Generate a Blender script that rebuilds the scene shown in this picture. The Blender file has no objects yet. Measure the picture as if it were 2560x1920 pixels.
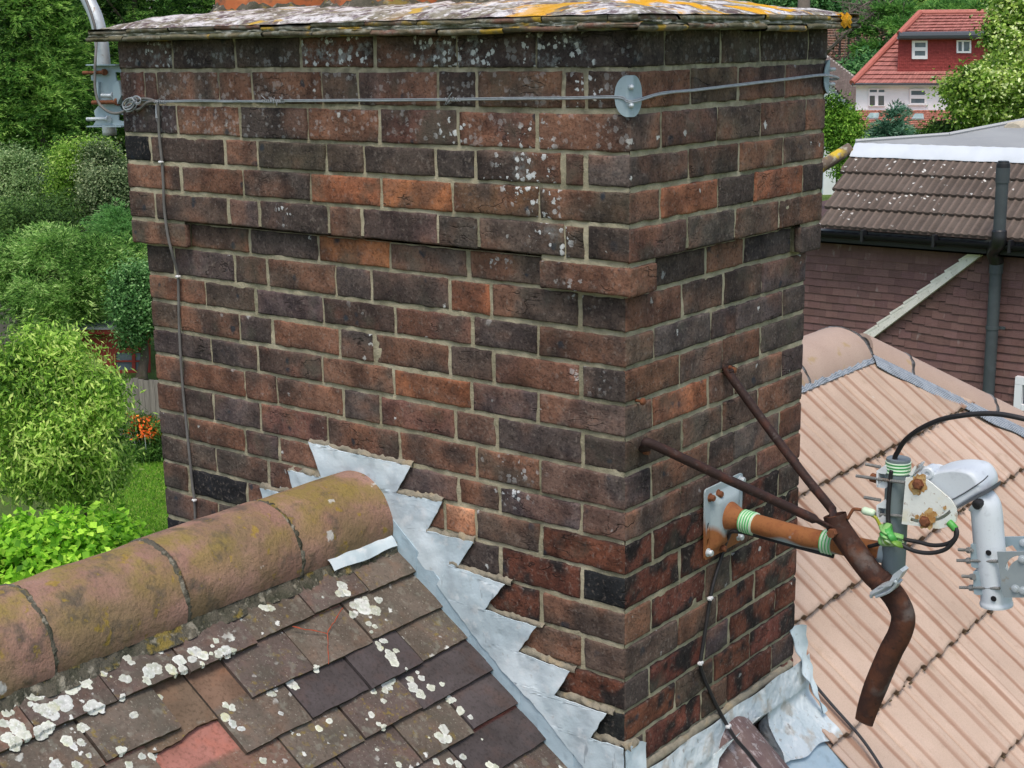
import bpy, math, random
import numpy as np
from mathutils import Vector, Matrix
from mathutils.geometry import tessellate_polygon

# ---------------------------------------------------------------- camera, sky, sun, exposure
scene = bpy.context.scene
COL = scene.collection
CAM = np.array([1.574, -2.354, 0.489])          # metres; origin = lower front corner of the stack
FPX = 3595.0                                     # focal length in pixels of the 2560 x 1920 photograph
def _rot(yaw, pitch, roll):
    cy, sy, cp, sp = math.cos(yaw), math.sin(yaw), math.cos(pitch), math.sin(pitch)
    f = np.array([-sy*cp, cy*cp, sp]); r = np.array([cy, sy, 0.]); u = np.cross(r, f)
    cr, sr = math.cos(roll), math.sin(roll)
    return cr*r + sr*u, -sr*r + cr*u, f
RX, RU, RF = _rot(math.radians(38.41), math.radians(-13.26), math.radians(-0.92))
cam_d = bpy.data.cameras.new('camera'); cam = bpy.data.objects.new('camera', cam_d); COL.objects.link(cam)
m = Matrix(((RX[0], RU[0], -RF[0], CAM[0]), (RX[1], RU[1], -RF[1], CAM[1]), (RX[2], RU[2], -RF[2], CAM[2]), (0, 0, 0, 1)))
cam.matrix_world = m
cam_d.sensor_width = 36; cam_d.lens = FPX/2560*36; cam_d.clip_start = 0.05; cam_d.clip_end = 3000
scene.camera = cam

world = bpy.data.worlds.new("World"); scene.world = world; world.use_nodes = True
wn = world.node_tree.nodes; wn.clear()
sky = wn.new('ShaderNodeTexSky'); sky.sky_type = 'NISHITA'; sky.sun_disc = False
SUN_EL, SUN_AZ = math.radians(64), math.radians(148)      # azimuth clockwise from +Y
sky.sun_elevation = SUN_EL; sky.sun_rotation = SUN_AZ
sky.air_density = 1.0; sky.dust_density = 3.0; sky.ozone_density = 0.6
bgn = wn.new('ShaderNodeBackground'); bgn.inputs[1].default_value = 0.15
wo = wn.new('ShaderNodeOutputWorld')
world.node_tree.links.new(sky.outputs[0], bgn.inputs[0]); world.node_tree.links.new(bgn.outputs[0], wo.inputs[0])
sd = bpy.data.lights.new('sun', 'SUN'); sd.energy = 1.3; sd.angle = math.radians(20); sd.color = (1, .95, .87)
so = bpy.data.objects.new('sun', sd); COL.objects.link(so)
sv = Vector((math.sin(SUN_AZ)*math.cos(SUN_EL), math.cos(SUN_AZ)*math.cos(SUN_EL), math.sin(SUN_EL)))
so.rotation_euler = sv.to_track_quat('Z', 'Y').to_euler()
scene.view_settings.view_transform = 'Standard'; scene.view_settings.look = 'None'
scene.view_settings.exposure = 0.45; scene.view_settings.gamma = 1.0
scene.cycles.max_bounces = 6; scene.cycles.diffuse_bounces = 3; scene.cycles.glossy_bounces = 3
scene.cycles.transmission_bounces = 4; scene.cycles.transparent_max_bounces = 4
scene.cycles.use_denoising = True

# ---------------------------------------------------------------- measuring helpers
S = 2560/2212
def ray(x, y): return (x-1280)/FPX*RX - (y-960)/FPX*RU + RF
def on_plane(x, y, p0, n):
    d = ray(x, y); n = np.asarray(n, float); t = ((np.asarray(p0)-CAM) @ n)/(d @ n); return CAM + t*d
def on(x, y, ax, v):
    d = ray(x, y); return CAM + d*(v-CAM[ax])/d[ax]
def at(x, y, dist):                              # photo point (in the 2212 px wide view) at a given depth
    return CAM + ray(x*S, y*S)*dist

# ---------------------------------------------------------------- numeric noise
def _hash(i, j, k, seed):
    n = (i.astype(np.int64)*374761393 + j.astype(np.int64)*668265263 + k.astype(np.int64)*2147483647 + seed*1274126177) & 0xffffffff
    n = ((n ^ (n >> 13))*1274126177) & 0xffffffff
    n = (n ^ (n >> 16)) & 0xffff
    return n/65535.0
def vn(P, scale=1.0, seed=0):
    P = np.asarray(P, float)*scale; i = np.floor(P).astype(np.int64); f = P-i; f = f*f*(3-2*f)
    r = 0
    for a in (0, 1):
        for b in (0, 1):
            for c in (0, 1):
                w = (f[:, 0] if a else 1-f[:, 0])*(f[:, 1] if b else 1-f[:, 1])*(f[:, 2] if c else 1-f[:, 2])
                r = r + w*_hash(i[:, 0]+a, i[:, 1]+b, i[:, 2]+c, seed)
    return r*2-1
def fbm(P, scale, seed=0, o=3):
    r = 0; a = 1.; t = 0
    for k in range(o): r = r + a*vn(P, scale*2**k, seed+k*17); t += a; a *= .5
    return r/t

# ---------------------------------------------------------------- mesh collector
class MB:
    def __init__(s): s.v = []; s.f = []; s.c = []; s.o = []; s.x = []; s.n = 0
    def add(s, V, F, col=(1, 1, 1), off=(0, 0, 0), ex=0.0):
        V = np.asarray(V, float); n = len(V)
        s.v.append(V); s.f.append([np.asarray(q, np.int64)+s.n for q in (F if isinstance(F, list) else [F])])
        s.c.append(np.broadcast_to(np.asarray(col, float), (n, 3))); s.o.append(np.broadcast_to(np.asarray(off, float), (n, 3)))
        s.x.append(np.broadcast_to(np.asarray(ex, float), (n,)))
        s.n += n
    def grid(s, G, col=(1, 1, 1), off=(0, 0, 0), ex=0.0, flip=False):     # G: (a,b,3)
        a, b = G.shape[:2]; I = np.arange(a*b).reshape(a, b)
        q = np.stack([I[:-1, :-1], I[1:, :-1], I[1:, 1:], I[:-1, 1:]], -1).reshape(-1, 4)
        if flip: q = q[:, ::-1]
        if np.ndim(col) == 3: col = np.asarray(col).reshape(-1, 3)
        if np.ndim(ex) == 2: ex = np.asarray(ex).reshape(-1)
        s.add(G.reshape(-1, 3), q, col, off, ex)
    def box(s, c, sx, sy, sz, ax=None, col=(1, 1, 1), off=(0, 0, 0)):      # c centre, full sizes, ax 3 axes
        A = np.eye(3) if ax is None else np.asarray(ax, float)
        V = [np.asarray(c)+A[0]*sx*i/2+A[1]*sy*j/2+A[2]*sz*k/2 for i in (-1, 1) for j in (-1, 1) for k in (-1, 1)]
        F = [(0, 1, 3, 2), (4, 6, 7, 5), (0, 4, 5, 1), (2, 3, 7, 6), (0, 2, 6, 4), (1, 5, 7, 3)]
        s.add(V, np.array(F), col, off)
    def bbox(s, c, sx, sy, sz, b=.004, ax=None, col=(1, 1, 1), off=(0, 0, 0)):   # box with chamfered edges
        A = np.eye(3) if ax is None else np.asarray(ax, float); h = np.array([sx, sy, sz])/2
        V = []; idx = {}
        for i in (-1, 1):
            for j in (-1, 1):
                for k in (-1, 1):
                    for a in range(3):
                        p = np.array([i, j, k])*h; q = p-np.array([i, j, k])*b; q[a] = p[a]
                        idx[(i, j, k, a)] = len(V); V.append(np.asarray(c)+A.T @ q)
        Q = []; T = []
        for a in range(3):
            b1, b2 = [x for x in range(3) if x != a]
            for sgn in (-1, 1):
                r = []
                for u, w in ((-1, -1), (1, -1), (1, 1), (-1, 1)):
                    k = [0, 0, 0]; k[a] = sgn; k[b1] = u; k[b2] = w; r.append(idx[(*k, a)])
                Q.append(r)
            for u in (-1, 1):
                for w in (-1, 1):
                    e = []
                    for t, fa in ((-1, b1), (1, b1), (1, b2), (-1, b2)):
                        k = [0, 0, 0]; k[a] = t; k[b1] = u; k[b2] = w; e.append(idx[(*k, fa)])
                    Q.append(e)
        for i in (-1, 1):
            for j in (-1, 1):
                for k in (-1, 1): T.append([idx[(i, j, k, a)] for a in range(3)])
        s.add(V, [np.array(Q), np.array(T)], col, off)
    def tube(s, path, r, seg=12, caps=True, col=(1, 1, 1), off=(0, 0, 0), flat=None, hollow=False):
        P = np.asarray(path, float); n = len(P); R = np.broadcast_to(np.asarray(r, float), (n,))
        T = np.gradient(P, axis=0); T /= np.linalg.norm(T, axis=1)[:, None]
        up = np.array([0, 0, 1.]) if abs(T[0][2]) < .9 else np.array([1., 0, 0])
        u = np.cross(T[0], up); u /= np.linalg.norm(u); rings = []
        a = np.linspace(0, 2*np.pi, seg, endpoint=False)
        for i in range(n):
            u = u - T[i]*(u @ T[i]); u /= np.linalg.norm(u); w = np.cross(T[i], u)
            fx, fy = (1, 1) if flat is None else flat[i]
            rings.append(P[i]+R[i]*(np.cos(a)[:, None]*u*fx+np.sin(a)[:, None]*w*fy))
        V = np.array(rings).reshape(-1, 3); I = np.arange(n*seg).reshape(n, seg); J = np.roll(I, -1, 1)
        q = np.stack([I[:-1], J[:-1], J[1:], I[1:]], -1).reshape(-1, 4)
        F = [q]
        if caps:
            V = np.vstack([V, P[0], P[-1]])
            F.append(np.array([(n*seg, int(J[0][k]), int(I[0][k])) for k in range(seg)]+[(n*seg+1, int(I[-1][k]), int(J[-1][k])) for k in range(seg)]))
        s.add(V, F, col, off)
    def lathe(s, base, axis, prof, seg=24, col=(1, 1, 1), off=(0, 0, 0), a0=0, a1=2*math.pi, u=None):
        ax = np.asarray(axis, float); ax /= np.linalg.norm(ax)
        if u is None:
            u = np.cross(ax, [0, 0, 1.] if abs(ax[2]) < .9 else [1., 0, 0]); u /= np.linalg.norm(u)
        w = np.cross(ax, u); full = abs(a1-a0-2*math.pi) < 1e-6
        A = np.linspace(a0, a1, seg+1)
        G = np.array([[np.asarray(base)+ax*h+r*(math.cos(t)*u+math.sin(t)*w) for t in A] for r, h in prof])
        s.grid(G, col, off)
    def poly(s, pts, depth, col=(1, 1, 1), off=(0, 0, 0)):                 # flat outline extruded by vector depth
        P = [Vector(p) for p in pts]; n = len(P); tri = tessellate_polygon([P]); d = Vector(depth)
        V = [tuple(p) for p in P]+[tuple(p+d) for p in P]
        T = [(c, b, a) for a, b, c in tri]+[(a+n, b+n, c+n) for a, b, c in tri]
        Q = [(i, (i+1) % n, (i+1) % n+n, i+n) for i in range(n)]
        s.add(V, [np.array(T), np.array(Q)], col, off)
    def build(s, name, mat, parent=None, smooth=False, auto=None):
        me = bpy.data.meshes.new(name); V = np.vstack(s.v)
        fs = [f for g in s.f for f in g if len(f)]
        tot = np.concatenate([np.full(len(f), f.shape[1]) for f in fs]); loops = np.concatenate([f.reshape(-1) for f in fs])
        me.vertices.add(len(V)); me.vertices.foreach_set('co', V.reshape(-1).astype(np.float32))
        me.loops.add(len(loops)); me.loops.foreach_set('vertex_index', loops.astype(np.int32))
        me.polygons.add(len(tot)); me.polygons.foreach_set('loop_start', np.concatenate([[0], np.cumsum(tot)[:-1]]).astype(np.int32))
        try: me.polygons.foreach_set('loop_total', tot.astype(np.int32))
        except Exception: pass
        me.polygons.foreach_set('use_smooth', np.full(len(tot), bool(smooth)))
        me.update(calc_edges=True)
        for nm, arr in (('col', s.c), ('off', s.o)):
            A = me.attributes.new(nm, 'FLOAT_COLOR', 'POINT'); a = np.vstack(arr)
            A.data.foreach_set('color', np.hstack([a, np.ones((len(a), 1))]).reshape(-1).astype(np.float32))
        X = np.concatenate(s.x)
        if np.any(X): A = me.attributes.new('ex', 'FLOAT', 'POINT'); A.data.foreach_set('value', X.astype(np.float32))
        if auto is not None:
            me.polygons.foreach_set('use_smooth', np.ones(len(tot), bool))
            try: me.set_sharp_from_angle(angle=math.radians(auto))
            except Exception: pass
        me.materials.append(mat)
        o = bpy.data.objects.new(name, me); COL.objects.link(o)
        if parent is not None:
            o.parent = parent; o.matrix_parent_inverse = Matrix.Translation(-Vector(parent.location))
        return o

def thing(name, label, cat, loc=(0, 0, 0), group=None, kind=None):
    o = bpy.data.objects.new(name, None); COL.objects.link(o); o.location = Vector(loc); o.empty_display_size = .1
    o['label'] = label; o['category'] = cat
    if group: o['group'] = group
    if kind: o['kind'] = kind
    return o
def tag(o, label=None, cat=None, group=None, kind=None):
    if label: o['label'] = label
    if cat: o['category'] = cat
    if group: o['group'] = group
    if kind: o['kind'] = kind
    return o

# ---------------------------------------------------------------- material builder
def mk(name, base='col', layers=(), rough=.9, metal=0., bump=(), spec=.3, trans=0., rough_var=None):
    mt = bpy.data.materials.new(name); mt.use_nodes = True; nt = mt.node_tree; N = nt.nodes; L = nt.links.new
    N.clear(); out = N.new('ShaderNodeOutputMaterial'); bs = N.new('ShaderNodeBsdfPrincipled')
    bs.inputs['Roughness'].default_value = rough; bs.inputs['Metallic'].default_value = metal
    bs.inputs['Specular IOR Level'].default_value = spec
    geo = N.new('ShaderNodeNewGeometry'); pos = geo.outputs['Position']
    oa = N.new('ShaderNodeAttribute'); oa.attribute_name = 'off'
    ad = N.new('ShaderNodeVectorMath'); ad.operation = 'ADD'; L(pos, ad.inputs[0]); L(oa.outputs['Vector'], ad.inputs[1])
    P = ad.outputs[0]
    def coords(st):
        if st is None: return P
        mp = N.new('ShaderNodeVectorMath'); mp.operation = 'MULTIPLY'; L(P, mp.inputs[0]); mp.inputs[1].default_value = st; return mp.outputs[0]
    def noise(sc, det=4, ro=.55, st=None, dist=0.):
        n = N.new('ShaderNodeTexNoise'); L(coords(st), n.inputs['Vector']); n.inputs['Scale'].default_value = sc
        n.inputs['Detail'].default_value = det; n.inputs['Roughness'].default_value = ro; n.inputs['Distortion'].default_value = dist
        return n
    def rng(sock, lo, hi, a=0., b=1.):
        r = N.new('ShaderNodeMapRange'); r.clamp = True; L(sock, r.inputs[0]); r.inputs[1].default_value = lo; r.inputs[2].default_value = hi
        r.inputs[3].default_value = a; r.inputs[4].default_value = b; return r.outputs[0]
    def math_(op, a, b):
        k = N.new('ShaderNodeMath'); k.operation = op
        for i, x in enumerate((a, b)):
            if isinstance(x, (int, float)): k.inputs[i].default_value = x
            else: L(x, k.inputs[i])
        return k.outputs[0]
    if base == 'col':
        ca = N.new('ShaderNodeAttribute'); ca.attribute_name = 'col'; cur = ca.outputs['Color']
    else:
        rg = N.new('ShaderNodeRGB'); rg.outputs[0].default_value = (*base, 1); cur = rg.outputs[0]
    hts = []
    for ly in layers:
        k = ly.get('k', 'n')
        if k == 'n': fac = rng(noise(ly['s'], ly.get('d', 4), ly.get('r', .55), ly.get('st'), ly.get('dist', 0.)).outputs[0], ly['lo'], ly['hi'])
        elif k == 's':
            w = noise(ly['s']*2.2, 3); wm = N.new('ShaderNodeVectorMath'); wm.operation = 'SCALE'; L(w.outputs['Color'], wm.inputs[0]); wm.inputs['Scale'].default_value = ly.get('wob', .45)/ly['s']
            av = N.new('ShaderNodeVectorMath'); av.operation = 'ADD'; L(coords(ly.get('st')), av.inputs[0]); L(wm.outputs[0], av.inputs[1])
            v = N.new('ShaderNodeTexVoronoi'); L(av.outputs[0], v.inputs['Vector']); v.inputs['Scale'].default_value = ly['s']
            sp = N.new('ShaderNodeSeparateColor'); L(v.outputs['Color'], sp.inputs[0])
            rad = rng(sp.outputs[0], 1-ly['amt'], 1.0, 0.0, ly['rad'])
            fac = rng(math_('SUBTRACT', rad, v.outputs['Distance']), 0.0, ly.get('soft', .03))
        elif k == 'r':
            n_ = noise(ly['s'], ly.get('d', 3), .5, ly.get('st'), ly.get('dist', .15)).outputs[0]
            fac = rng(math_('ABSOLUTE', math_('SUBTRACT', n_, .5), 0.), 0., ly['w'], 1., 0.)
        elif k == 'w':
            wv = N.new('ShaderNodeTexWave'); L(coords(ly.get('st')), wv.inputs['Vector']); wv.inputs['Scale'].default_value = ly['s']; wv.inputs['Distortion'].default_value = ly.get('dist', 2.)
            fac = rng(wv.outputs['Fac'], ly['lo'], ly['hi'])
        elif k == 'z':
            sp = N.new('ShaderNodeSeparateXYZ'); L(pos, sp.inputs[0]); fac = rng(sp.outputs['XYZ'.index(ly.get('ax', 'Z'))], ly['lo'], ly['hi'])
        elif k == 'up':
            sp = N.new('ShaderNodeSeparateXYZ'); L(geo.outputs['Normal'], sp.inputs[0]); fac = rng(sp.outputs[2], ly['lo'], ly['hi'])
        elif k == 'ex':
            ea = N.new('ShaderNodeAttribute'); ea.attribute_name = 'ex'; fac = rng(ea.outputs['Fac'], ly['lo'], ly['hi'])
        for mk_ in ly.get('mask', ()):
            if mk_[0] == 'n': fac = math_('MULTIPLY', fac, rng(noise(mk_[1], 3).outputs[0], mk_[2], mk_[3]))
            elif mk_[0] == 'ex':
                ea = N.new('ShaderNodeAttribute'); ea.attribute_name = 'ex'; fac = math_('MULTIPLY', fac, rng(ea.outputs['Fac'], mk_[1], mk_[2]))
            else:
                sp = N.new('ShaderNodeSeparateXYZ'); L(pos if mk_[0] != 'up' else geo.outputs['Normal'], sp.inputs[0])
                fac = math_('MULTIPLY', fac, rng(sp.outputs[{'x': 0, 'y': 1, 'z': 2, 'up': 2}[mk_[0]]], mk_[1], mk_[2]))
        if ly.get('h'): hts.append((fac, ly['h']))
        fac = math_('MULTIPLY', fac, ly.get('f', 1.))
        mx = N.new('ShaderNodeMix'); mx.data_type = 'RGBA'; mx.blend_type = ly.get('b', 'MIX')
        L(fac, mx.inputs[0]); L(cur, mx.inputs[6]); mx.inputs[7].default_value = (*ly['c'], 1); cur = mx.outputs[2]
    L(cur, bs.inputs['Base Color'])
    if rough_var: L(rng(noise(rough_var[0]).outputs[0], .3, .7, rough_var[1], rough_var[2]), bs.inputs['Roughness'])
    hsum = None
    for b in bump:
        h = math_('MULTIPLY', noise(b[0], b[2] if len(b) > 2 else 5, .6, b[3] if len(b) > 3 else None).outputs[0], b[1]); hsum = h if hsum is None else math_('ADD', hsum, h)
    for f_, a in hts:
        h = math_('MULTIPLY', f_, a); hsum = h if hsum is None else math_('ADD', hsum, h)
    if hsum is not None:
        bp = N.new('ShaderNodeBump'); bp.inputs['Strength'].default_value = 1.; bp.inputs['Distance'].default_value = 1.
        L(hsum, bp.inputs['Height']); L(bp.outputs[0], bs.inputs['Normal'])
    if trans:
        tr = N.new('ShaderNodeBsdfTranslucent'); L(cur, tr.inputs[0]); ms = N.new('ShaderNodeMixShader'); ms.inputs[0].default_value = trans
        L(bs.outputs[0], ms.inputs[1]); L(tr.outputs[0], ms.inputs[2]); L(ms.outputs[0], out.inputs[0])
    else: L(bs.outputs[0], out.inputs[0])
    return mt

def srgb(r, g, b):
    return tuple(((c/255+.055)/1.055)**2.4 if c/255 > .04045 else c/255/12.92 for c in (r, g, b))
rng_ = np.random.default_rng(7)
G0 = -7.7                                        # ground level

# ---------------------------------------------------------------- materials
WH = (.72, .72, .68)
M_brick = mk('weathered_brick', 'col', [
    dict(s=14, lo=.44, hi=.62, c=(.45, .46, .50), b='MULTIPLY', f=.8, d=6),
    dict(s=21, lo=.50, hi=.66, c=(1.25, 1.12, 1.02), b='MULTIPLY', f=.6, d=5, st=(.6, .6, 1.3)),
    dict(s=60, lo=.5, hi=.68, c=(.55, .52, .52), b='MULTIPLY', f=.55, d=6),
    dict(s=170, lo=.50, hi=.68, c=(.32, .32, .34), b='MULTIPLY', f=.7, d=4),
    dict(s=110, lo=.56, hi=.72, c=(.30, .25, .21), f=.42, d=5),
    dict(k='s', s=27, amt=.5, rad=.36, c=(.030, .038, .048), f=.85, soft=.14, mask=[('n', 9, .42, .56)]),
    dict(k='r', s=17, st=(.55, .55, 1.5), w=.014, c=(.022, .018, .016), f=.75, h=-.0022, mask=[('n', 8, .56, .64)]),
    dict(k='r', s=34, st=(.6, .6, 1.3), w=.016, c=(.025, .02, .018), f=.5, h=-.0012, mask=[('n', 13, .56, .64)]),
    dict(s=9, lo=.58, hi=.70, c=(.10, .095, .07), f=.5, d=6),
    dict(s=11, st=(1, 1, .16), lo=.50, hi=.66, c=(.55, .55, .56), b='MULTIPLY', f=.65, d=6),
    dict(s=3.2, lo=.44, hi=.62, c=(.70, .70, .72), b='MULTIPLY', f=.7, d=6),
    dict(s=38, lo=.50, hi=.66, c=(.30, .325, .32), f=.85, d=8, r=.7, mask=[('ex', .9, 1.5)]),
    dict(k='s', s=75, amt=.75, rad=.62, c=(.62, .64, .63), f=.9, soft=.10, wob=.9, mask=[('ex', .2, .6), ('n', 26, .34, .44)], h=.0006),
    dict(k='s', s=48, amt=.06, rad=.40, c=(.60, .61, .58), f=.85, soft=.10, wob=.9, h=.0005, mask=[('n', 5, .45, .6)]),
], rough=.92, bump=[(160, .0016), (55, .0030), (420, .0005)], spec=.2)
M_mortar = mk('lime_mortar', (.43, .385, .265), [
    dict(s=11, st=(1, 1, .16), lo=.48, hi=.64, c=(.55, .55, .52), b='MULTIPLY', f=.7, d=6),
    dict(s=3.2, lo=.44, hi=.62, c=(.72, .72, .70), b='MULTIPLY', f=.7, d=6),
    dict(s=30, lo=.42, hi=.68, c=(.28, .25, .17), f=.7),
    dict(s=7, lo=.52, hi=.66, c=(.17, .165, .105), f=.7, d=6),
    dict(s=150, lo=.5, hi=.7, c=(.42, .375, .27), f=.5),
    dict(s=11, lo=.55, hi=.66, c=(.48, .43, .31), f=.6, d=6),
    dict(s=40, lo=.45, hi=.6, c=(.035, .035, .025), f=.6, mask=[('z', .25, .52)]),
], rough=.95, bump=[(210, .0018), (70, .003)], spec=.15)
M_crease = mk('mossy_clay_creasing', 'col', [
    dict(s=16, lo=.44, hi=.62, c=(.10, .105, .06), f=.75, d=6),
    dict(s=34, lo=.50, hi=.62, c=(.30, .31, .26), f=.7, d=8, r=.7),
    dict(s=12, lo=.58, hi=.64, c=(.42, .27, .03), f=.85, d=6),
    dict(s=70, lo=.52, hi=.7, c=(.05, .05, .04), f=.6),
], rough=.95, bump=[(90, .004), (260, .0015)], spec=.15)
M_flaunch = mk('lichened_flaunching', (.30, .275, .21), [
    dict(s=9, lo=.46, hi=.56, c=(.72, .70, .70), f=.95, d=8, r=.65),
    dict(s=26, lo=.50, hi=.58, c=(.13, .085, .095), f=.85, d=7, r=.65),
    dict(s=22, lo=.56, hi=.62, c=(.17, .15, .10), f=.8, d=6),
    dict(s=55, lo=.55, hi=.62, c=(.80, .78, .76), f=.8, d=5),
    dict(s=7.5, lo=.52, hi=.57, c=(.78, .40, .02), f=.97, d=8, r=.62, mask=[('x', -.62, -.1)]),
    dict(s=8, lo=.62, hi=.65, c=(.62, .40, .06), f=.9, d=6),
], rough=.95, bump=[(45, .012), (140, .006)], spec=.15)
M_lichor = mk('orange_lichen', (.72, .33, .008), [dict(s=40, lo=.45, hi=.65, c=(.52, .22, .006), f=.8), dict(s=90, lo=.55, hi=.7, c=(.80, .48, .05), f=.7)], bump=[(90, .008)])
M_pot = mk('terracotta_pot', (.46, .145, .055), [
    dict(s=10, lo=.45, hi=.65, c=(.56, .21, .085), f=.7), dict(s=28, lo=.55, hi=.66, c=(.15, .09, .06), f=.8, d=6),
    dict(s=90, lo=.6, hi=.7, c=(.06, .045, .035), f=.7)], bump=[(60, .003), (12, .003)])
M_lead = mk('weathered_lead', (.49, .59, .635), [
    dict(s=6, lo=.42, hi=.62, c=(.72, .80, .835), f=.85, d=6), dict(s=13, lo=.50, hi=.66, c=(.36, .42, .46), f=.55, d=6, st=(1, 1, .5)),
    dict(s=30, lo=.55, hi=.68, c=(.76, .79, .80), f=.55, d=6), dict(s=20, lo=.66, hi=.70, c=(.16, .18, .20), f=.5, d=6, st=(1.5, 1.5, .4)),
    dict(s=60, lo=.62, hi=.72, c=(.30, .30, .28), f=.35)], rough=.62, bump=[(7, .012, 2), (26, .0025, 3)], spec=.35)
M_leadblue = mk('grey_blue_lead', (.37, .49, .56), [dict(s=6, lo=.4, hi=.65, c=(.46, .57, .63), f=.7), dict(s=25, lo=.55, hi=.7, c=(.25, .32, .36), f=.5), dict(s=70, lo=.6, hi=.7, c=(.5, .56, .6), f=.4)], rough=.55, bump=[(10, .006, 2), (40, .002)], spec=.4)
M_leadwhite = mk('patinated_lead_apron', (.62, .68, .70), [
    dict(s=7, lo=.42, hi=.62, c=(.48, .56, .59), f=.8, d=6), dict(s=15, lo=.53, hi=.62, c=(.42, .36, .28), f=.6, d=7), dict(s=40, lo=.55, hi=.68, c=(.74, .76, .76), f=.7),
    dict(s=60, lo=.64, hi=.7, c=(.22, .20, .18), f=.6)], rough=.7, bump=[(12, .012, 3), (45, .004)], spec=.3)
M_tile = mk('old_clay_tile', 'col', [
    dict(s=11, lo=.42, hi=.64, c=(.62, .62, .60), b='MULTIPLY', f=.8, d=6),
    dict(s=17, lo=.52, hi=.68, c=(1.35, 1.08, .95), b='MULTIPLY', f=.6, d=6),
    dict(s=130, lo=.5, hi=.7, c=(.45, .45, .40), b='MULTIPLY', f=.6),
    dict(s=60, lo=.56, hi=.63, c=(.23, .165, .03), f=.6, d=6, mask=[('ex', .1, .6), ('n', 7, .50, .60)]),
    dict(s=13, lo=.50, hi=.64, c=(.085, .078, .06), f=.55, d=7, mask=[('ex', .1, .6)]),
    dict(s=200, lo=.62, hi=.70, c=(.36, .34, .28), f=.6, mask=[('ex', .1, .6)]),
    dict(s=45, lo=.56, hi=.66, c=(.26, .26, .21), f=.35, d=6, mask=[('ex', .1, .6)]),
    dict(k='s', s=20, amt=.16, rad=.36, c=(.66, .68, .62), f=.95, soft=.06, wob=.75, h=.0015, mask=[('ex', .3, .8), ('n', 4.5, .48, .54)]),
    dict(k='s', s=46, amt=.45, rad=.34, c=(.70, .71, .66), f=.9, soft=.07, wob=.8, h=.001, mask=[('ex', .3, .8), ('n', 6, .48, .56)]),
], rough=.85, bump=[(120, .0012), (35, .002)], spec=.25)
M_lichen = mk('crusty_white_lichen', 'col', [dict(s=60, lo=.46, hi=.62, c=(.74, .80, .70), b='MULTIPLY', f=.7, d=6), dict(s=160, lo=.54, hi=.66, c=(.78, .80, .77), f=.6), dict(s=22, lo=.60, hi=.68, c=(.50, .48, .22), f=.6), dict(s=110, lo=.60, hi=.68, c=(.22, .20, .18), f=.55)], bump=[(160, .0005)], rough=.95)
M_ridge = mk('weathered_terracotta_ridge', (.275, .160, .118), [
    dict(s=8, lo=.42, hi=.62, c=(.36, .215, .165), f=.85, d=6),
    dict(s=5, lo=.44, hi=.60, c=(.19, .145, .07), f=.7, d=7, r=.6),
    dict(s=9, lo=.44, hi=.60, c=(.25, .19, .055), f=.85, d=8, r=.62, mask=[('up', .15, .8)]),
    dict(s=15, lo=.55, hi=.66, c=(.085, .075, .06), f=.75, d=7, r=.62),
    dict(s=30, lo=.62, hi=.68, c=(.32, .22, .04), f=.75, d=6),
    dict(s=160, lo=.55, hi=.7, c=(.11, .08, .05), f=.45),
    dict(k='s', s=26, amt=.05, rad=.4, c=(.55, .55, .52), f=.8, soft=.1, wob=.8)], rough=.9, bump=[(40, .006), (150, .0025), (14, .006)], spec=.2)
M_bed = mk('mossy_bedding_mortar', (.11, .10, .075), [dict(s=25, lo=.45, hi=.6, c=(.045, .048, .03), f=.85, d=7), dict(s=50, lo=.55, hi=.66, c=(.36, .33, .26), f=.75, d=6), dict(s=18, lo=.60, hi=.66, c=(.26, .19, .03), f=.7)], rough=.95, bump=[(60, .010), (180, .004)])
M_tan = mk('sanded_concrete_tile', 'col', [
    dict(s=4, lo=.4, hi=.65, c=(.86, .85, .84), b='MULTIPLY', f=.9, d=6), dict(s=1.3, lo=.42, hi=.62, c=(.88, .88, .86), b='MULTIPLY', f=.9, d=6), dict(s=9, lo=.60, hi=.72, c=(.62, .58, .50), b='MULTIPLY', f=.5, d=7), dict(s=300, lo=.45, hi=.7, c=(.80, .78, .76), b='MULTIPLY', f=.6, d=3),
    dict(s=260, lo=.66, hi=.74, c=(1.4, 1.4, 1.4), b='MULTIPLY', f=.5), dict(s=30, lo=.60, hi=.72, c=(.78, .72, .70), b='MULTIPLY', f=.4),
    dict(k='s', s=14, amt=.05, rad=.16, c=(.6, .58, .52), f=.7, soft=.05)], rough=.9, bump=[(350, .0010), (60, .001)], spec=.2)
M_tanr = mk('sanded_concrete_ridge', (.41, .30, .24), [dict(s=5, lo=.4, hi=.65, c=(.46, .345, .275), f=.8), dict(s=300, lo=.5, hi=.7, c=(.30, .20, .15), f=.5), dict(s=14, lo=.62, hi=.70, c=(.36, .25, .08), f=.5), dict(k='s', s=16, amt=.06, rad=.2, c=(.6, .58, .5), f=.7, soft=.06)], rough=.9, bump=[(300, .001)], spec=.2)
M_felt = mk('crinkled_grey_hip_roll', (.24, .27, .30), [dict(s=30, lo=.4, hi=.65, c=(.10, .12, .14), f=.85), dict(k='w', s=60, lo=.5, hi=.9, c=(.42, .46, .50), f=.7, dist=1)], rough=.7, bump=[(90, .004)])
M_galv = mk('galvanised_steel', (.50, .55, .57), [dict(s=14, lo=.4, hi=.65, c=(.60, .65, .67), f=.7), dict(s=60, lo=.55, hi=.7, c=(.30, .34, .36), f=.5), dict(s=40, lo=.66, hi=.72, c=(.22, .11, .05), f=.6)], rough=.5, metal=.35, bump=[(60, .0008)], spec=.4)
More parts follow.
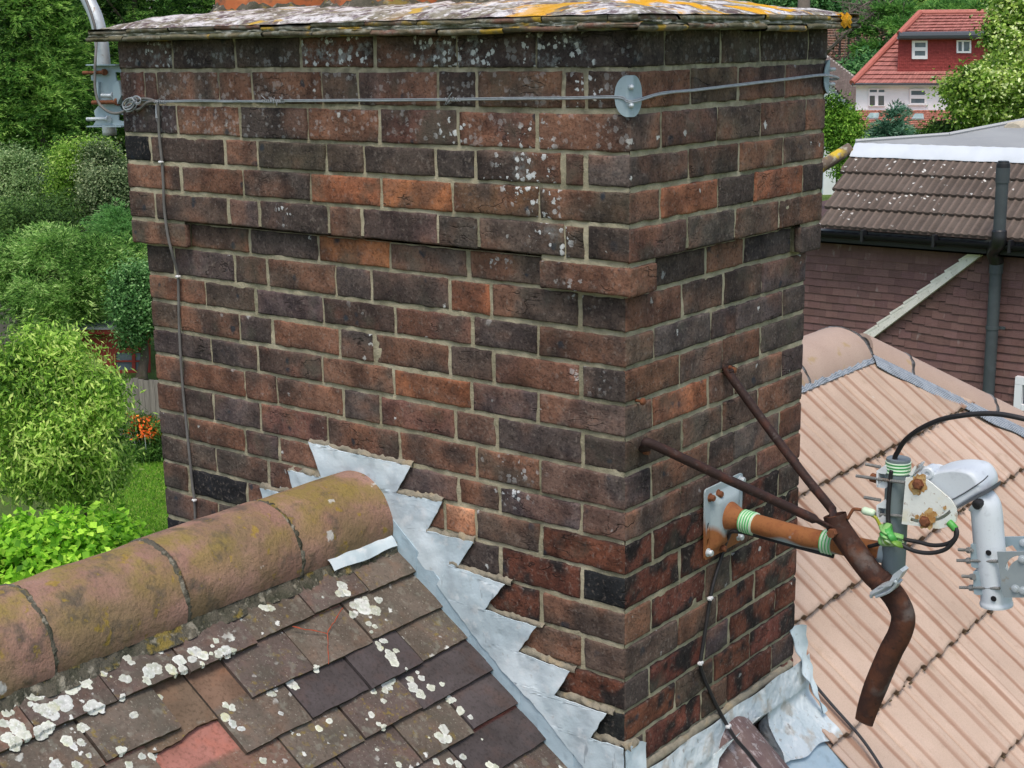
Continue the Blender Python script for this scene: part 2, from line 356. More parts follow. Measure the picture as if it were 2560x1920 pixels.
M_bluegalv = mk('blue_grey_galvanised_plate', (.33, .42, .46), [dict(s=10, lo=.4, hi=.65, c=(.40, .49, .52), f=.7), dict(s=50, lo=.55, hi=.7, c=(.26, .33, .36), f=.5), dict(s=25, lo=.64, hi=.72, c=(.20, .10, .05), f=.5)], rough=.55, metal=.2, bump=[(60, .0008)], spec=.4)
M_rust = mk('dark_rusted_steel', (.052, .024, .017), [dict(s=25, lo=.45, hi=.65, c=(.12, .045, .022), f=.7, d=6), dict(s=12, lo=.56, hi=.68, c=(.15, .14, .13), f=.6, d=7), dict(s=90, lo=.55, hi=.7, c=(.028, .016, .013), f=.7)], rough=.85, bump=[(150, .0012), (40, .001)], spec=.25)
M_orust = mk('orange_rust_over_galvanising', (.36, .43, .45), [dict(s=14, lo=.24, hi=.32, c=(.29, .115, .042), f=1., d=6, mask=[('ex', .35, .6)]), dict(s=30, lo=.5, hi=.65, c=(.22, .075, .03), f=.7, d=6, mask=[('ex', .45, .6)]), dict(s=140, lo=.55, hi=.7, c=(.16, .055, .03), f=.5, mask=[('ex', .45, .6)])], rough=.8, bump=[(150, .0008)], spec=.25)
M_rbolt = mk('rusty_bolt', (.16, .06, .03), [dict(s=120, lo=.45, hi=.65, c=(.26, .10, .04), f=.7), dict(s=60, lo=.6, hi=.7, c=(.06, .03, .02), f=.8)], bump=[(200, .001)])
M_tape = mk('green_striped_tape', 'col', [dict(s=40, lo=.45, hi=.65, c=(.85, .88, .85), b='MULTIPLY', f=.6)], rough=.4, spec=.4)
M_black = mk('black_cable_sheath', (.018, .017, .018), [dict(s=20, lo=.5, hi=.7, c=(.035, .03, .03), f=.6)], rough=.55, spec=.4)
M_greycable = mk('grey_cable_sheath', (.16, .155, .145), [dict(s=30, lo=.45, hi=.65, c=(.12, .115, .105), f=.7)], rough=.6)
M_wire = mk('galvanised_wire', (.38, .41, .43), [dict(s=60, lo=.45, hi=.65, c=(.26, .28, .30), f=.6)], rough=.5, metal=.3)
M_zinc = mk('bright_zinc', (.72, .75, .76), [dict(s=30, lo=.45, hi=.65, c=(.58, .61, .63), f=.6), dict(s=60, lo=.66, hi=.72, c=(.3, .16, .08), f=.6)], rough=.45, spec=.4)
M_rod = mk('dull_threaded_steel', (.22, .22, .21), [dict(s=40, lo=.45, hi=.65, c=(.32, .31, .29), f=.6), dict(s=25, lo=.6, hi=.68, c=(.20, .10, .05), f=.6)], rough=.55, metal=.3)
M_white = mk('white_plastic', (.68, .68, .67), [dict(s=60, lo=.5, hi=.7, c=(.52, .52, .50), f=.5)], rough=.6)
M_silver = mk('silver_painted_plastic', (.60, .645, .675), [dict(s=6, lo=.4, hi=.65, c=(.66, .70, .73), f=.5), dict(s=40, lo=.58, hi=.7, c=(.40, .43, .45), f=.4), dict(s=200, lo=.6, hi=.7, c=(.42, .45, .47), f=.4)], rough=.42, spec=.5, bump=[(120, .0003)])
M_cream = mk('rust_stained_white_steel', (.74, .76, .71), [dict(s=16, lo=.54, hi=.66, c=(.66, .58, .36), f=.7, d=6), dict(s=24, lo=.61, hi=.66, c=(.34, .15, .04), f=.9, d=6), dict(s=90, lo=.64, hi=.7, c=(.25, .12, .05), f=.7)], rough=.55, bump=[(60, .001)])
M_dark = mk('dark_void', (.012, .012, .013), rough=.9)

# ================================================================ THE CHIMNEY
PR = .025                                        # oversail of the top courses
XL, YR = -1.511, .78                             # plan of the lower shaft: x from XL to 0, y from 0 to YR
CATS = {'K': (44, 45, 48), 'D': (89, 79, 73), 'B': (116, 97, 85), 'R': (130, 96, 80), 'O': (168, 110, 80), 'P': (102, 90, 85), 'T': (222, 168, 130), 'X': (120, 74, 60)}
ROWS = [
 (0.441, 0.518, [-1.322, -1.092, -0.869, -0.638, -0.407, -0.2], 'DDDRRDD', [0.097, 0.316, 0.484, 0.709], 'DDDDD'),
 (0.361, 0.441, [-1.439, -1.39, -1.155, -1.036, -0.809, -0.692, -0.464, -0.352, -0.134, -0.08], 'RDBRRBBDRDR', [0.199, 0.392, 0.602], 'RBBB'),
 (0.281, 0.361, [-1.32, -1.089, -0.86, -0.635, -0.409, -0.199], 'DBDRRRR', [0.091, 0.308, 0.492, 0.708], 'BDBBB'),
 (0.212, 0.281, [-1.435, -1.148, -1.032, -0.802, -0.685, -0.473, -0.361, -0.136, -0.08], 'KBBDBDDBDP', [0.197, 0.4, 0.6], 'PDBB'),
 (0.14, 0.212, [-1.319, -1.089, -0.86, -0.637, -0.428, -0.198], 'RRDOORB', [0.088, 0.313, 0.473, 0.701], 'BODOP'),
 (0.065, 0.14, [-1.431, -1.149, -1.038, -0.804, -0.697, -0.472, -0.359, -0.133, -0.081], 'DBPDBBDBDD', [0.191, 0.392, 0.589], 'RDBR'),
 (-0.002, 0.065, [-1.332, -1.107, -0.869, -0.638, -0.408], 'BRPOPR', [0.115, 0.307, 0.475, 0.7], 'RBBDD'),
 (-0.08, -0.002, [-1.4, -1.167, -1.049, -0.815, -0.699, -0.466, -0.347, -0.114], 'DPBBPBOBB', [0.215, 0.389, 0.561], 'RBBP'),
 (-0.151, -0.08, [-1.286, -1.098, -0.861, -0.63, -0.402, -0.222], 'RBPRRPR', [0.106, 0.336, 0.447, 0.67], 'BPDPP'),
 (-0.226, -0.151, [-1.396, -1.162, -1.042, -0.81, -0.697, -0.468, -0.342, -0.113], 'BRPRPBBRD', [0.21, 0.388, 0.563], 'RPRP'),
 (-0.297, -0.226, [-1.276, -1.102, -0.872, -0.639, -0.41, -0.225], 'PPRBOPB', [0.105, 0.33, 0.445, 0.674], 'BOPBP'),
 (-0.373, -0.297, [-1.398, -1.154, -1.039, -0.806, -0.687, -0.456, -0.337, -0.111], 'RRRRPRPPP', [0.221, 0.393, 0.558], 'BPRR'),
 (-0.452, -0.373, [-1.284, -1.104, -0.866, -0.63, -0.398, -0.219], 'BPRRRBD', [0.101, 0.335, 0.447, 0.669], 'DRDPR'),
 (-0.52, -0.452, [-1.397, -1.166, -1.041, -0.796, -0.681, -0.452, -0.335, -0.11], 'DRDRBPRPP', [0.22, 0.402, 0.56], 'BDBR'),
 (-0.594, -0.52, [-1.285, -1.085, -0.871, -0.633, -0.495, -0.404, -0.221], 'PDBBRTBX', [0.109, 0.342, 0.461, 0.669], 'XXXXD'),
 (-0.672, -0.594, [-1.404, -1.17, -1.013, -0.767, -0.561, -0.336, -0.11], 'DKBDDDXK', [0.221, 0.4, 0.56], 'XXDX'),
 (-0.753, -0.672, [-1.292, -1.054, -0.799, -0.577, -0.454, -0.221], 'DDDDXXB', [0.104, 0.33, 0.445, 0.67], 'BXDXX'),
 (-0.829, -0.753, [-1.402, -1.181, -0.943, -0.776, -0.493, -0.292, -0.11], 'KDDXXDBB', [0.213, 0.385, 0.565], 'BBXX'),
 (-0.902, -0.829, [-1.306, -1.065, -0.807, -0.583, -0.423, -0.223], 'DDDDDXX', [0.101, 0.33, 0.443, 0.673], 'DXPXX'),
 (-0.975, -0.902, [-1.417, -1.194, -0.953, -0.784, -0.498, -0.295, -0.11], 'DDDDDDXK', [0.206, 0.373, 0.548], 'XDXX'),
 (-1.05, -0.975, [-1.32, -1.077, -0.816, -0.589, -0.427, -0.225], 'DDDDDDD', [0.082, 0.32, 0.437, 0.659], 'PXDXD'),
 (-1.125, -1.05, [-1.433, -1.207, -0.963, -0.792, -0.503, -0.298, -0.111], 'DDDDDDDD', [0.192, 0.369, 0.541], 'BDDX'),
 (-1.2, -1.125, [-1.335, -1.088, -0.824, -0.595, -0.431, -0.227], 'DDDDDDD', [0.084, 0.317, 0.428, 0.657], 'DDDDD'),
]
chimney = thing('chimney_stack', 'large red brown brick chimney with oversailing head and lichen crusted crown', 'chimney', (-.75, .39, -1.2))
bk = MB()
LCL = [(-.24, .25, .06, .075, 1.3), (-.20, .30, .05, .05, .9), (-.19, .20, .045, .05, 1.2), (-.17, .11, .05, .045, 1.3), (-.42, .32, .05, .04, .9), (-.08, .40, .05, .04, .9), (-.33, .045, .05, .02, .6), (-.95, .11, .03, .03, .8), (-.1, .0, .06, .04, .5), (-.30, -.47, .06, .03, .7), (-.28, -.40, .1, .05, .45), (-.10, -.18, .1, .05, .4)]
def brick(o, ux, nrm, u0, u1, z0, z1, cat, off, c0=False, c1=False, amp=1.0, lich=True):
    """one brick seen on one face; c0/c1: that end turns the corner of the stack"""
    o = np.asarray(o, float); ux = np.asarray(ux, float); nrm = np.asarray(nrm, float)
    g0 = 0 if c0 else .0035; g1 = 0 if c1 else .0035
    rj = rng_.uniform(-.0022, .0022, 4)
    a0, a1, b0, b1 = u0+g0+(0 if c0 else rj[0]), u1-g1+(0 if c1 else rj[1]), z0+.0032+rj[2]*.7, z1-.0032+rj[3]*.7
    def spaced(a, b, n, s):
        m_ = np.linspace(a+.006, b-.006, n); return np.concatenate([[a, a+.0025], m_, [b-.0025, b]])
    us = spaced(a0, a1, max(4, int((a1-a0)/.009)), 0); zz = spaced(b0, b1, 7, 0)
    U, Z = np.meshgrid(us, zz, indexing='ij')
    du = np.minimum(np.where(c0, 1., U-a0), np.where(c1, 1., a1-U)); dz = np.minimum(Z-b0, b1-Z); e = np.minimum(du, dz)
    fall = np.clip(1-e/.0045, 0, 1)**2
    P3 = np.stack([U, Z, np.zeros_like(U)], -1).reshape(-1, 3)+np.asarray(off)*9+nrm*3
    nz = fbm(P3, 28, 3).reshape(U.shape)*.0022*amp+fbm(P3, 9, 5, 2).reshape(U.shape)*.0018*amp
    chip = np.clip(fbm(P3, 16, 9, 3).reshape(U.shape)-.28, 0, 1)*.022*amp*(rng_.random() < .45)
    nz = np.maximum(nz-np.clip(chip, 0, .0028), -.0021); chip = chip*0
    dep = nz-fall*.0055-np.clip(chip, 0, .0028)-np.where(e < .0008, .006, 0)+rng_.uniform(-.0008, .0016)
    ed = np.zeros_like(U)
    if c0: q = np.clip(1-(U-a0)/.02, 0, 1); dep = dep*(1-q)-.0022*np.clip(1-(U-a0)/.006, 0, 1)**2-fall*.0055*q; ed = .0022*np.clip(1-(U-a0)/.006, 0, 1)**2
    if c1: q = np.clip(1-(a1-U)/.02, 0, 1); dep = dep*(1-q)-.0022*np.clip(1-(a1-U)/.006, 0, 1)**2-fall*.0055*q; ed = ed-.0022*np.clip(1-(a1-U)/.006, 0, 1)**2
    jag = fbm(P3+7, 45, 21, 2).reshape(U.shape)*.0024*(e < .004)
    G = o+(U+ed+jag*np.where(du < .004, 1, 0))[..., None]*ux+(Z+jag*np.where(dz < .004, 1, 0))[..., None]*np.array([0, 0, 1.])+dep[..., None]*nrm
    base = np.array(srgb(*CATS[cat])); base = base*np.clip(1+rng_.normal(0, .10), .78, 1.25)*np.array([1, 1+rng_.normal(0, .035), 1+rng_.normal(0, .05)])
    col = np.broadcast_to(base, (*U.shape, 3)).copy()
    k = fbm(P3*np.array([.75, .75, 1.25]), 13, 61, 3).reshape(U.shape)[..., None]+rng_.normal(0, .10)
    if cat in 'BRPOD':
        w1 = (.25 if z1 > .5 else 1.)*np.clip((k-.02)*4.0, 0, 1)*{'B': .75, 'R': .7, 'P': .45, 'O': .5, 'D': .40}[cat]; w2 = np.clip((-k-.02)*4.0, 0, 1)*{'B': .7, 'R': .75, 'P': .5, 'O': .55, 'D': .5}[cat]
        col = col*(1-w1)+np.array(srgb(144, 104, 83))*w1; col = col*(1-w2)+np.array(srgb(85, 75, 69))*w2
    if cat == 'X':                                # fire-flashed brick: black ends and patches on red
        k = np.clip((fbm(P3+3, 24, 33, 4).reshape(U.shape)+.10)*3.5, 0, 1); k = np.maximum(k, np.clip(1-e/.007, 0, 1)*.85)[..., None]
        col = col*(1-k)+np.array(srgb(54, 48, 46))*k
    if cat == 'T':
        k = np.clip((fbm(P3, 24, 41, 2).reshape(U.shape)-.1)*2.5, 0, .5)[..., None]; col = col*(1-k)+np.array(srgb(160, 100, 70))*k
    ex = np.zeros(U.shape)
    if lich and abs(nrm[1]) > .5:
        for cx, cz, sx, sz, w in LCL: ex = np.maximum(ex, w*np.exp(-((U-cx)/sx)**2-((Z-cz)/sz)**2))
        if z1 > .5:
            top = fbm(P3*np.array([1, .5, 1]), 7, 55, 2).reshape(U.shape)
            ex = np.maximum(ex, np.where(top > -.15, 1.3+1.6*np.clip(top+.15, 0, 1)*2, .3)*np.exp(-((Z-.47)/.045)**2))
        if .36 < z1 < .45: ex = np.maximum(ex, .28)
    elif lich and z1 > .5: ex = ex+.25
    bk.grid(G, col, off, ex)
cats_amp = {'X': 1.7, 'R': 1.15, 'P': .9, 'B': 1., 'D': 1., 'O': 1.1, 'K': .9, 'T': .5}
for i, (z0, z1, lx, cl, ry, cr) in enumerate(ROWS):
    up = i < 6; o = PR if up else 0.
    xs = [XL-o]+lx+[o]; ys = [-o]+ry+[YR+o]
    offL = rng_.random((len(cl), 3)); offR = rng_.random((len(cr), 3))
    if i == 6:                                    # recessed course with the three corbel stubs
        st = ROWS[6]
        ox = offL[0]
        brick((0, -PR, 0), (1, 0, 0), (0, -1, 0), XL-PR, -1.317, z0, z1, 'B', ox, c0=True, c1=True)
        brick((-1.317, 0, 0), (0, 1, 0), (1, 0, 0), -PR, .0, z0, z1, 'D', ox, c0=True)
        brick((XL-PR, 0, 0), (0, -1, 0), (-1, 0, 0), -.2, PR, z0, z1, 'B', ox, c1=True)
        oc = offL[-1]
        brick((0, -PR, 0), (1, 0, 0), (0, -1, 0), -.199, PR, z0, z1, 'R', oc, c0=True, c1=True)
        brick((PR, 0, 0), (0, 1, 0), (1, 0, 0), -PR, .079, z0, z1, 'R', oc, c0=True, c1=True)
        brick((0, .079, 0), (-1, 0, 0), (0, 1, 0), -PR, .0, z0, z1, 'D', oc, c0=True)
        brick((-.199, 0, 0), (0, -1, 0), (-1, 0, 0), 0, PR, z0, z1, 'D', oc, c1=True)
        o2 = offR[-1]
        brick((PR, 0, 0), (0, 1, 0), (1, 0, 0), .698, YR+PR, z0, z1, 'D', o2, c0=True, c1=True)
        brick((0, .698, 0), (1, 0, 0), (0, -1, 0), 0, PR, z0, z1, 'D', o2, c1=True)
        for a, b, c, q in zip(xs[1:-2], xs[2:-1], cl[1:-1], offL[1:-1]): brick((0, 0, 0), (1, 0, 0), (0, -1, 0), a, b, z0, z1, c, q)
        brick((0, 0, 0), (1, 0, 0), (0, -1, 0), -.408, -.19, z0, z1, 'B', offL[-2])
        yy = [.07]+ry[1:]; cc = cr[1:-1]
        for a, b, c, q in zip(yy[:-1], yy[1:], cc, offR[1:-1]): brick((0, 0, 0), (0, 1, 0), (1, 0, 0), a, b, z0, z1, c, q)
        continue
    offR[0] = offL[-1]
    for j, c in enumerate(cl):
        brick((0, -o, 0), (1, 0, 0), (0, -1, 0), xs[j], xs[j+1], z0, z1, c, offL[j], c0=(j == 0), c1=(j == len(cl)-1), amp=cats_amp[c]*(.7 if i == 0 else 1))
    for j, c in enumerate(cr):
        brick((o, 0, 0), (0, 1, 0), (1, 0, 0), ys[j], ys[j+1], z0, z1, c, offR[j], c0=(j == 0), c1=(j == len(cr)-1), amp=cats_amp[c]*(.7 if i == 0 else 1))
    # back and left faces, same bond
    wl = np.arange(XL-o, o-.05, .2225) if i % 2 else np.arange(XL-o-.11, o-.05, .2225)
    for a in wl:
        a0 = max(a, XL-o); b0 = min(a+.2225, o)
        brick((0, YR+o, 0), (-1, 0, 0), (0, 1, 0), -b0, -a0, z0, z1, 'DBRP'[int(rng_.integers(4))], rng_.random(3), c0=b0 >= o, c1=a0 <= XL-o+.001)
    for a in np.arange(-o-(0 if i % 2 else .11), YR+o-.05, .2225):
        a0 = max(a, -o); b0 = min(a+.2225, YR+o)
        brick((XL-o, 0, 0), (0, -1, 0), (-1, 0, 0), -b0, -a0, z0, z1, 'DBRP'[int(rng_.integers(4))], rng_.random(3), c0=b0 >= YR+o, c1=a0 <= -o+.001)
brickwork = bk.build('brickwork', M_brick, chimney, smooth=True)

# mortar: rough sheets a few millimetres behind the brick faces
mm = MB()
def mortar_sheet(o, ux, nrm, u0, u1, z0, z1, inset):
    U, Z = np.meshgrid(np.arange(u0, u1+.004, .007), np.arange(z0, z1+.003, .006), indexing='ij'); U = np.minimum(U, u1); Z = np.minimum(Z, z1)
    P3 = np.stack([U, Z, np.full_like(U, float(np.dot(nrm, [5, 9, 0])))], -1).reshape(-1, 3)
    d = -inset+fbm(P3, 35, 71, 3).reshape(U.shape)*.0032+fbm(P3, 6, 75, 2).reshape(U.shape)*.0016
    mm.grid(np.asarray(o, float)+U[..., None]*np.asarray(ux, float)+Z[..., None]*np.array([0, 0, 1.])+d[..., None]*np.asarray(nrm, float))
IN = .0042
mortar_sheet((0, -PR, 0), (1, 0, 0), (0, -1, 0), XL-PR+IN, PR-IN, .0745, .516, IN)
mortar_sheet((PR, 0, 0), (0, 1, 0), (1, 0, 0), -PR+IN, YR+PR-IN, .0745, .516, IN)
mortar_sheet((0, YR+PR, 0), (-1, 0, 0), (0, 1, 0), -PR+IN, -XL+PR-IN, .062, .516, IN)
mortar_sheet((XL-PR, 0, 0), (0, -1, 0), (-1, 0, 0), -YR-PR+IN, PR-IN, .062, .516, IN)
for zs_ in ((.057, .0755),):                       # joint between the corbel stubs and the course above
    mortar_sheet((0, -PR, 0), (1, 0, 0), (0, -1, 0), -.195, PR-IN, *zs_, IN); mortar_sheet((PR, 0, 0), (0, 1, 0), (1, 0, 0), -PR+IN, .075, *zs_, IN)
    mortar_sheet((0, -PR, 0), (1, 0, 0), (0, -1, 0), XL-PR+IN, -1.321, *zs_, IN); mortar_sheet((PR, 0, 0), (0, 1, 0), (1, 0, 0), .702, YR+PR-IN, *zs_, IN)
mortar_sheet((0, 0, 0), (1, 0, 0), (0, -1, 0), XL+IN, -IN, -1.3, .064, IN)
mortar_sheet((0, 0, 0), (0, 1, 0), (1, 0, 0), IN, YR-IN, -1.3, .064, IN)
mortar_sheet((0, YR, 0), (-1, 0, 0), (0, 1, 0), IN, -XL-IN, -1.3, .064, IN)
mortar_sheet((XL, 0, 0), (0, -1, 0), (-1, 0, 0), -YR+IN, -IN, -1.3, .064, IN)
# bed faces under the oversailing course and above/below the stubs
mm.box((XL/2, YR/2, .0785), -XL+2*PR-.016, YR+2*PR-.016, .004)
for x0, x1, y0, y1 in ((XL-PR, -1.317, -PR, .02), (-.199, PR, -PR, .02), (-.02, PR, .0095, .079), (-.02, PR, .698, YR+PR), (XL-PR, XL+.02, .0095, .2)):
    mm.box(((x0+x1)/2, (y0+y1)/2, .032), x1-x0-.011, y1-y0-.011, .058)
mm.build('mortar_joints', M_mortar, chimney, smooth=True)

# crown: two courses of creasing tiles, mortar between, then lichened flaunching
cr = MB()
CX0, CX1, CY0, CY1 = -1.588, .082, -.082, .862
def crease_row(z0, th, set_, seed, w):
    r = np.random.default_rng(seed)
    for side in range(4):
        a = (CX0 if side in (0, 2) else CY0)+set_; end = (CX1 if side in (0, 2) else CY1)-set_
        while a < end-.01:
            b = min(a+w*r.uniform(.85, 1.12), end); ins = r.uniform(0, .005); dz = r.normal(0, .0016); g = .0012
            n = max(3, int((b-a)/.03)); T = np.linspace(a+g, b-g, n); prof = [(-.09, th), (-.012, th), (-.004, th-.001), (0, th-.004), (.0, .004), (-.004, .0005), (-.06, 0)]
            G = np.zeros((n, len(prof), 3))
            for k, (pd, pz) in enumerate(prof):
                jz = vn(np.stack([T*22, np.full(n, k*.3), np.full(n, seed+side)], -1), 1, 5)*.0022; jd = vn(np.stack([T*40, np.full(n, k*.7), np.full(n, seed+side)], -1), 1, 8)*.0028
                d_ = pd-ins+jd; zz = z0+pz+dz+jz
                if side == 0: G[:, k] = np.stack([T, CY0+set_-d_, zz], -1)
                elif side == 1: G[:, k] = np.stack([CX1-set_+d_, T, zz], -1)
                elif side == 2: G[:, k] = np.stack([T, CY1-set_+d_, zz], -1)
                else: G[:, k] = np.stack([CX0+set_-d_, T, zz], -1)
            c = np.array(srgb(112, 104, 88))*r.uniform(.75, 1.2)*np.array([1, 1, r.uniform(.85, 1.05)])
            if r.random() < .25: c = np.array(srgb(122, 92, 80))
            cr.grid(G, c, r.random(3), flip=side in (1, 2))
            a = b
crease_row(.5135, .012, .000, 3, .17); crease_row(.5305, .0125, .004, 8, .165)
cr.build('tile_creasing', M_crease, chimney, smooth=True)
cm = MB(); n = 260
for side in range(4):
    L0, L1 = ((CX0, CX1) if side in (0, 2) else (CY0, CY1)); T = np.linspace(L0+.008, L1-.008, n if side in (0, 2) else 140)
    G = np.zeros((len(T), 5, 3))
    for k in range(5):
        d_ = -.010+vn(np.stack([T*55, np.full_like(T, k*1.3), np.full_like(T, side)], -1), 1, 4)*.006+vn(np.stack([T*160, np.full_like(T, k*1.3), np.full_like(T, side)], -1), 1, 4)*.003; zz = np.full_like(T, .5235+k*.0022)
        G[:, k] = np.stack([T, CY0-d_, zz], -1) if side == 0 else np.stack([CX1+d_, T, zz], -1) if side == 1 else np.stack([T, CY1+d_, zz], -1) if side == 2 else np.stack([CX0-d_, T, zz], -1)
    cm.grid(G, flip=side in (1, 2))
cm.box((XL/2, YR/2, .519), 1.60, .88, .010)
cm.build('creasing_mortar', mk('pale_lichened_mortar', (.24, .235, .18), [dict(s=30, lo=.44, hi=.6, c=(.42, .42, .37), f=.8, d=8, r=.7), dict(s=14, lo=.52, hi=.64, c=(.09, .10, .05), f=.8), dict(s=10, lo=.60, hi=.66, c=(.46, .28, .02), f=.8)], bump=[(90, .006)]), chimney, smooth=True)
fl = MB()
X, Y = np.meshgrid(np.linspace(CX0+.006, CX1-.006, 220), np.linspace(CY0+.006, CY1-.006, 130), indexing='ij')
de = np.minimum(np.minimum(X-CX0, CX1-X), np.minimum(Y-CY0, CY1-Y))
P3 = np.stack([X, Y, 0*X], -1).reshape(-1, 3)
Zf = .5425+.060*(1-np.exp(-de/.23))*np.clip(de/.03, .25, 1)+fbm(P3, 24, 11, 3).reshape(X.shape)*.0055*np.clip(de/.02, .1, 1)+fbm(P3, 5, 12, 2).reshape(X.shape)*.008*np.clip(de/.1, 0, 1)
fl.grid(np.stack([X, Y, Zf], -1))
fl.build('flaunching', M_flaunch, chimney, smooth=True)
lo = MB()
for cx, cy, r in ((.058, .775, .022), (.062, .79, .016)):
    A = np.linspace(0, 2*np.pi, 20); R_ = np.linspace(0, 1, 7)
    Gs = np.array([[(cx+r*q*math.cos(t)*(1+.25*math.sin(3*t+cx*90)), cy+r*q*math.sin(t)*1.3, .545+.010*math.sqrt(max(0, 1-q*q))-.008+.004*math.sin(9*t)*q) for t in A] for q in R_]); lo.grid(Gs)
A = np.linspace(0, 1, 14)
Gs = np.array([[(CX1-.001+.003*math.sin(math.pi*a), .748+.052*b+.004*math.sin(17*a), .517+.03*a+.003*math.sin(b*11)) for a in A] for b in np.linspace(0, 1, 14)]); lo.grid(Gs)
lo.build('orange_lichen_patch', M_lichor, chimney, smooth=True)
for k, (px, pr) in enumerate(((-1.345, .165), (-.93, .17), (-.50, .17))):
    pot = MB()
    prof = [(pr*.72, .0), (pr*1.0, .0), (pr*1.01, .03), (pr*.985, .10), (pr*.93, .3), (pr*.88, .44), (pr*.96, .46), (pr*.98, .52), (pr*.90, .53), (pr*.76, .52), (pr*.74, .1)]
    pot.lathe((px, .36, .555), (0, 0, 1), prof, 36); pot.build('chimney_pot', M_pot, chimney, smooth=True)
    pc = MB()                                     # crumbly fillet of mortar round the pot
    A = np.linspace(0, 2*np.pi, 90)
    Gs = np.array([[(px+(pr+.028*q+.006*math.sin(9*t+k))*math.cos(t), .36+(pr+.028*q+.006*math.sin(9*t+k))*math.sin(t), 0.600-.030*q+.005*math.sin(5*t+k)*(1-q)+.004*math.sin(31*t)) for t in A] for q in (-.1, .15, .5, 1.0)])
    pc.grid(Gs); pc.build('pot_bedding', M_bed, chimney, smooth=True)

# ================================================================ THE ROOF BELOW (old plain tiles, half-round ridge)
TH = math.atan(.839); CT, ST = math.cos(TH), math.sin(TH)
DN = np.array([CT, 0, -ST]); NR = np.array([ST, 0, CT])
def rp(s, y, h, zo=-1.19): return np.array([0, 0, zo])+np.multiply.outer(s, DN)+np.multiply.outer(y, np.array([0, 1., 0]))+np.multiply.outer(h, NR)
roof = thing('plain_tiled_roof', 'old brown clay tiled roof slope spotted with white lichen in front of the chimney', 'roof', (-.4, -1., -1.2))
tl = MB(); TILES = []
SROW = [-.855, -.755, -.648, -.55, -.461, -.36, -.268]+[-.268+.098*k for k in range(1, 16)]
JO = [-.854, -.683, -.505, -.335, -.167]; JE = [-.945, -.767, -.596, -.423, -.248]
TILT = .135
def tile(s0, y0, y1, col, q0=0., q1=.262, ragged=False, clean=None, dark=False, rnd=None, gauge=.1):
    r = rnd or rng_
    nq = [0, .003, .02, .045, .07, .09, gauge+.004, gauge+.018, .13, .16, .2, .262]; q1 = min(q1, s0+.985); q = np.array([a for a in nq if q0-1e-6 <= a <= max(q1, .02)]); q = np.concatenate([[q0], q[q > q0+.004]])
    y = np.linspace(y0+.0012+abs(r.normal(0, .0008)), y1-.0012-abs(r.normal(0, .0008)), 15)
    Q, Yv = np.meshgrid(q, y, indexing='ij'); rot = r.normal(0, .006); lift = r.normal(0, .0012)+.001; ds = r.normal(0, .0035)
    yc = (y0+y1)/2; tw = r.normal(0, .012)
    Ps = np.stack([Q*0+s0-Q, Yv, Q*0], -1).reshape(-1, 3)
    jag = vn(Ps, 60, 4).reshape(Q.shape)*.0012*(Q < .004)
    if ragged: jag = jag+vn(Ps*np.array([0, 1, 0]), 30, 9).reshape(Q.shape)*.008*(Q < q0+.003)+vn(Ps*np.array([0, 1, 0]), 90, 6).reshape(Q.shape)*.003*(Q < q0+.003)
    s = s0+ds-Q+(Yv-yc)*rot+jag; h = -TILT*Q+lift+(Yv-yc)*tw+.0022*(1-((Yv-yc)/(y1-y0)*2)**2)-.0018*(Q < .0015)+fbm(Ps, 22, 13, 2).reshape(Q.shape)*.0011
    TILES.append((s0, y0, y1, ds, lift, rot, tw, q0))
    off = r.random(3)
    vis = np.clip((Q-gauge-.006)/.010, 0, 1)[..., None]; cl = np.array(clean if clean is not None else srgb(178, 96, 76))
    C = (1-vis)*np.asarray(col)+vis*cl
    ex = (1-vis[..., 0])*(0.05 if dark else 1.)
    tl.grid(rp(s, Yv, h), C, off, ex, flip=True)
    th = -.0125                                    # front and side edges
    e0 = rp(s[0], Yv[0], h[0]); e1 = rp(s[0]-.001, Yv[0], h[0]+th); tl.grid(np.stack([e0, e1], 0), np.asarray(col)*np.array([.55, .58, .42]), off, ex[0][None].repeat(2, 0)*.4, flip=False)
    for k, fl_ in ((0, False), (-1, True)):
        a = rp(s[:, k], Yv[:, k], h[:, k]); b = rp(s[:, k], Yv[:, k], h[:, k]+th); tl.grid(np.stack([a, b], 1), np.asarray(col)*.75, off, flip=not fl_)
    return off
for k, s0 in enumerate(SROW):
    base = list(JO if k % 2 else JE)
    if k == 4: base[1] = -.868
    ext = [base[0]-.1715*j for j in range(16, 0, -1)]
    right = 0. if s0 < .1 else .30
    js = ext+base+([0.] if right == 0 else [0. if k % 2 else -.08, .16 if k % 2 else .09, .30])
    gg = s0-SROW[k-1] if k else .1
    for a, b in zip(js[:-1], js[1:]):
        if b-a < .03: continue
        mix = np.clip((-b-.10)/.5, 0, 1); dk = rng_.random() > .42+mix*.9
        c = np.array(srgb(*( (80, 73, 73) if dk else ((106, 95, 85) if rng_.random() < .5 else (101, 88, 82)))))*rng_.uniform(.86, 1.14)
        if not dk and rng_.random() < .2: c = np.array(srgb(118, 94, 82))
        if k == 2 and abs(a+.767) < .01: continue                                  # tile gone
        if k == 3 and abs(a+.854) < .01: tile(s0, a, b, np.array(srgb(118, 98, 80)), q0=.098, ragged=True, clean=np.array(srgb(116, 97, 80))); continue
        if k == 3 and abs(a+.683) < .01: tile(s0, a, b, c, clean=np.array(srgb(124, 99, 82))); continue
        if k == 4 and a > -.9 and b < -.5: tile(s0, a, b, c, clean=np.array(srgb(164, 112, 100))); continue
        tile(s0, a, b, c, dark=dk, gauge=gg)
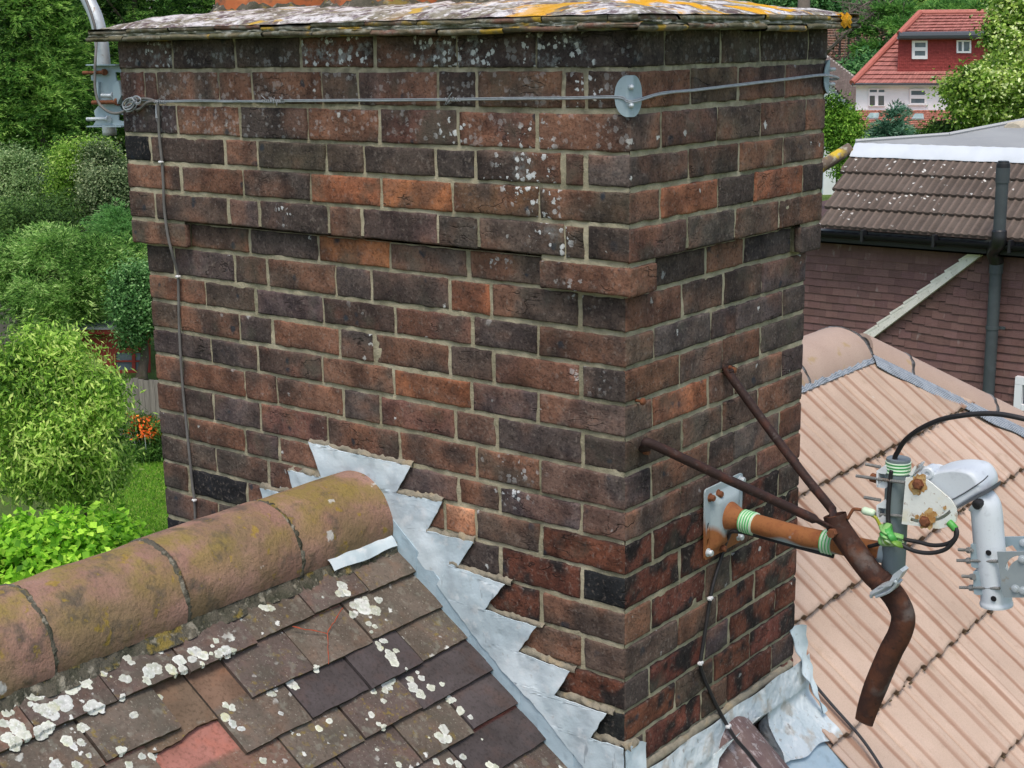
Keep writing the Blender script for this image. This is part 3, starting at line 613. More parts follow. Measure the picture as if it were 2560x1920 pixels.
# three-armed crack on one tile, chips of bright clay
def crack(p, q, w):
    p, q = [on_plane(a[0]*900/2212, 1245+a[1]*900/2212, (0, 0, -1.187), (.839, 0, 1)) for a in (p, q)]
    n = 12; T = np.linspace(0, 1, n); d = q-p; side = np.cross(d, NR); side /= np.linalg.norm(side)
    L_ = p+T[:, None]*d+side*(w*vn(np.stack([T*9, T*0, T*0+p[0]*50], -1), 1, 3))[:, None]; ww = w*(.7+.5*vn(np.stack([T*14, T*0, T*0], -1), 1, 8))
    tl.grid(np.stack([L_-side*ww[:, None], L_+NR*.0012, L_+side*ww[:, None]], 1), np.array(srgb(176, 84, 58)), rng_.random(3), flip=True)
crack((1795, 790), (2012, 832), .0016); crack((2010, 832), (2105, 675), .0014); crack((2012, 830), (2020, 1022), .0011)
# the slope behind the ridge, never seen from here: the same tiles, plainly laid
for k in range(9):
    for j in range(20):
        y0 = -3.4+.17*j+(.085 if k % 2 else 0)
        q = np.array([0, .26]); y = np.array([y0, y0+.167]); Q, Yv = np.meshgrid(q, y, indexing='ij'); sx = -.06+.1*k; q = np.array([0, min(.26, max(.02, .10+sx+.0))]); Q, Yv = np.meshgrid(q, y, indexing='ij')
        Pm = rp(-.95+Q*0+(sx+.16)-Q+.0, Yv, -TILT*Q); Pm[..., 0] = 2*(-.765)-Pm[..., 0]; tl.grid(Pm, np.array(srgb(100, 84, 74)), rng_.random(3))
tl.build('tile_field', M_tile, roof, auto=35)
# crusty lichen discs growing on the tiles
lc = MB()
Z7 = [(2110,545,38),(2095,580,34),(1930,545,14),(1985,612,10),(1640,685,34),(1675,690,26),(1500,730,18),(1205,945,40),(1240,965,36),(1330,882,22),(1305,910,14),(1380,935,40),(1340,955,28),(1430,930,22),(1185,990,27),(1240,1015,17),(1298,955,14),(990,950,33),(790,1000,26),(815,1025,22),(770,1115,34),(960,1050,45),(915,1075,40),(1060,1060,40),(1110,1010,35),(1130,1055,30),(900,1120,28),(755,1222,20),(650,1095,20),(790,965,24),(910,905,18),(940,890,14),(715,1005,12),(530,1145,40),(450,1185,36),(480,1170,28),(390,1265,52),(340,1290,36),(250,1190,52),(225,1235,40),(280,1310,48),(310,1330,40),(240,1300,32),(570,1275,40),(620,1275,32),(530,1285,26),(35,1270,34),(55,1330,30),(25,1390,30),(110,1410,50),(140,1450,36),(260,1425,44),(300,1440,36),(90,1500,40),(45,1470,34),(520,1428,33),(425,1510,32),(460,1540,26),(505,1515,26),(550,1585,16),(830,1340,22),(815,1350,14),(750,1585,28),(880,1600,24),(945,1595,30),(975,1622,22),(345,1640,34),(470,1640,30),(800,1655,26),(1013,1260,20),(1405,1300,22),(1440,1310,24),(1405,1370,28),(1440,1400,28),(1490,1430,22),(1805,1160,34),(1830,1180,20),(1680,1220,28),(1730,1330,16),(1950,1075,22),(1625,1625,25),(1690,1630,12),(1970,1430,22),(2035,1385,20),(1845,1470,12),(2190,680,28),(2180,730,22),(320,1610,10),(200,1280,16),(150,1240,12),(95,1290,14),(690,1110,8),(560,1170,14)]
Z8 = [(60,540,34),(90,580,36),(45,590,24),(200,680,60),(270,700,42),(150,675,30),(300,640,28),(135,725,22),(215,640,26),(225,775,22),(265,790,18),(240,820,12),(290,905,26),(325,890,28),(305,930,22),(365,975,38),(385,1010,34),(350,950,24),(395,940,20),(350,1170,40),(380,1140,30),(335,1195,26),(265,1200,24),(490,1130,26),(510,1180,40),(550,1215,36),(560,1120,26),(612,1170,32),(680,1145,18),(540,1090,14),(322,1255,22),(745,1255,32),(795,1312,28),(852,1346,18),(690,1430,36),(660,1465,30),(710,1475,32),(680,1490,24),(245,1337,22),(220,1367,8),(318,1400,20),(288,1432,18),(411,1640,22),(655,1640,26),(740,1635,26),(785,1650,26),(815,1605,22),(970,1640,28),(1005,1650,20),(286,1560,13),(932,1497,8),(450,1096,12),(600,1478,7)]
lr = np.random.default_rng(11)
def tile_h(s, y, TL=TILES):                                  # top of the tile surface at roof coordinates
    best = -1.
    for s0, y0, y1, ds, lift, rot, tw, q0 in TL:
        if y0 <= y <= y1 and s0-.262 < s <= s0+.006:
            yc = (y0+y1)/2; Q = s0+ds+(y-yc)*rot-s
            if Q < max(q0-.002, -.0005): continue
            Qc = max(Q, 0.); hh = -TILT*Qc+lift+(y-yc)*tw+.0022*(1-((y-yc)/(y1-y0)*2)**2)+float(fbm(np.array([[s0-Qc, y, 0.]]), 22, 13, 2)[0])*.0011
            best = max(best, hh)
    return best
def lichen(px, py, r_px):
    h = 0.
    for _ in range(4):
        P = on_plane(px, py, np.array([0, 0, -1.19])+NR*h, NR); s = P[0]/CT; h = max(-.02, tile_h(s, P[1]))
    TL = [t for t in TILES if t[1]-.09 < P[1] < t[2]+.09 and t[0]-.34 < s < t[0]+.09]
    r = r_px/1190.; A = np.linspace(0, 2*np.pi, 34); ph = lr.random()*50; base = h
    w = 1+.30*vn(np.stack([np.cos(A)*1.25+ph, np.sin(A)*1.25, A*0+3.], -1), 1, 2)+.12*vn(np.stack([np.cos(A)*3.4+ph, np.sin(A)*3.4, A*0+3.], -1), 1, 4)+.10*vn(np.stack([np.cos(A)*9+ph, np.sin(A)*9, A*0+9.], -1), 1, 8)
    Gs = []; Cs = []; tone = lr.uniform(.75, 1.08)*np.array([1, 1.02, lr.uniform(.84, .98)])
    for q in (0, .3, .55, .75, .9, 1.0):
        ring = []
        for t, w_ in zip(A, w):
            ss = s+math.cos(t)*r*w_*q; yy = P[1]+math.sin(t)*r*w_*q; hh = tile_h(ss, yy, TL)
            if abs(hh-base) > .006: hh = base-TILT*(s-ss)*-1*0 if False else min(base, max(hh, base-.006))
            ring.append(rp(ss, yy, hh+(.0007 if q < .95 else .0001)))
        Gs.append(ring); Cs.append([tone*.62*(.80+.22*min(1, q*1.15)+.05*math.sin(q*9+ph))]*len(A))
    lc.grid(np.array(Gs), np.array(Cs), off=lr.random(3))
for x, y, r in Z7: lichen(x*900/2212, 1245+y*900/2212, r*900/2212)
for x, y, r in Z8: lichen(830+x*900/2212, 1245+y*900/2212, r*900/2212)
tag(lc.build('lichen_crust', M_lichen, roof, smooth=True), kind='stuff')
# ridge tiles
RCX, RCZ, RR = -.765, -.611, .116
YJ = [-.004, -.302, -.619, -.934, -1.25, -1.565, -1.88, -2.195, -2.51]
for i, (b, a) in enumerate(zip(YJ[:-1], YJ[1:])):
    rt = MB(); a0, a1 = a+.004, b-.004; off = rng_.random(3)*3
    A = np.linspace(math.radians(-16), math.radians(196), 40); Yv = np.linspace(a0, a1, 26)
    tz = rng_.normal(0, .002); ty = rng_.normal(0, .004); r0 = RR+.002+rng_.normal(0, .0012)
    def shell(r, ys): return np.array([[(RCX+(r+.0008*math.sin(7*t+i)+(.0012 if abs(y-a0) < .01 else 0))*math.cos(t), y, RCZ+r*math.sin(t)+tz+ty*(y-a0)*3) for t in A] for y in ys])
    Go = shell(r0, Yv); d = fbm(Go.reshape(-1, 3)+off, 14, 3, 3).reshape(Go.shape[:2])*.0022; Go = Go+d[..., None]*np.stack([np.cos(A), 0*A, np.sin(A)], -1)[None]
    Gi = shell(r0-.015, Yv)
    rt.grid(Go, (1, 1, 1), off); rt.grid(Gi, (1, 1, 1), off, flip=True)
    rt.grid(np.stack([Go[0], Gi[0]], 0), off=off, flip=True); rt.grid(np.stack([Go[-1], Gi[-1]], 0), off=off)
    rt.grid(np.stack([Go[:, 0], Gi[:, 0]], 0), off=off); rt.grid(np.stack([Go[:, -1], Gi[:, -1]], 0), off=off, flip=True)
    rt.build('ridge_tile', M_ridge, roof, smooth=False, auto=40)
bd = MB()
for side in (1, -1):                               # bedding along the foot of the ridge
    Yv = np.linspace(-2.6, -.01, 420); pf = [(.004, .012), (.010, -.002), (.018, -.012), (.026, -.022), (.030, -.032)]
    G = np.zeros((len(Yv), len(pf), 3))
    for k, (dx, dz) in enumerate(pf):
        j = vn(np.stack([Yv*45, Yv*0+k*.6, Yv*0], -1), 1, 3)*.006+vn(np.stack([Yv*130, Yv*0+k, Yv*0], -1), 1, 5)*.004; j2 = vn(np.stack([Yv*17, Yv*0+k*.2, Yv*0], -1), 1, 9)*.007
        G[:, k] = np.stack([RCX+side*(.102+dx*.8+max(0, k-1)*.003+(j+j2)*(1 if k > 1 else .3)), Yv, -.640+dz*1.05+j*.5+.004], -1)
    bd.grid(G, flip=side > 0)
for y in YJ[1:-1]:                                 # mortar beads in the joints
    A = np.linspace(math.radians(-16), math.radians(196), 110)
    G = np.zeros((len(A), 4, 3))
    for k, (dy, dr) in enumerate(((-.009, -.004), (-.0045, .0028), (.0045, .0028), (.009, -.004))):
        j = vn(np.stack([A*14, A*0+k*.5, A*0+y*9], -1), 1, 3)*.0035; jr = vn(np.stack([A*20, A*0+k*.5, A*0+y*7], -1), 1, 6)*.003; wob = vn(np.stack([A*3, A*0, A*0+y*9], -1), 1, 3)*.004
        G[:, k] = np.stack([RCX+(RR+dr+jr)*np.cos(A), y+dy+j+wob, RCZ+(RR+dr+jr)*np.sin(A)], -1)
    bd.grid(G)
bd.build('ridge_bedding', M_bed, roof, smooth=True)
rw = MB(); rw.box((-.4, -1.7, -.93), 1.0, 3.3, .02, ax=[DN, (0, 1, 0), NR]); rw.poly([(-.765, -.004, -.66), (.6, -.004, -1.8), (.6, -.004, -3), (-2.1, -.004, -3), (-2.1, -.004, -1.8)], (0, -.02, 0))
rw.box((-.75, -1.6, -5.2), 2.6, 3.1, 5.2); rw.build('house_wall', mk('rendered_wall', (.45, .42, .36), bump=[(60, .003)]), roof)
# soakers standing against the stack between tile and cover flashing
def wallpt(x, z, d=0.): return np.array([x, -d, z])
sk = 0
for k in range(1, 10):
    s1 = SROW[k]+.002; s0 = s1-.128
    P = MB(); pts = [wallpt(s*CT, -1.19-.839*s*CT+dz, .0095+.0012*(k % 2)) for s, dz in ((s0, -.03), (s0, .055), (s1, .055), (s1, -.03))]
    P.poly(pts, (0, .0015, 0), off=rng_.random(3)*2); P.build('lead_soaker', M_leadblue, roof)

# cover flashing: stepped lead let into the mortar beds
def lead_piece(out, d, seed, mat=M_lead):
    rr = np.random.default_rng(seed); P = []
    n = len(out)
    for i in range(n):                             # crinkle the outline a little
        a, b = np.array(out[i]), np.array(out[(i+1) % n]); L_ = np.linalg.norm(b-a); m_ = max(1, int(L_/.014))
        for t in np.arange(m_)/m_: P.append(a+(b-a)*t+(rr.normal(0, .0011, 2) if t > 0 else 0))
    P = np.array(P)
    tri = tessellate_polygon([[Vector((p[0], 0, p[1])) for p in P]]); V = [np.array([p[0], 0., p[1]]) for p in P]; F = [tuple(t) for t in tri]
    for _ in range(4):                             # split every long edge once per pass, shared edges share the new point
        mid = {}; nf = []
        def mp(i, j):
            k = (min(i, j), max(i, j))
            if np.linalg.norm(V[i]-V[j]) < .017: return None
            if k not in mid: mid[k] = len(V); V.append((V[i]+V[j])/2)
            return mid[k]
        for a, b, c in F:
            x, y, z = mp(a, b), mp(b, c), mp(c, a)
            if x is None and y is None and z is None: nf.append((a, b, c)); continue
            lp = [a]+([x] if x is not None else [])+[b]+([y] if y is not None else [])+[c]+([z] if z is not None else [])
            if len(lp) == 6: nf += [(a, x, z), (x, b, y), (z, y, c), (x, y, z)]
            elif len(lp) == 5:
                if x is None: nf += [(a, b, y), (a, y, z), (z, y, c)]
                elif y is None: nf += [(b, c, z), (b, z, x), (x, z, a)]
                else: nf += [(c, a, x), (c, x, y), (y, x, b)]
            else:
                if x is not None: nf += [(a, x, c), (x, b, c)]
                elif y is not None: nf += [(b, y, a), (y, c, a)]
                else: nf += [(c, z, b), (z, a, b)]
        F = nf
    V = np.array(V); F = np.array(F)
    cc_ = np.cross(V[F[:, 1]]-V[F[:, 0]], V[F[:, 2]]-V[F[:, 0]]); keep = np.linalg.norm(cc_, axis=1) > 1e-9; F = F[keep]
    dep = d+.004+fbm(V, 11, seed, 2)*.0042+fbm(V, 30, seed+3, 2)*.0018
    V1 = V.copy(); V1[:, 1] = -dep
    nrm = np.cross(V1[F[:, 1]]-V1[F[:, 0]], V1[F[:, 2]]-V1[F[:, 0]])
    F = np.where((nrm[:, 1] > 0)[:, None], F[:, ::-1], F)
    q = MB(); q.add(V1, F); V2 = V1.copy(); V2[:, 1] += .0022; q.add(V2, F[:, ::-1])
    # rim
    cnt = {}
    for f in F:
        for a, b in ((f[0], f[1]), (f[1], f[2]), (f[2], f[0])): cnt[(a, b)] = 1
    rim = [(a, b) for (a, b) in cnt if (b, a) not in cnt]
    RV = np.vstack([V1, V2]); m_ = len(V1); q.add(RV, np.array([(b, a, a+m_, b+m_) for a, b in rim]))
    return q
pA = [(-.924, -.446), (-.84, -.449), (-.756, -.452), (-.587, -.451), (-.636, -.525), (-.495, -.520), (-.547, -.600), (-.405, -.598), (-.453, -.667), (-.478, -.672), (-.514, -.725), (-.605, -.648), (-.645, -.618), (-.668, -.560), (-.76, -.55), (-.87, -.585), (-.886, -.523)]
lead_piece(pA, .006, 3).build('step_flashing', M_lead, chimney, smooth=True)
pB = [(-.514, -.722), (-.492, -.69), (-.478, -.668), (-.311, -.676), (-.371, -.75), (-.224, -.755), (-.277, -.827), (-.137, -.838), (-.178, -.905), (-.038, -.908), (-.08, -.978), (.006, -.976), (.006, -1.19), (-.040, -1.10), (-.093, -1.062), (-.213, -.960), (-.379, -.845)]
lead_piece(pB, .0095, 8).build('step_flashing', M_lead, chimney, smooth=True)
pC = [(-.872, -.56), (-.885, -.53), (-1.005, -.533), (-.985, -.592), (-1.112, -.599), (-1.095, -.662), (-1.212, -.676), (-1.20, -.74), (-1.34, -.75), (-1.32, -.83), (-1.46, -.84), (-1.44, -.96), (-1.2, -.80)]
lead_piece(pC, .005, 12).build('step_flashing', M_lead, chimney, smooth=True)
# crease lines of the overlapped lead and turned lip at the front corner
wp = MB(); Uy, Zz = np.meshgrid(np.linspace(-.010, .063, 10), np.linspace(-1.2, -.985, 26), indexing='ij')
Wx = .010+.0018*np.sin(Zz*40+Uy*30)+fbm(np.stack([Uy, Zz, Uy*0], -1).reshape(-1, 3), 22, 4, 2).reshape(Uy.shape)*.003+np.clip((Uy-.05)/.012, 0, 1)*.005
Zz = Zz+np.where(Zz > -.99, (Uy-.03)*-.12+.004*np.sin(Uy*160), 0); wp.grid(np.stack([Wx, Uy, Zz], -1)); wp.grid(np.stack([Wx-.002, Uy, Zz], -1), flip=True)
wp.build('corner_flashing', M_lead, chimney, smooth=True)
lp = MB()                                          # lead scrap tucked under the last ridge tile
Uy, Ss = np.meshgrid(np.linspace(-.225, -.015, 24), np.linspace(-.862, -.828, 7), indexing='ij')
Hh = .006+fbm(np.stack([Uy, Ss, Ss*0], -1).reshape(-1, 3), 30, 5, 3).reshape(Uy.shape)*.004+.007*np.exp(-((Ss+.85)/.02)**2)
G = rp(Ss+.0025*np.sin(Uy*40), Uy, Hh); lp.grid(G, flip=True); lp.build('lead_scrap', M_lead, roof, smooth=True)
# mortar fillets above the stepped edges
fm = MB()
def fillet(p, q, w=.010, d=.0065, face='y'):
    n = 44; T = np.linspace(0, 1, n); p, q = np.array(p), np.array(q); L_ = p+(q-p)*T[:, None]
    G = np.zeros((n, 4, 3))
    for k, (dz, dd) in enumerate(((-.004, d*.9), (0, d), (w*.55, d*.8), (w, -.004))):
        j = vn(np.stack([L_[:, 0]*120, L_[:, 1]*120, T*0+k*.7], -1), 1, 6)*.0035+vn(np.stack([L_[:, 0]*35, L_[:, 1]*35, T*0+k*.3], -1), 1, 7)*.004
        if face == 'y': G[:, k] = np.stack([L_[:, 0], -(dd+j), L_[:, 1]+dz+j], -1)
        else: G[:, k] = np.stack([dd+j, L_[:, 0], L_[:, 1]+dz+j], -1)
    fm.grid(G, flip=(face == 'y'))
for a, b in ((0, 3), (4, 5), (6, 7)): fillet(pA[a], pA[b])
for a, b in ((2, 3), (4, 5), (6, 7), (8, 9), (10, 11)): fillet(pB[a], (pB[b][0]+.012, pB[b][1]))
for a, b in ((1, 2), (3, 4), (5, 6)): fillet(pC[a], pC[b])
fillet((.0, -1.060), (.76, -1.066), w=.012, d=.0075, face='x'); fillet((-.01, -.982), (.05, -.988), w=.016, d=.010, face='x')
fm.build('flashing_pointing', mk('pale_flashing_pointing', (.27, .24, .18), [dict(s=40, lo=.45, hi=.65, c=(.17, .15, .11), f=.7), dict(s=15, lo=.55, hi=.66, c=(.36, .28, .17), f=.6)], bump=[(120, .003)]), chimney, smooth=True)

# ================================================================ APRON OF LEAD AND PARTY LINE ON THE RIGHT SIDE
hump = MB(); HY, HR = .455, .098
A = np.linspace(math.radians(-5), math.radians(185), 34); Sx = np.concatenate([np.linspace(-.2, -.04, 18), np.linspace(-.02, 1.3, 44)])
G = np.zeros((len(Sx), len(A), 3))
for i, s in enumerate(Sx):
    f = math.sqrt(max(0, 1-max(0, (-.045-s)/.155)**2.6)); G[i] = rp(np.full(len(A), s), HY+HR*f*np.cos(A), HR*f*np.sin(A)*.95-.005)
dd = fbm(G.reshape(-1, 3), 25, 3, 3).reshape(G.shape[:2])*.002; G = G+dd[..., None]*NR
hump.grid(G); 
M_hump = mk('purple_brown_party_tile', (.13, .085, .085), [dict(s=10, lo=.45, hi=.62, c=(.19, .135, .12), f=.8, d=6), dict(s=28, lo=.53, hi=.62, c=(.46, .40, .40), f=.7, d=8, r=.7, st=(1, 2.4, 1)), dict(s=60, lo=.62, hi=.68, c=(.6, .56, .55), f=.8), dict(s=60, lo=.55, hi=.7, c=(.06, .04, .04), f=.5)], rough=.8, bump=[(60, .003)])
ap = MB()
Yv = np.linspace(.0, .85, 150); Tv = np.linspace(0, 1, 60)
G = np.zeros((len(Yv), len(Tv), 3))
for i, y in enumerate(Yv):
    hy = max(0., 1-((y-HY)/(HR+.008))**2)**.5
    smax = .62 if y < .30 else (.62+(-.045-.62)*min(1, (y-.30)/.05) if y < .35 else None)
    if smax is None:
        if y < .56: smax = -.105+.06*((y-HY)/.1)**2+(.0 if y < .535 else (y-.535)*4.2)
        else: smax = .055+(y-.56)*.10+.006*math.sin(y*40)
    top = -1.062-.004*y+.003*math.sin(y*31)
    for k, t in enumerate(Tv):
        # profile: down the wall, round the angle, then along the slope
        Lw = .075; tot = Lw+.07+smax+.02; u = t*tot
        zc = -1.19-.839*.0
        if u < Lw: x, z = .011+.006*u/Lw, top-u
        else:
            v = u-Lw; s = v-.045; p = rp(s, 0., .012); x0, z0 = .017, top-Lw
            b = min(1, v/.10); b = b*b*(3-2*b); x, z = x0*(1-b)+p[0]*b, (z0-.3*v)*(1-b)+p[2]*b
            if s > -.08: q = min(1, (s+.08)/.05); x += NR[0]*(HR*hy*.97+.003)*q*min(1, hy*3); z += NR[2]*(HR*hy*.97+.003)*q*min(1, hy*3)
        G[i, k] = (x, y, z)
P3 = G.reshape(-1, 3); nz = fbm(P3, 8, 31, 3).reshape(G.shape[:2])*.010+fbm(P3, 26, 33, 2).reshape(G.shape[:2])*.004
cre = np.exp(-(((G[..., 1]-.585)-(G[..., 0])*.12)/.007)**2)*.010                  # standing fold
G = G+(nz+cre)[..., None]*np.array([.75, 0, .66])
G[..., 0] = np.maximum(G[..., 0], .006)
ap.grid(G, flip=False); ap.build('lead_apron', M_leadwhite, chimney, smooth=True)
sc = MB()                                          # curled strip of lead at the far corner
T = np.linspace(0, 1, 30); Wd = np.linspace(-1, 1, 7); G = np.zeros((30, 7, 3))
for i, t in enumerate(T):
    c = np.array([.012+.055*t**2, .775+.060*t, -.965-.245*t]); w = .026*(1-.75*t)+.004*math.sin(t*14)
    tw = .9-1.2*t
    for j, q in enumerate(Wd): G[i, j] = c+np.array([math.sin(tw)*.6, math.cos(tw), 0])*w*q+np.array([.8, -.5, 0])*(.010*(q*q-1)*(1-t))+.002*math.sin(t*25+q*2)
sc.grid(G); sc.grid(G-np.array([.0022, 0, 0]), flip=True); sc.build('curled_lead_strip', M_lead, chimney, smooth=True)

# ================================================================ NEIGHBOUR'S CONCRETE TILED ROOF
ZT = -1.2
tan = thing('concrete_tiled_roof', 'pinkish tan concrete interlocking tile roof with ribs beyond the chimney', 'roof', (.5, 2., -1.6))
tt = MB()
SC = [-.795, -.485, -.178, .131, .444, .755, 1.065, 1.375, 1.69, 2.0]
Yg = np.arange(.79, 4.6, .0078)
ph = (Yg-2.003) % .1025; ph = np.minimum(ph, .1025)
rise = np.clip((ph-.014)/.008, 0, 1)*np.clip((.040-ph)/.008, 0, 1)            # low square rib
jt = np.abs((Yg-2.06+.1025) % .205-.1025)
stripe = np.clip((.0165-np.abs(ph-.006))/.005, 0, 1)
for k in range(len(SC)-1):
    s0, s1 = SC[k], SC[k+1]; ss = np.array([s0-.03, s0+.02, s0+.10, (s0+s1)/2, s1-.07, s1-.012, s1-.003, s1+.0, s1+.001, s1-.006])
    hh = np.array([.002, .0045, .009, .014, .0185, .0215, .0218, .0205, .006, -.004])
    Sg, Yy = np.meshgrid(ss, Yg, indexing='ij'); H = hh[:, None]+rise[None]*.0016-np.where(jt < .004, .0035, 0)[None]
    tid = np.floor((Yg-2.06)/.205).astype(int); rt_ = np.random.default_rng(5+k); tv = rt_.normal(0, 1, 60); toff = tv[(tid+20) % 60]
    Sg = Sg+toff[None]*.0028*(np.arange(10) > 2)[:, None]+(((Yg-2.003)/.1025 % 1)*-.010+.005)[None]*(np.arange(10) > 4)[:, None]+vn(np.stack([Yg*60, Yg*0+k, Yg*0], -1), 1, 3)[None]*.0025*(np.arange(10) > 5)[:, None]
    H = H+toff[None]*.0012
    P = rp(Sg, Yy, H, ZT)
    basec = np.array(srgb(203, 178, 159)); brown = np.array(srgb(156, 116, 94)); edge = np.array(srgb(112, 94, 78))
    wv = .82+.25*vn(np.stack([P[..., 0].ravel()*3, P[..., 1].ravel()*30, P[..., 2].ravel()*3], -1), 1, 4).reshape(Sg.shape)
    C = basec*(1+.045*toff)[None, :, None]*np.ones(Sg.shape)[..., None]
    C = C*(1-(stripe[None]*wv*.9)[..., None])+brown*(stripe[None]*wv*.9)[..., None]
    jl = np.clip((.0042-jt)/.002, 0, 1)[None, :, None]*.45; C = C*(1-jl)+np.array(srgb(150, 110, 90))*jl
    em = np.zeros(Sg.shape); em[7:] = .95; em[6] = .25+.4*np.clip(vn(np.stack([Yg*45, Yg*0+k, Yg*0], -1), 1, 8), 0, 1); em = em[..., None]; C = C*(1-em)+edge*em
    hipY = 2.70+(P[..., 0]+.621)*1.228
    I = np.arange(Sg.size).reshape(Sg.shape); q = np.stack([I[:-1, :-1], I[:-1, 1:], I[1:, 1:], I[1:, :-1]], -1).reshape(-1, 4)
    ok = (P[..., 1] < hipY).reshape(-1)[q].all(1); q = q[ok]
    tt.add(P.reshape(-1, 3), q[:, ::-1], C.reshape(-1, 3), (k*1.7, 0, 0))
# debris caught in the laps
dr = np.random.default_rng(3)
for k in range(1, len(SC)-1):
    for _ in range(60):
        y = dr.uniform(.85, 4.4); s = SC[k]+dr.uniform(-.004, .010); c = rp(s, y, .010+dr.uniform(0, .010), ZT)
        if y > 2.56+(c[0]+.621)*1.228: continue
        tt.box(c, dr.uniform(.003, .009), dr.uniform(.004, .016), dr.uniform(.002, .005), ax=[DN, (0, 1, 0), NR], col=np.array(srgb(96, 82, 62))*dr.uniform(.6, 1.2))
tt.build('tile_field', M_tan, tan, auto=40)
def arc_tile(p0, p1, side, r, half, drop, name, par, mat, thick=.014):
    p0, p1 = np.asarray(p0, float), np.asarray(p1, float); d = (p1-p0)/np.linalg.norm(p1-p0); w = np.asarray(side, float); w = w-d*(w@d); w /= np.linalg.norm(w); u = np.cross(w, d); u = u if u[2] > 0 else -u
    A = np.linspace(-half, half, 22); off = rng_.random(3)*3; q = MB(); T = np.linspace(0, 1, 10)
    def sh(rr): return np.array([[p0+(p1-p0)*t+w*rr*math.sin(a)+u*(rr*math.cos(a)-drop) for a in A] for t in T])
    Go, Gi = sh(r), sh(r-thick); fl_ = np.dot(np.cross(Go[1, 10]-Go[0, 10], Go[0, 11]-Go[0, 10]), u) < 0
    q.grid(Go, off=off, flip=fl_); q.grid(Gi, off=off, flip=not fl_)
    for X_, Y_ in ((Go[0], Gi[0]), (Go[-1], Gi[-1])): q.grid(np.stack([X_, Y_], 0), off=off)
    for c in (0, -1): q.grid(np.stack([Go[:, c], Gi[:, c]], 0), off=off)
    return q.build(name, mat, par, auto=40)
RT = .153
ys = [2.585, 2.075, 1.62, 1.17, .82]
for b, a in zip(ys[:-1], ys[1:]): arc_tile((-.765, a+.004, -.718), (-.765, b-.004, -.718), (1, 0, 0), RT, 1.44, 0, 'ridge_tile', tan, M_tanr)
HD = np.array([.413, .507, -.335]); HD /= np.linalg.norm(HD); HW = np.array([.775, -.632, 0])
H0 = np.array([-.713-.012, 2.648+.010, -.598-.138])
cuts = [-.03, .165, .575, 1.0, 1.42, 1.84, 2.26, 2.7]
for i, (a, b) in enumerate(zip(cuts[:-1], cuts[1:])): arc_tile(H0+HD*(a+.004), H0+HD*(b-.004), HW, .138, 1.16, .0, 'hip_tile', tan, M_tanr)
jm = MB()
def joint_band(c, d, w, r, half):
    u = np.cross(w, d); u = u if u[2] > 0 else -u; A = np.linspace(-half, half, 60); G = np.zeros((60, 4, 3))
    for k, (dy, dr_) in enumerate(((-.010, -.004), (-.005, .003), (.005, .003), (.010, -.004))):
        j = vn(np.stack([A*9, A*0+k*.6, A*0+c[1]*5], -1), 1, 3)*.006; G[:, k] = [c+d*(dy+jj)+w*(r+dr_)*math.sin(a)+u*(r+dr_)*math.cos(a) for a, jj in zip(A, j)]
    jm.grid(G); jm.grid(G, flip=True)
joint_band(np.array([-.765, 2.585, -.718]), np.array([0, 1., 0]), np.array([1., 0, 0]), RT, 1.2); joint_band(np.array([-.765, 2.075, -.718]), np.array([0, 1., 0]), np.array([1., 0, 0]), RT, 1.2)
for c in cuts[1:-1]: joint_band(H0+HD*c, HD, HW, .138, 1.1)
A = np.linspace(-1.16, 1.16, 30); u_ = np.cross(HW, HD); u_ = u_ if u_[2] > 0 else -u_; cp = H0+HD*-.025
jm.add([cp]+[cp+HW*.135*math.sin(a)+u_*.135*math.cos(a) for a in A], np.array([(0, i, i+1) for i in range(1, 30)])); jm.add([cp]+[cp+HW*.135*math.sin(a)+u_*.135*math.cos(a) for a in A], np.array([(0, i+1, i) for i in range(1, 30)]))
jm.build('ridge_joint_clips', mk('dark_joint_mortar', (.10, .09, .085), [dict(s=50, lo=.45, hi=.65, c=(.24, .25, .26), f=.8)], bump=[(90, .004)]), tan, smooth=True)
fr = MB()                                           # crinkled ventilating roll under ridge and hip
Yv = np.arange(.8, 2.6, .006); G = np.zeros((len(Yv), 5, 3))
for k, (s, h) in enumerate(((-.85, .010), (-.83, .011), (-.818, .012), (-.810, .011), (-.800, .010))):
    j = vn(np.stack([Yv*70, Yv*0+k*.4, Yv*0], -1), 1, 3)*.006; G[:, k] = rp(np.full_like(Yv, s)+j*.6, Yv, np.full_like(Yv, h)+j*.7, ZT)
fr.grid(G, flip=True)
HP = np.array([.775, -.632, -.65]); HP /= np.linalg.norm(HP)
Tt = np.arange(0, 2.6, .004); E0 = np.array([-.621, 2.572, -.674]); G = np.zeros((len(Tt), 5, 3))
for k, (w, h) in enumerate(((-.03, .010), (.0, .014), (.015, .014), (.030, .012), (.046, .010))):
    j = vn(np.stack([Tt*9, Tt*0+2, Tt*0], -1), 1, 3)*.012*(k/4)+np.sin(Tt*26)*.004*(k/4); z = np.sin(Tt*2*math.pi/.012)*.0018
    G[:, k] = E0+HD*Tt[:, None]+HP*(w+j)[:, None]+NR*(h+z)[:, None]
fr.grid(G); fr.grid(G-np.array([0, 0, .002]), flip=True)
fr.build('ventilated_hip_roll', M_felt, tan, smooth=True)
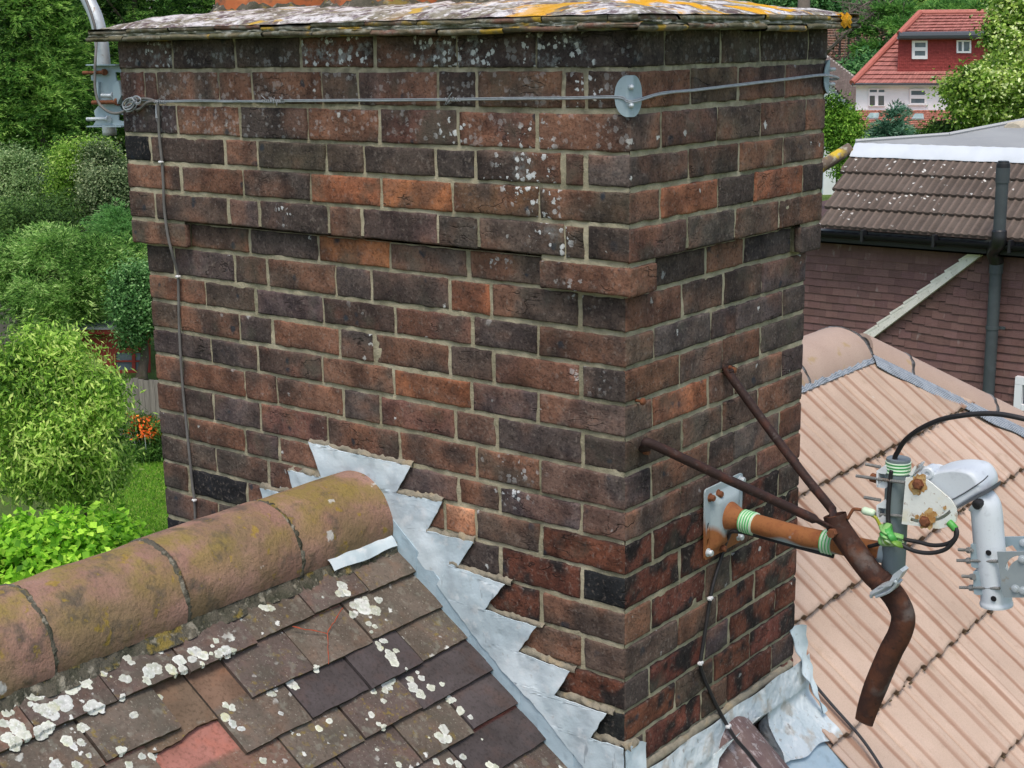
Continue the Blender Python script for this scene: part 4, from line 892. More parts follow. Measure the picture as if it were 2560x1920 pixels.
# valley lead and party tile between the two roofs
vl = MB(); Ss, Yy = np.meshgrid(np.linspace(-.06, 1.3, 60), np.linspace(.52, .82, 16), indexing='ij')
H = .002+fbm(np.stack([Ss, Yy, Ss*0], -1).reshape(-1, 3), 7, 3, 3).reshape(Ss.shape)*.006-.008*np.clip((Yy-.74)/.06, 0, 1); vl.grid(rp(Ss, Yy, H), flip=True); vl.build('valley_lead', M_leadblue, tan, smooth=True)
hump.build('party_line_tile', M_hump, tan, smooth=True)
bs = MB(); bs.poly([rp(a, b, -.05, ZT) for a, b in ((-.75, .8), (-.75, 2.4), (2., 4.5), (2., .8))], -.03*NR); bs.box((-.2, 1.6, -5.4), 3.4, 2.6, 4.6); bs.build('house_wall', mk('far_rendered_wall', (.5, .46, .4), bump=[(60, .003)]), tan)

# ================================================================ WIRES, PLATES AND BRACKETS ON THE STACK
def disc_plate(cx, cy, z, sgn, name, label):        # round plate folded round a corner
    t = thing(name, label, 'plate', (cx, cy, z), 'round corner plates carrying the lashing wire')
    q = MB(); r = .039
    def pt(a, b, d):
        return (cx+a+0*d, cy-d*1., z+b) if a < 0 else (cx+d, cy+a, z+b)
    def pt2(a, b, d):                               # far corner: other leg runs on the back face
        return (cx+d, cy-(-a), z+b) if a < 0 else (cx-a, cy+d, z+b)
    f = pt if sgn > 0 else pt2
    R_ = np.linspace(0, r, 8); rx_ = .031
    xs = np.linspace(-rx_, rx_, 25)
    for d, fl_ in ((.0075, False), (.0055, True)):
        G = np.array([[f(a, b*r*math.sqrt(max(0, 1-a*a/rx_/rx_)), d) if abs(a) > 1e-9 else f(1e-6, b*r, d) for b in np.linspace(-1, 1, 13)] for a in xs]); q.grid(G, flip=fl_ if sgn > 0 else not fl_)
    q.build('plate_disc', M_bluegalv, t, auto=50)
    for b in (-.017, .017):
        n = MB(); c = np.array([cx, cy, z+b]); dv = np.array([1, -sgn, 0])/math.sqrt(2)
        n.tube([c+dv*.004, c+dv*.014, c+dv*.019, c+dv*.0205], [.0052, .0052, .004, .001], 10); n.build('bolt', M_galv, t, smooth=True)
    return t
disc_plate(PR, -PR, .391, 1, 'corner_plate', 'round grey plate folded over the near front corner of the chimney')
disc_plate(PR, YR+PR, .405, -1, 'corner_plate', 'round grey plate at the far right corner of the chimney seen edge on')
def yz_face(px, py, x=.03): return on(px*S, py*S, 0, x)
def xz_face(px, py, y=-.03): return on(px*S, py*S, 1, y)
wr = MB()
pw = [xz_face(x, y, -.032) for x, y in ((275, 216), (310, 217), (350, 220), (420, 219), (520, 220), (600, 219), (720, 218), (860, 217), (975, 216), (1100, 214), (1230, 213), (1335, 211))]
pw += [np.array([PR+.002, -PR-.012, .381]), np.array([PR+.012, -PR+.002, .381])]
pw += [yz_face(x, y, PR+.010) for x, y in ((1430, 203), (1500, 196), (1600, 184), (1700, 172), (1780, 163))]+[np.array([PR+.01, YR+PR+.01, .398]), np.array([-.2, YR+PR+.012, .40])]
def smooth_path(P, n=6):
    P = np.asarray(P, float); out = []
    Q = np.vstack([2*P[0]-P[1], P, 2*P[-1]-P[-2]])
    for i in range(1, len(Q)-2):
        for t in np.linspace(0, 1, n, endpoint=False):
            a, b, c, d = Q[i-1:i+3]; out.append(.5*(2*b+(c-a)*t+(2*a-5*b+4*c-d)*t*t+(3*b-a-3*c+d)*t**3))
    out.append(P[-1]); return np.array(out)
wp_ = smooth_path(pw); wr.tube(wp_+vn(wp_, 25, 3)[:, None]*.0006, .0023, 8)
wr.tube(wp_+np.array([.0, -.0015, .0030]), .0013, 6)
r_ = np.random.default_rng(4)
for px, py, nn in ((600, 219, 8), (978, 215, 5), (345, 221, 6), (580, 219, 4)):   # twisted tie ends
    c = xz_face(px, py, -.034)
    for _ in range(nn):
        a = c+np.array([r_.uniform(-.02, .02), r_.uniform(-.006, .002), r_.uniform(-.004, .004)]); wr.tube([a, a+np.array([r_.uniform(-.008, .008), -.004, r_.uniform(-.005, .013)])*.6, a+np.array([r_.uniform(-.012, .012), -.006, r_.uniform(-.013, .013)])], .0008, 5)
    h = np.linspace(-.022, .022, 60); wr.tube(np.stack([c[0]+h, c[1]+.0035*np.cos(h*900), c[2]+.0035*np.sin(h*900)], -1), .0009, 5)
tag(wr.build('lashing_wire', M_wire, smooth=True), 'thin galvanised wire lashed tight round the top of the chimney', 'wire')

# grey cable down the left part of the front face, with clips
gc = thing('grey_cable', 'thin grey cable running down the left side of the chimney front, held by white clips', 'cable', (-1.4, -.03, 0))
px = [(283, 232, -.036), (300, 236, -.036), (318, 222, -.036), (336, 220, -.034), (342, 232, -.034), (344, 290, -.032), (350, 350, -.032), (353, 400, -.032), (355, 450, -.032), (362, 505, -.031), (370, 540, -.030), (380, 575, -.015), (385, 597, -.007), (386, 640, -.006), (387, 700, -.006), (391, 780, -.006), (396, 850, -.006), (403, 920, -.006), (410, 990, -.006), (416, 1050, -.006), (420, 1080, -.006), (422, 1130, -.006), (424, 1200, -.006), (425, 1260, -.006)]
q = MB(); P = smooth_path([xz_face(x, y, d) for x, y, d in px]); q.tube(P, .0036, 10); q.build('cable_run', M_greycable, gc, smooth=True)
for x, y, d in ((349, 350, -.032), (386, 597, -.008), (421, 1080, -.006)):
    q = MB(); c = xz_face(x, y, d); q.bbox(c+np.array([0, -.002, 0]), .013, .010, .006, .0018); q.lathe(c+np.array([.005, -.007, 0]), (0, -1, 0), [(0, .003), (.0025, .002), (.003, 0)], 10); q.build('cable_clip', M_white, gc, smooth=False)
q = MB(); c = xz_face(337, 225, -.036)
for dx in (-.002, .001, .004): q.tube([c, c+np.array([dx*.4, -.002, -.02]), c+np.array([dx, -.002, -.034])], .0011, 6)
q.build('frayed_end', M_wire, gc)

# antenna mast and its corner bracket, left edge
mast = thing('antenna_mast', 'bent galvanised antenna tube clamped beside the left edge of the chimney', 'mast', (-1.675, .05, .2))
def lp_(x, y, d=.05): return on(x*S, y*S, 1, d)
q = MB(); ml = smooth_path([lp_(110, -95), lp_(150, -60), lp_(178, -22), lp_(200, 20), lp_(211, 50), lp_(217, 80), lp_(221, 110), lp_(232, 230), lp_(237, 292)], 8)
q.tube(ml, .0185, 18); q.build('tube', M_galv, mast, smooth=True)
q = MB(); q.tube(smooth_path([lp_(160, -60, .02), lp_(186, 0, .02), lp_(203, 50, .02), lp_(208, 90, .02), lp_(206, 130, -.03), lp_(205, 165, -.04), lp_(206, 195, -.045), lp_(215, 225, -.045), lp_(238, 243, -.04), lp_(262, 243, -.04), lp_(285, 228, -.036), lp_(300, 215, -.034), lp_(322, 214, -.033), lp_(340, 221, -.033)]), .0036, 8); q.build('cable', M_greycable, mast, smooth=True)
br = thing('mast_bracket', 'blue grey slotted steel bracket bolted over the left corner of the chimney', 'bracket', (-1.6, -.01, .3))
q = MB(); th_ = (0, .003, 0)
def bp_(x, y, d=-.012): return on(x*S, y*S, 1, d)
def bz(x, y): return bp_(180/S+x*400/2074/S, y*400/2074/S)
out = [bz(*p) for p in ((270, 850), (640, 850), (668, 880), (700, 1190), (690, 1240), (640, 1370), (610, 1360), (640, 1420), (735, 1480), (735, 1590), (700, 1625), (275, 1625), (310, 1560), (285, 1440), (360, 1350), (345, 1150), (330, 1060), (250, 1040), (245, 980), (285, 960))]
# plate with two slots: outer strips
def ring_plate(outer, holes, depth):
    import bmesh
    bm = bmesh.new(); es = []
    for lp in [outer]+holes:
        vs = [bm.verts.new(tuple(p)) for p in lp]
        es += [bm.edges.new((vs[i], vs[(i+1) % len(vs)])) for i in range(len(vs))]
    bmesh.ops.triangle_fill(bm, use_beauty=True, edges=es)
    bm.verts.ensure_lookup_table(); V = np.array([v.co[:] for v in bm.verts]); F = np.array([[v.index for v in f.verts] for f in bm.faces]); bm.free()
    q = MB(); n = len(V); V2 = V+np.asarray(depth); nr = np.cross(V[F[:, 1]]-V[F[:, 0]], V[F[:, 2]]-V[F[:, 0]]); F = np.where(((nr @ np.asarray(depth)) > 0)[:, None], F[:, ::-1], F)
    cnt = {(a, b) for f in F for a, b in ((f[0], f[1]), (f[1], f[2]), (f[2], f[0]))}
    rim = np.array([(b, a, a+n, b+n) for a, b in cnt if (b, a) not in cnt])
    q.add(np.vstack([V, V2]), [F, F[:, ::-1]+n, rim]); return q
h1 = [bz(*p) for p in ((560, 930), (635, 940), (650, 960), (645, 1060), (590, 1095), (570, 1010))]; h2 = [bz(*p) for p in ((605, 1470), (690, 1500), (695, 1545), (655, 1575), (605, 1560))]
ring_plate(out, [h1, h2], th_).build('plate', M_bluegalv, br, auto=30)
q = MB(); a, b = bz(270, 848), bz(655, 848); q.poly([a, b, b+np.array([0, -.022, 0]), a+np.array([0, -.022, 0])], (0, 0, .003)); a, b = bz(270, 1628), bz(715, 1628); q.poly([a, b, b+np.array([0, -.020, 0]), a+np.array([0, -.020, 0])], (0, 0, -.003))
q.poly([bz(590, 1095), bz(665, 1040), bz(705, 1230), bz(640, 1375), bz(600, 1300)], (0, -.016, 0)); q.poly([bz(345, 1060), bz(375, 1060), bz(375, 1340), bz(345, 1340)], (0, -.008, 0)); q.build('folded_flange', M_bluegalv, br, auto=30)
for (xa, ya), (xb, yb), mt_, r in (((150, 945), (430, 935), M_rbolt, .0055), ((270, 1330), (600, 1320), M_rbolt, .0065), ((200, 1545), (480, 1540), M_galv, .0055), ((390, 1240), (540, 1240), M_galv, .0060)):
    q = MB(); a, b = on(180+xa*400/2074, ya*400/2074, 1, -.026), on(180+xb*400/2074, yb*400/2074, 1, -.024)
    n = 40; T = np.linspace(0, .93, n); rad = r*.8+.0007*np.cos(T*90); T = np.concatenate([T, [.931, .999, 1.]]); rad = np.concatenate([rad, [r*1.55, r*1.55, r*.8]]); q.tube(a+(b-a)*T[:, None], rad, 10); q.build('bolt', mt_, br, auto=40)
# coil of wire tied at the bracket
q = MB(); c = xz_face(283, 226, -.040); t = np.linspace(0, 5*2*math.pi, 240)
q.tube(np.stack([c[0]+.022*np.cos(t)*(1+.12*np.sin(t*.37)), c[1]-.006*np.sin(t*.21)-.004, c[2]+.011*np.sin(t)+.006*np.sin(t*.31)+.25*.022*np.cos(t)], -1), .0017, 6)
q.tube(np.stack([c[0]+.03+.016*np.cos(t*.6), c[1]-.004+0*t, c[2]+.012+.009*np.sin(t*.6)+.002*np.sin(t*.23)], -1), .0012, 6)
tag(q.build('wire_knot', M_wire, smooth=True), 'knotted coil of wire tied at the left corner bracket', 'wire')

# small rusty nail beside the corner
q = MB(); c = on(1500+372*560/2212, 950+205*560/2212, 0, .002); q.lathe(c, (1, 0, 0), [(.003, -.01), (.003, .010), (.0075, .010), (.008, .014), (.005, .0175), (0, .018)], 14)
tag(q.build('rusty_nail', M_rbolt, smooth=True), 'round headed rusty nail in the brick joint near the front corner', 'nail')

M_strut = mk('brown_black_strut', (.030, .015, .012), [dict(s=30, lo=.48, hi=.66, c=(.075, .026, .016), f=.7, d=6), dict(s=90, lo=.58, hi=.7, c=(.10, .085, .078), f=.4)], rough=.7, bump=[(150, .001)], spec=.3)
# ---- rusty dish arm hung on two struts
ra = thing('dish_arm', 'dark rusted bent dish arm hanging from two struts on the right face', 'bracket', (.32, .30, -.5))
J = on(1808*S, 1128*S, 1, .31)
def ap_(x, y, d=.31): return on(x*S, y*S, 1, d)
q = MB(); tb = smooth_path([ap_(1803, 1112), ap_(1812, 1140), ap_(1850, 1195), ap_(1885, 1240), ap_(1915, 1268), ap_(1938, 1298), ap_(1951, 1332), ap_(1944, 1368), ap_(1925, 1405), ap_(1905, 1450), ap_(1885, 1500), ap_(1873, 1535), ap_(1866, 1560)], 8)
n = len(tb); fl = [(1, 1)]*(n-20)+[(1-.70*(i/19), 1-.16*i/19) for i in range(20)]
q.tube(tb, .0245, 20, caps=False, flat=fl); q.tube(tb, .0225, 20, caps=False, flat=fl); q.tube([tb[2], tb[3]], [.0225, .0225], 20)
q.build('bent_tube', M_rust, ra, smooth=True)
q = MB(); q.tube([tb[28]+(tb[29]-tb[28])*-.5, tb[30]], .0256, 20, caps=True); q.build('sleeve_seam', M_rust, ra, smooth=True)
for name, pts in (('strut', [(1391, 975, .0), (1397, 962, .03), (1410, 960, .045), (1560, 1030, .15), (1700, 1094, .25), (1772, 1128, .305), (1806, 1146, .325)]), ('strut', [(1575, 793, .0), (1573, 800, .012), (1580, 815, .022), (1660, 925, .12), (1740, 1030, .22), (1785, 1085, .28), (1799, 1105, .305), (1802, 1128, .318)])):
    q = MB(); W = [np.array([d, 0, 0]) for x, y, d in pts]
    P = [on(x*S, y*S, 0, d) for x, y, d in pts]; P = smooth_path(P, 8); n = len(P)
    f2 = [(1., 1.) if 10 < i < n-10 else (1.35, .5) for i in range(n)]; q.tube(P, .0102, 12, flat=f2); q.build(name, M_strut, ra, smooth=True)
q = MB(); b0 = ap_(1800, 1150, .285); q.tube([b0, b0+np.array([.0, -.012, 0])], .010, 6); q.tube([ap_(1790, 1126, .30), ap_(1820, 1120, .31)], .008, 8); q.build('pivot_bolt', M_rbolt, ra)
for wx, wy, wd, rr_, hh_ in ((1575, 798, .008, .007, .018), (1575, 793, .02, .004, .006), (1392, 974, .004, .008, .012)):
    q = MB(); q.lathe(on(wx*S, wy*S, 0, wd), (1, 0, 0), [(0, hh_), (rr_, hh_*.9), (rr_, 0)], 8); q.build('wall_bolt', M_rbolt, ra)
q = MB()                                            # silver clamp halves round the tube
def cl(pts, d=.275, dep=.05): q.poly([ap_(x, y, d) for x, y in pts], (0, dep, 0))
cl([(1878, 1280), (1895, 1268), (1930, 1256), (1938, 1262), (1926, 1278), (1905, 1284), (1886, 1288)], .262, .03); cl([(1895, 1270), (1932, 1252), (1925, 1266)], .250, .012); cl([(1918, 1262), (1930, 1240), (1944, 1230), (1950, 1236), (1940, 1252), (1926, 1268)], .262, .03)
P = smooth_path([ap_(1882, 1290, .262), ap_(1884, 1283, .258), ap_(1905, 1272, .254), ap_(1930, 1256, .254), ap_(1935, 1262, .256), ap_(1920, 1278, .258), ap_(1892, 1289, .26)], 4); q.tube(P, .0035, 6); q.build('clamp', M_galv, ra, auto=40)

# ---- wall plate, arm, short mast and the silver antenna arm
wm = thing('wall_mount', 'rust stained wall plate with an orange rusted arm carrying a short grey mast', 'bracket', (.02, .38, -.56))
PY, PZ = .382, -.561
q0 = [(.297, -.4775), (.465, -.478), (.466, -.645), (.299, -.6445)]
def rounded(pts, r=.010, n=4):
    out = []; N = len(pts)
    for i in range(N):
        a, b, c = np.array(pts[i-1]), np.array(pts[i]), np.array(pts[(i+1) % N]); u = (a-b)/np.linalg.norm(a-b); v = (c-b)/np.linalg.norm(c-b)
        for t in np.linspace(0, 1, n+1): out.append((b+u*r*(1-t)**2+v*r*t**2))
    return out
def circ(cy, cz, r, n=12, sy=1., sz=1.): return [(cy+r*sy*math.cos(t), cz+r*sz*math.sin(t)) for t in np.linspace(0, 2*math.pi, n, endpoint=False)]
holes = [circ(.312, -.567, .005, sz=1.9), circ(.312, -.605, .0045, sz=2.4), circ(.448, -.548, .0045, sz=2.2), circ(.448, -.512, .004, sz=2.)]
wq = ring_plate([(.014, a, b) for a, b in rounded(q0)], [[(.014, a, b) for a, b in h] for h in holes], (-.004, 0, 0))
V = np.vstack(wq.v); wq.x = [np.clip((-.545-V[:, 2])/.05+(.06-abs(V[:, 1]-.385))*3, 0, 1)]
# raised pad
pad = MB(); G = np.zeros((17, 17, 3)); ex = np.zeros((17, 17))
for i, u in enumerate(np.linspace(-1, 1, 17)):
    for j, v in enumerate(np.linspace(-1, 1, 17)):
        k = 1/(1+math.exp(-(.80-max(abs(u), abs(v)))*22)); G[i, j] = (.0135+.016*k, PY+u*.062, PZ-.004+v*.072); ex[i, j] = np.clip((.15-v)*1.1+.2*math.sin(u*5), 0, 1)
pad.grid(G, ex=ex)
pl = wq.build('base_plate', M_orust, wm, auto=30); pad.build('pressed_pad', M_orust, wm, smooth=True)
for y, z, mt_ in ((.317, -.500, M_rbolt), (.352, -.500, M_rbolt), (.452, -.492, M_galv), (.312, -.628, M_galv), (.450, -.630, M_galv), (.372, -.635, M_rbolt)):
    q = MB(); q.lathe((.013, y, z), (1, 0, 0), [(.010, 0), (.010, .003), (.0075, .0035), (.0075, .011), (.006, .0135), (0, .014)], 14); q.build('plate_bolt', mt_, wm, auto=35)
AY, AZ = .3605, -.571
q = MB(); n = 60; X_ = np.linspace(.02, .435, n); Rr = np.where(X_ < .045, .030+.0*X_, .0225); Rr = np.where(X_ < .06, .0225+.012*np.clip((.06-X_)/.03, 0, 1), Rr)
q.tube(np.stack([X_, np.full(n, PY)+(AY-PY)*np.clip((X_-.02)/.2, 0, 1), np.full(n, -.558)-.004*np.sin(X_*7)], -1), Rr, 24)
V = np.vstack(q.v); q.x = [np.clip(.62+(V[:, 2]-(-.572))*26+.12*np.sin(V[:, 0]*60)+.1*np.sin(V[:, 0]*23), 0, 1)*np.where(V[:, 0] > .40, .3, 1)]
q.build('arm_tube', M_orust, wm, smooth=True)
M0 = np.array([.4335, .356, -.57])
q = MB(); q.tube([M0+np.array([0, 0, -.024]), M0+np.array([.0, 0, .0]), M0+np.array([-.0, 0, .10]), M0+np.array([0, 0, .222])], .0245, 26); q.tube([M0+np.array([0, 0, -.024]), M0+np.array([0, 0, -.0245])], .0225, 24)
q.build('short_mast', mk('grey_green_painted_tube', (.17, .21, .215), [dict(s=14, lo=.42, hi=.62, c=(.23, .275, .275), f=.8, st=(1, 1, .3)), dict(s=50, lo=.58, hi=.7, c=(.10, .12, .12), f=.5)], rough=.5, bump=[(80, .0005)]), wm, smooth=True, auto=40)
q = MB(); q.lathe(M0+np.array([0, 0, .2222]), (0, 0, 1), [(0, .0005), (.0235, .0005), (.0243, -.001)], 24); q.build('end_cap', mk('slate_grey_cap', (.16, .19, .21)), wm)
def tape(c0, c1, r, n, par, seed):
    q = MB(); c0, c1 = np.asarray(c0), np.asarray(c1); A = np.linspace(0, 1, 40); d = c1-c0
    cols = []
    gr, wh = np.array(srgb(84, 186, 106)), np.array(srgb(196, 216, 190))
    path = c0+d*A[:, None]; start = q.n; q.tube(path, r+.0006*np.sin(A*2*math.pi*n), 24)
    k = (np.sin(A*2*math.pi*n+seed) > .05)[:, None]; cc = np.where(k, gr, wh); C = np.vstack([np.repeat(cc, 24, 0), cc[:1], cc[-1:]]); q.c[-1] = C
    q.build('tape_band', M_tape, par, smooth=True)
tape((.068, .373, -.559), (.100, .371, -.5605), .0262, 5, wm, 0); tape((.272, .361, -.562), (.298, .3605, -.562), .0262, 3.5, wm, 1); tape(M0+np.array([0, 0, .192]), M0+np.array([0, 0, .216]), .0258, 3.5, wm, 2)
# clamp jaws and threaded rods behind the mast
def mp_(x, y, d=.356): return on(2060+x*500/1481, 1000+y*500/1481, 1, d)
for yy, tail, mt_ in ((485, 310, M_galv), (572, 240, M_rbolt), (730, 298, M_galv), (845, 385, M_galv)):
    q = MB(); a, b = mp_(tail, yy-10 if yy != 845 else yy, .345), mp_(600 if yy in (572, 845) else 420, yy+(40 if yy == 572 else 18 if yy == 845 else 12), .3215 if yy in (572, 845) else .345)
    T = np.linspace(0, 1, 50); q.tube(a+(b-a)*T[:, None], .0034+.0004*np.cos(T*140), 8)
    q.build('threaded_rod', M_rod, wm)
for y0 in (560, 815):
    q = MB()
    for dz0, dz1 in ((-80, -10), (25, 90)):
        q.poly([mp_(388, y0+dz0+45, .335), mp_(455, y0+dz0, .335), mp_(475, y0+dz0+50, .335), mp_(455, y0+dz0+70, .335), mp_(390, y0+dz0+60, .335)], (0, .042, 0))
    q.poly([mp_(388, y0-20, .333), mp_(400, y0-30, .333), mp_(400, y0+75, .333), mp_(388, y0+65, .333)], (0, .046, 0)); q.poly([mp_(460, y0-25, .345), mp_(470, y0-25, .345), mp_(470, y0+40, .345), mp_(460, y0+40, .345)], (0, .03, 0)); q.build('clamp_jaw', M_zinc, wm, auto=30)

M_rpatch = mk('rust_bloom', (.40, .20, .06), [dict(s=90, lo=.42, hi=.6, c=(.62, .44, .20), f=.8, d=6), dict(s=160, lo=.52, hi=.64, c=(.20, .08, .03), f=.8)])
an = thing('silver_antenna', 'silver grey antenna head on a bent tube held by a rust stained white plate', 'antenna', (.55, .35, -.5))
def slot(c0, c1, w, n=14, bow=.0):                   # curved slot outline in zoom pixels
    c0, c1 = np.array(c0, float), np.array(c1, float); d = (c1-c0); L_ = np.linalg.norm(d); d /= L_; nrm = np.array([-d[1], d[0]]); up, dn_ = [], []
    for t in np.linspace(0, 1, n):
        p = c0+d*L_*t+nrm*bow*4*t*(1-t); up.append(p+nrm*w); dn_.append(p-nrm*w)
    return up+dn_[::-1]
wp2 = [(605, 575), (760, 590), (800, 620), (940, 740), (975, 800), (985, 850), (975, 900), (930, 935), (850, 955), (575, 918)]
sl1 = slot((800, 893), (935, 822), 12, bow=14); sl2 = slot((640, 885), (700, 900), 14)
ring_plate([mp_(x, y, .318) for x, y in wp2], [[mp_(*p, .318) for p in sl1], [mp_(*p, .318) for p in sl2]], (0, .004, 0)).build('side_plate', M_cream, an, auto=30)
q = MB(); q.poly([mp_(x, y, .372) for x, y in ((605, 560), (680, 500), (740, 490), (840, 520), (960, 740), (985, 850), (930, 930), (600, 910))], (0, .004, 0)); q.poly([mp_(x, y, .33) for x, y in ((628, 555), (668, 490), (690, 488), (655, 560))], (0, .04, 0)); q.build('rear_plate', M_cream, an, auto=30)
rs = np.random.default_rng(21)
for iz, (x, y, r) in enumerate(((700, 632, .019), (752, 900, .016), (770, 850, .013), (745, 865, .008), (815, 842, .006), (690, 868, .005), (895, 800, .004), (790, 880, .010))):
    q = MB(); c = mp_(x, y, .3174-.0003*iz); A = np.linspace(0, 2*math.pi, 26); w = 1+.35*vn(np.stack([np.cos(A)*2+x, np.sin(A)*2, A*0], -1), 1, 3)+.2*vn(np.stack([np.cos(A)*6+x, np.sin(A)*6, A*0], -1), 1, 5)
    q.add([c]+[c+np.array([math.cos(t)*r*w_, 0, math.sin(t)*r*w_*1.1]) for t, w_ in zip(A[:-1], w[:-1])], np.array([(0, i, i % 25+1) for i in range(1, 26)])); q.build('rust_patch', M_rpatch, an)
for x, y in ((700, 622), (750, 898)):
    q = MB(); c = mp_(x, y, .318); q.lathe(c, (0, -1, 0), [(.0125, 0), (.0125, .003), (.010, .0035), (.010, .009), (.007, .011), (0, .0115)], 6); q.build('rusty_bolt', M_rbolt, an, auto=30)
# head casing: lofted, rounded
ol = [(640, 560), (740, 505), (800, 522), (850, 503), (900, 484), (980, 470), (1060, 468), (1150, 482), (1200, 515), (1235, 568), (1247, 612), (1240, 648), (1170, 696), (1105, 737), (985, 806), (900, 740), (800, 660), (700, 600)]
Q0 = np.array([mp_(x, y, .385) for x, y in ol]); Q0 = smooth_path(np.vstack([Q0, Q0[:1]]), 3)[:-1]; cen = Q0.mean(0)
q = MB(); G = []
for dy, sc_ in ((-.050, .80), (-.0495, .84), (-.047, .895), (-.042, .945), (-.033, .98), (-.018, 1.), (.018, 1.), (.033, .98), (.042, .945), (.049, .88), (.050, .80)):
    R__ = cen+(Q0-cen)*sc_+np.array([0, dy, 0]); G.append(np.vstack([R__, R__[:1]]))
G = np.array(G); q.grid(G, flip=True); q.poly(list(G[0][:-1]), (0, .0005, 0)); q.poly(list(G[-1][:-1]), (0, -.0005, 0)); q.build('head_casing', M_silver, an, auto=28)
q = MB(); P = [mp_(x, y, .315) for x, y in ((860, 690), (960, 690), (1080, 640), (1180, 560), (1238, 520))]; 
q.tube(smooth_path([mp_(x, y, .3335) for x, y in ((880, 700), (940, 735), (1010, 705), (1100, 650), (1180, 595), (1215, 560))]), .0012, 5); q.poly([mp_(x, y, .330) for x, y in ((985, 805), (1110, 742), (1215, 690), (1240, 668), (1240, 640), (1205, 668), (1100, 725), (985, 790))], (0, .05, 0)); q.build('casing_seam', mk('dark_grey_seal', (.10, .11, .12)), an)  # dark seam line and dark band along the casing's lower edge
q = MB(); c = mp_(768, 545, .335); q.lathe(c, (0, -1, 0), [(.014, -.03), (.014, 0), (.011, .003), (.005, .003), (.004, 0), (0, 0)], 16); q.build('hinge_boss', M_silver, an, auto=40)
q = MB(); P = smooth_path([mp_(1150, 735, .36), mp_(1190, 775, .36), mp_(1205, 840, .36), mp_(1212, 930, .36), mp_(1225, 1080, .36), mp_(1245, 1250, .36), mp_(1272, 1420, .36), mp_(1277, 1520, .36)], 8); n = len(P)
q.tube(P, [.0305]*(n-4)+[.0305, .032, .0325, .032], 26); q.build('antenna_tube', M_silver, an, smooth=True, auto=45)
for x, y in ((1218, 1132), (1256, 1472)):
    q = MB(); c = mp_(x, y, .3275); q.lathe(c, (0, -1, 0), [(0, .0008), (.0052, .0008), (.006, .0)], 12); q.build('bolt_hole', M_dark, an)
q = MB(); q.lathe(mp_(1140, 770, .33), (-.3, -1, -.2), [(.010, -.01), (.010, .006), (.006, .008), (0, .008)], 12); q.build('cable_gland', M_black, an)
# clamp on the tube and plate running out of frame
for y0 in (1150, 1350):
    q = MB(); x0 = 1085+(y0-1150)*.1
    q.poly([mp_(x0, y0-80, .335), mp_(x0+55, y0-80, .335), mp_(x0+50, y0-10, .335), mp_(x0+85, y0+0, .335), mp_(x0+70, y0+40, .335), mp_(x0, y0+30, .335)], (0, .05, 0)); q.poly([mp_(x0, y0+30, .335), mp_(x0+88, y0+35, .335), mp_(x0+85, y0+95, .335), mp_(x0+30, y0+95, .335), mp_(x0+5, y0+85, .335)], (0, .05, 0)); q.build('tube_clamp', M_bluegalv, an, auto=30)
for yy, tl_, tr_ in ((1112, 998, 1100), (1192, 985, 1290), (1308, 1025, 1110), (1392, 1005, 1300)):
    q = MB(); a, b = mp_(tl_, yy-4, .34), mp_(tr_, yy+2, .33); T = np.linspace(0, 1, 40); q.tube(a+(b-a)*T[:, None], .0032+.0004*np.cos(T*120), 8); c = a+(b-a)*.5; d = (b-a)/np.linalg.norm(b-a); q.tube([a+d*.022, a+d*.030], .0065, 6); q.build('threaded_rod', M_rod, an)
pq = [(1280, 1125), (1620, 1120), (1620, 1465), (1330, 1462), (1322, 1440)]; sl3 = slot((1350, 1255), (1450, 1165), 17, bow=-22)
sl4 = slot((1410, 1395), (1480, 1410), 16)
ring_plate([mp_(x, y, .322) for x, y in pq], [[mp_(*p, .322) for p in sl3]], (0, .004, 0)).build('tilt_plate', mk('grey_painted_plate', (.26, .30, .31), [dict(s=20, lo=.45, hi=.65, c=(.31, .35, .355), f=.7), dict(s=60, lo=.64, hi=.7, c=(.25, .2, .13), f=.5)], rough=.5), an, auto=30)
q = MB(); q.poly([mp_(x, y, .388) for x, y in ((1315, 1015), (1620, 1010), (1620, 1130), (1430, 1120), (1395, 1075), (1320, 1100))], (0, .004, 0)); q.build('rear_tilt_plate', M_bluegalv, an, auto=30)
for x, y, d in ((1470, 1180, .322), (1418, 1398, .322), (1475, 1412, .322), (1478, 1058, .388)):
    q = MB(); q.lathe(mp_(x, y, d), (0, -1, 0), [(.0085, 0), (.0085, .0015), (.005, .002), (.005, .005), (0, .0055)], 12); q.build('plate_bolt', M_galv, an, auto=35)

# ---- black cables
def cable(pts, r, label, mat=M_black, name='black_cable', group=None, sm=6):
    q = MB(); q.tube(smooth_path(pts, sm), r, 10); return tag(q.build(name, mat, smooth=True), label, 'cable', group)
cable([mp_(530, 445, .345), mp_(525, 425, .345), mp_(545, 385, .34), mp_(600, 300, .33), mp_(700, 220, .32), mp_(850, 150, .31), mp_(1000, 118, .30), mp_(1150, 102, .30), mp_(1300, 105, .30), mp_(1481, 140, .30), mp_(1650, 190, .31), mp_(1800, 300, .33)], .0052, 'thick black cable arching from the top of the short mast to the right')
lc_ = [mp_(970, 940, .315), mp_(978, 975, .312), mp_(965, 1030, .31), mp_(900, 1068, .31), mp_(800, 1075, .312), mp_(690, 1050, .315), mp_(560, 1030, .318), mp_(470, 1040, .325), mp_(410, 1065, .33), mp_(330, 1085, .335)]
cable(lc_, .0042, 'upper black cable looping from under the antenna plate to the arm', group='looped black cables below the antenna')
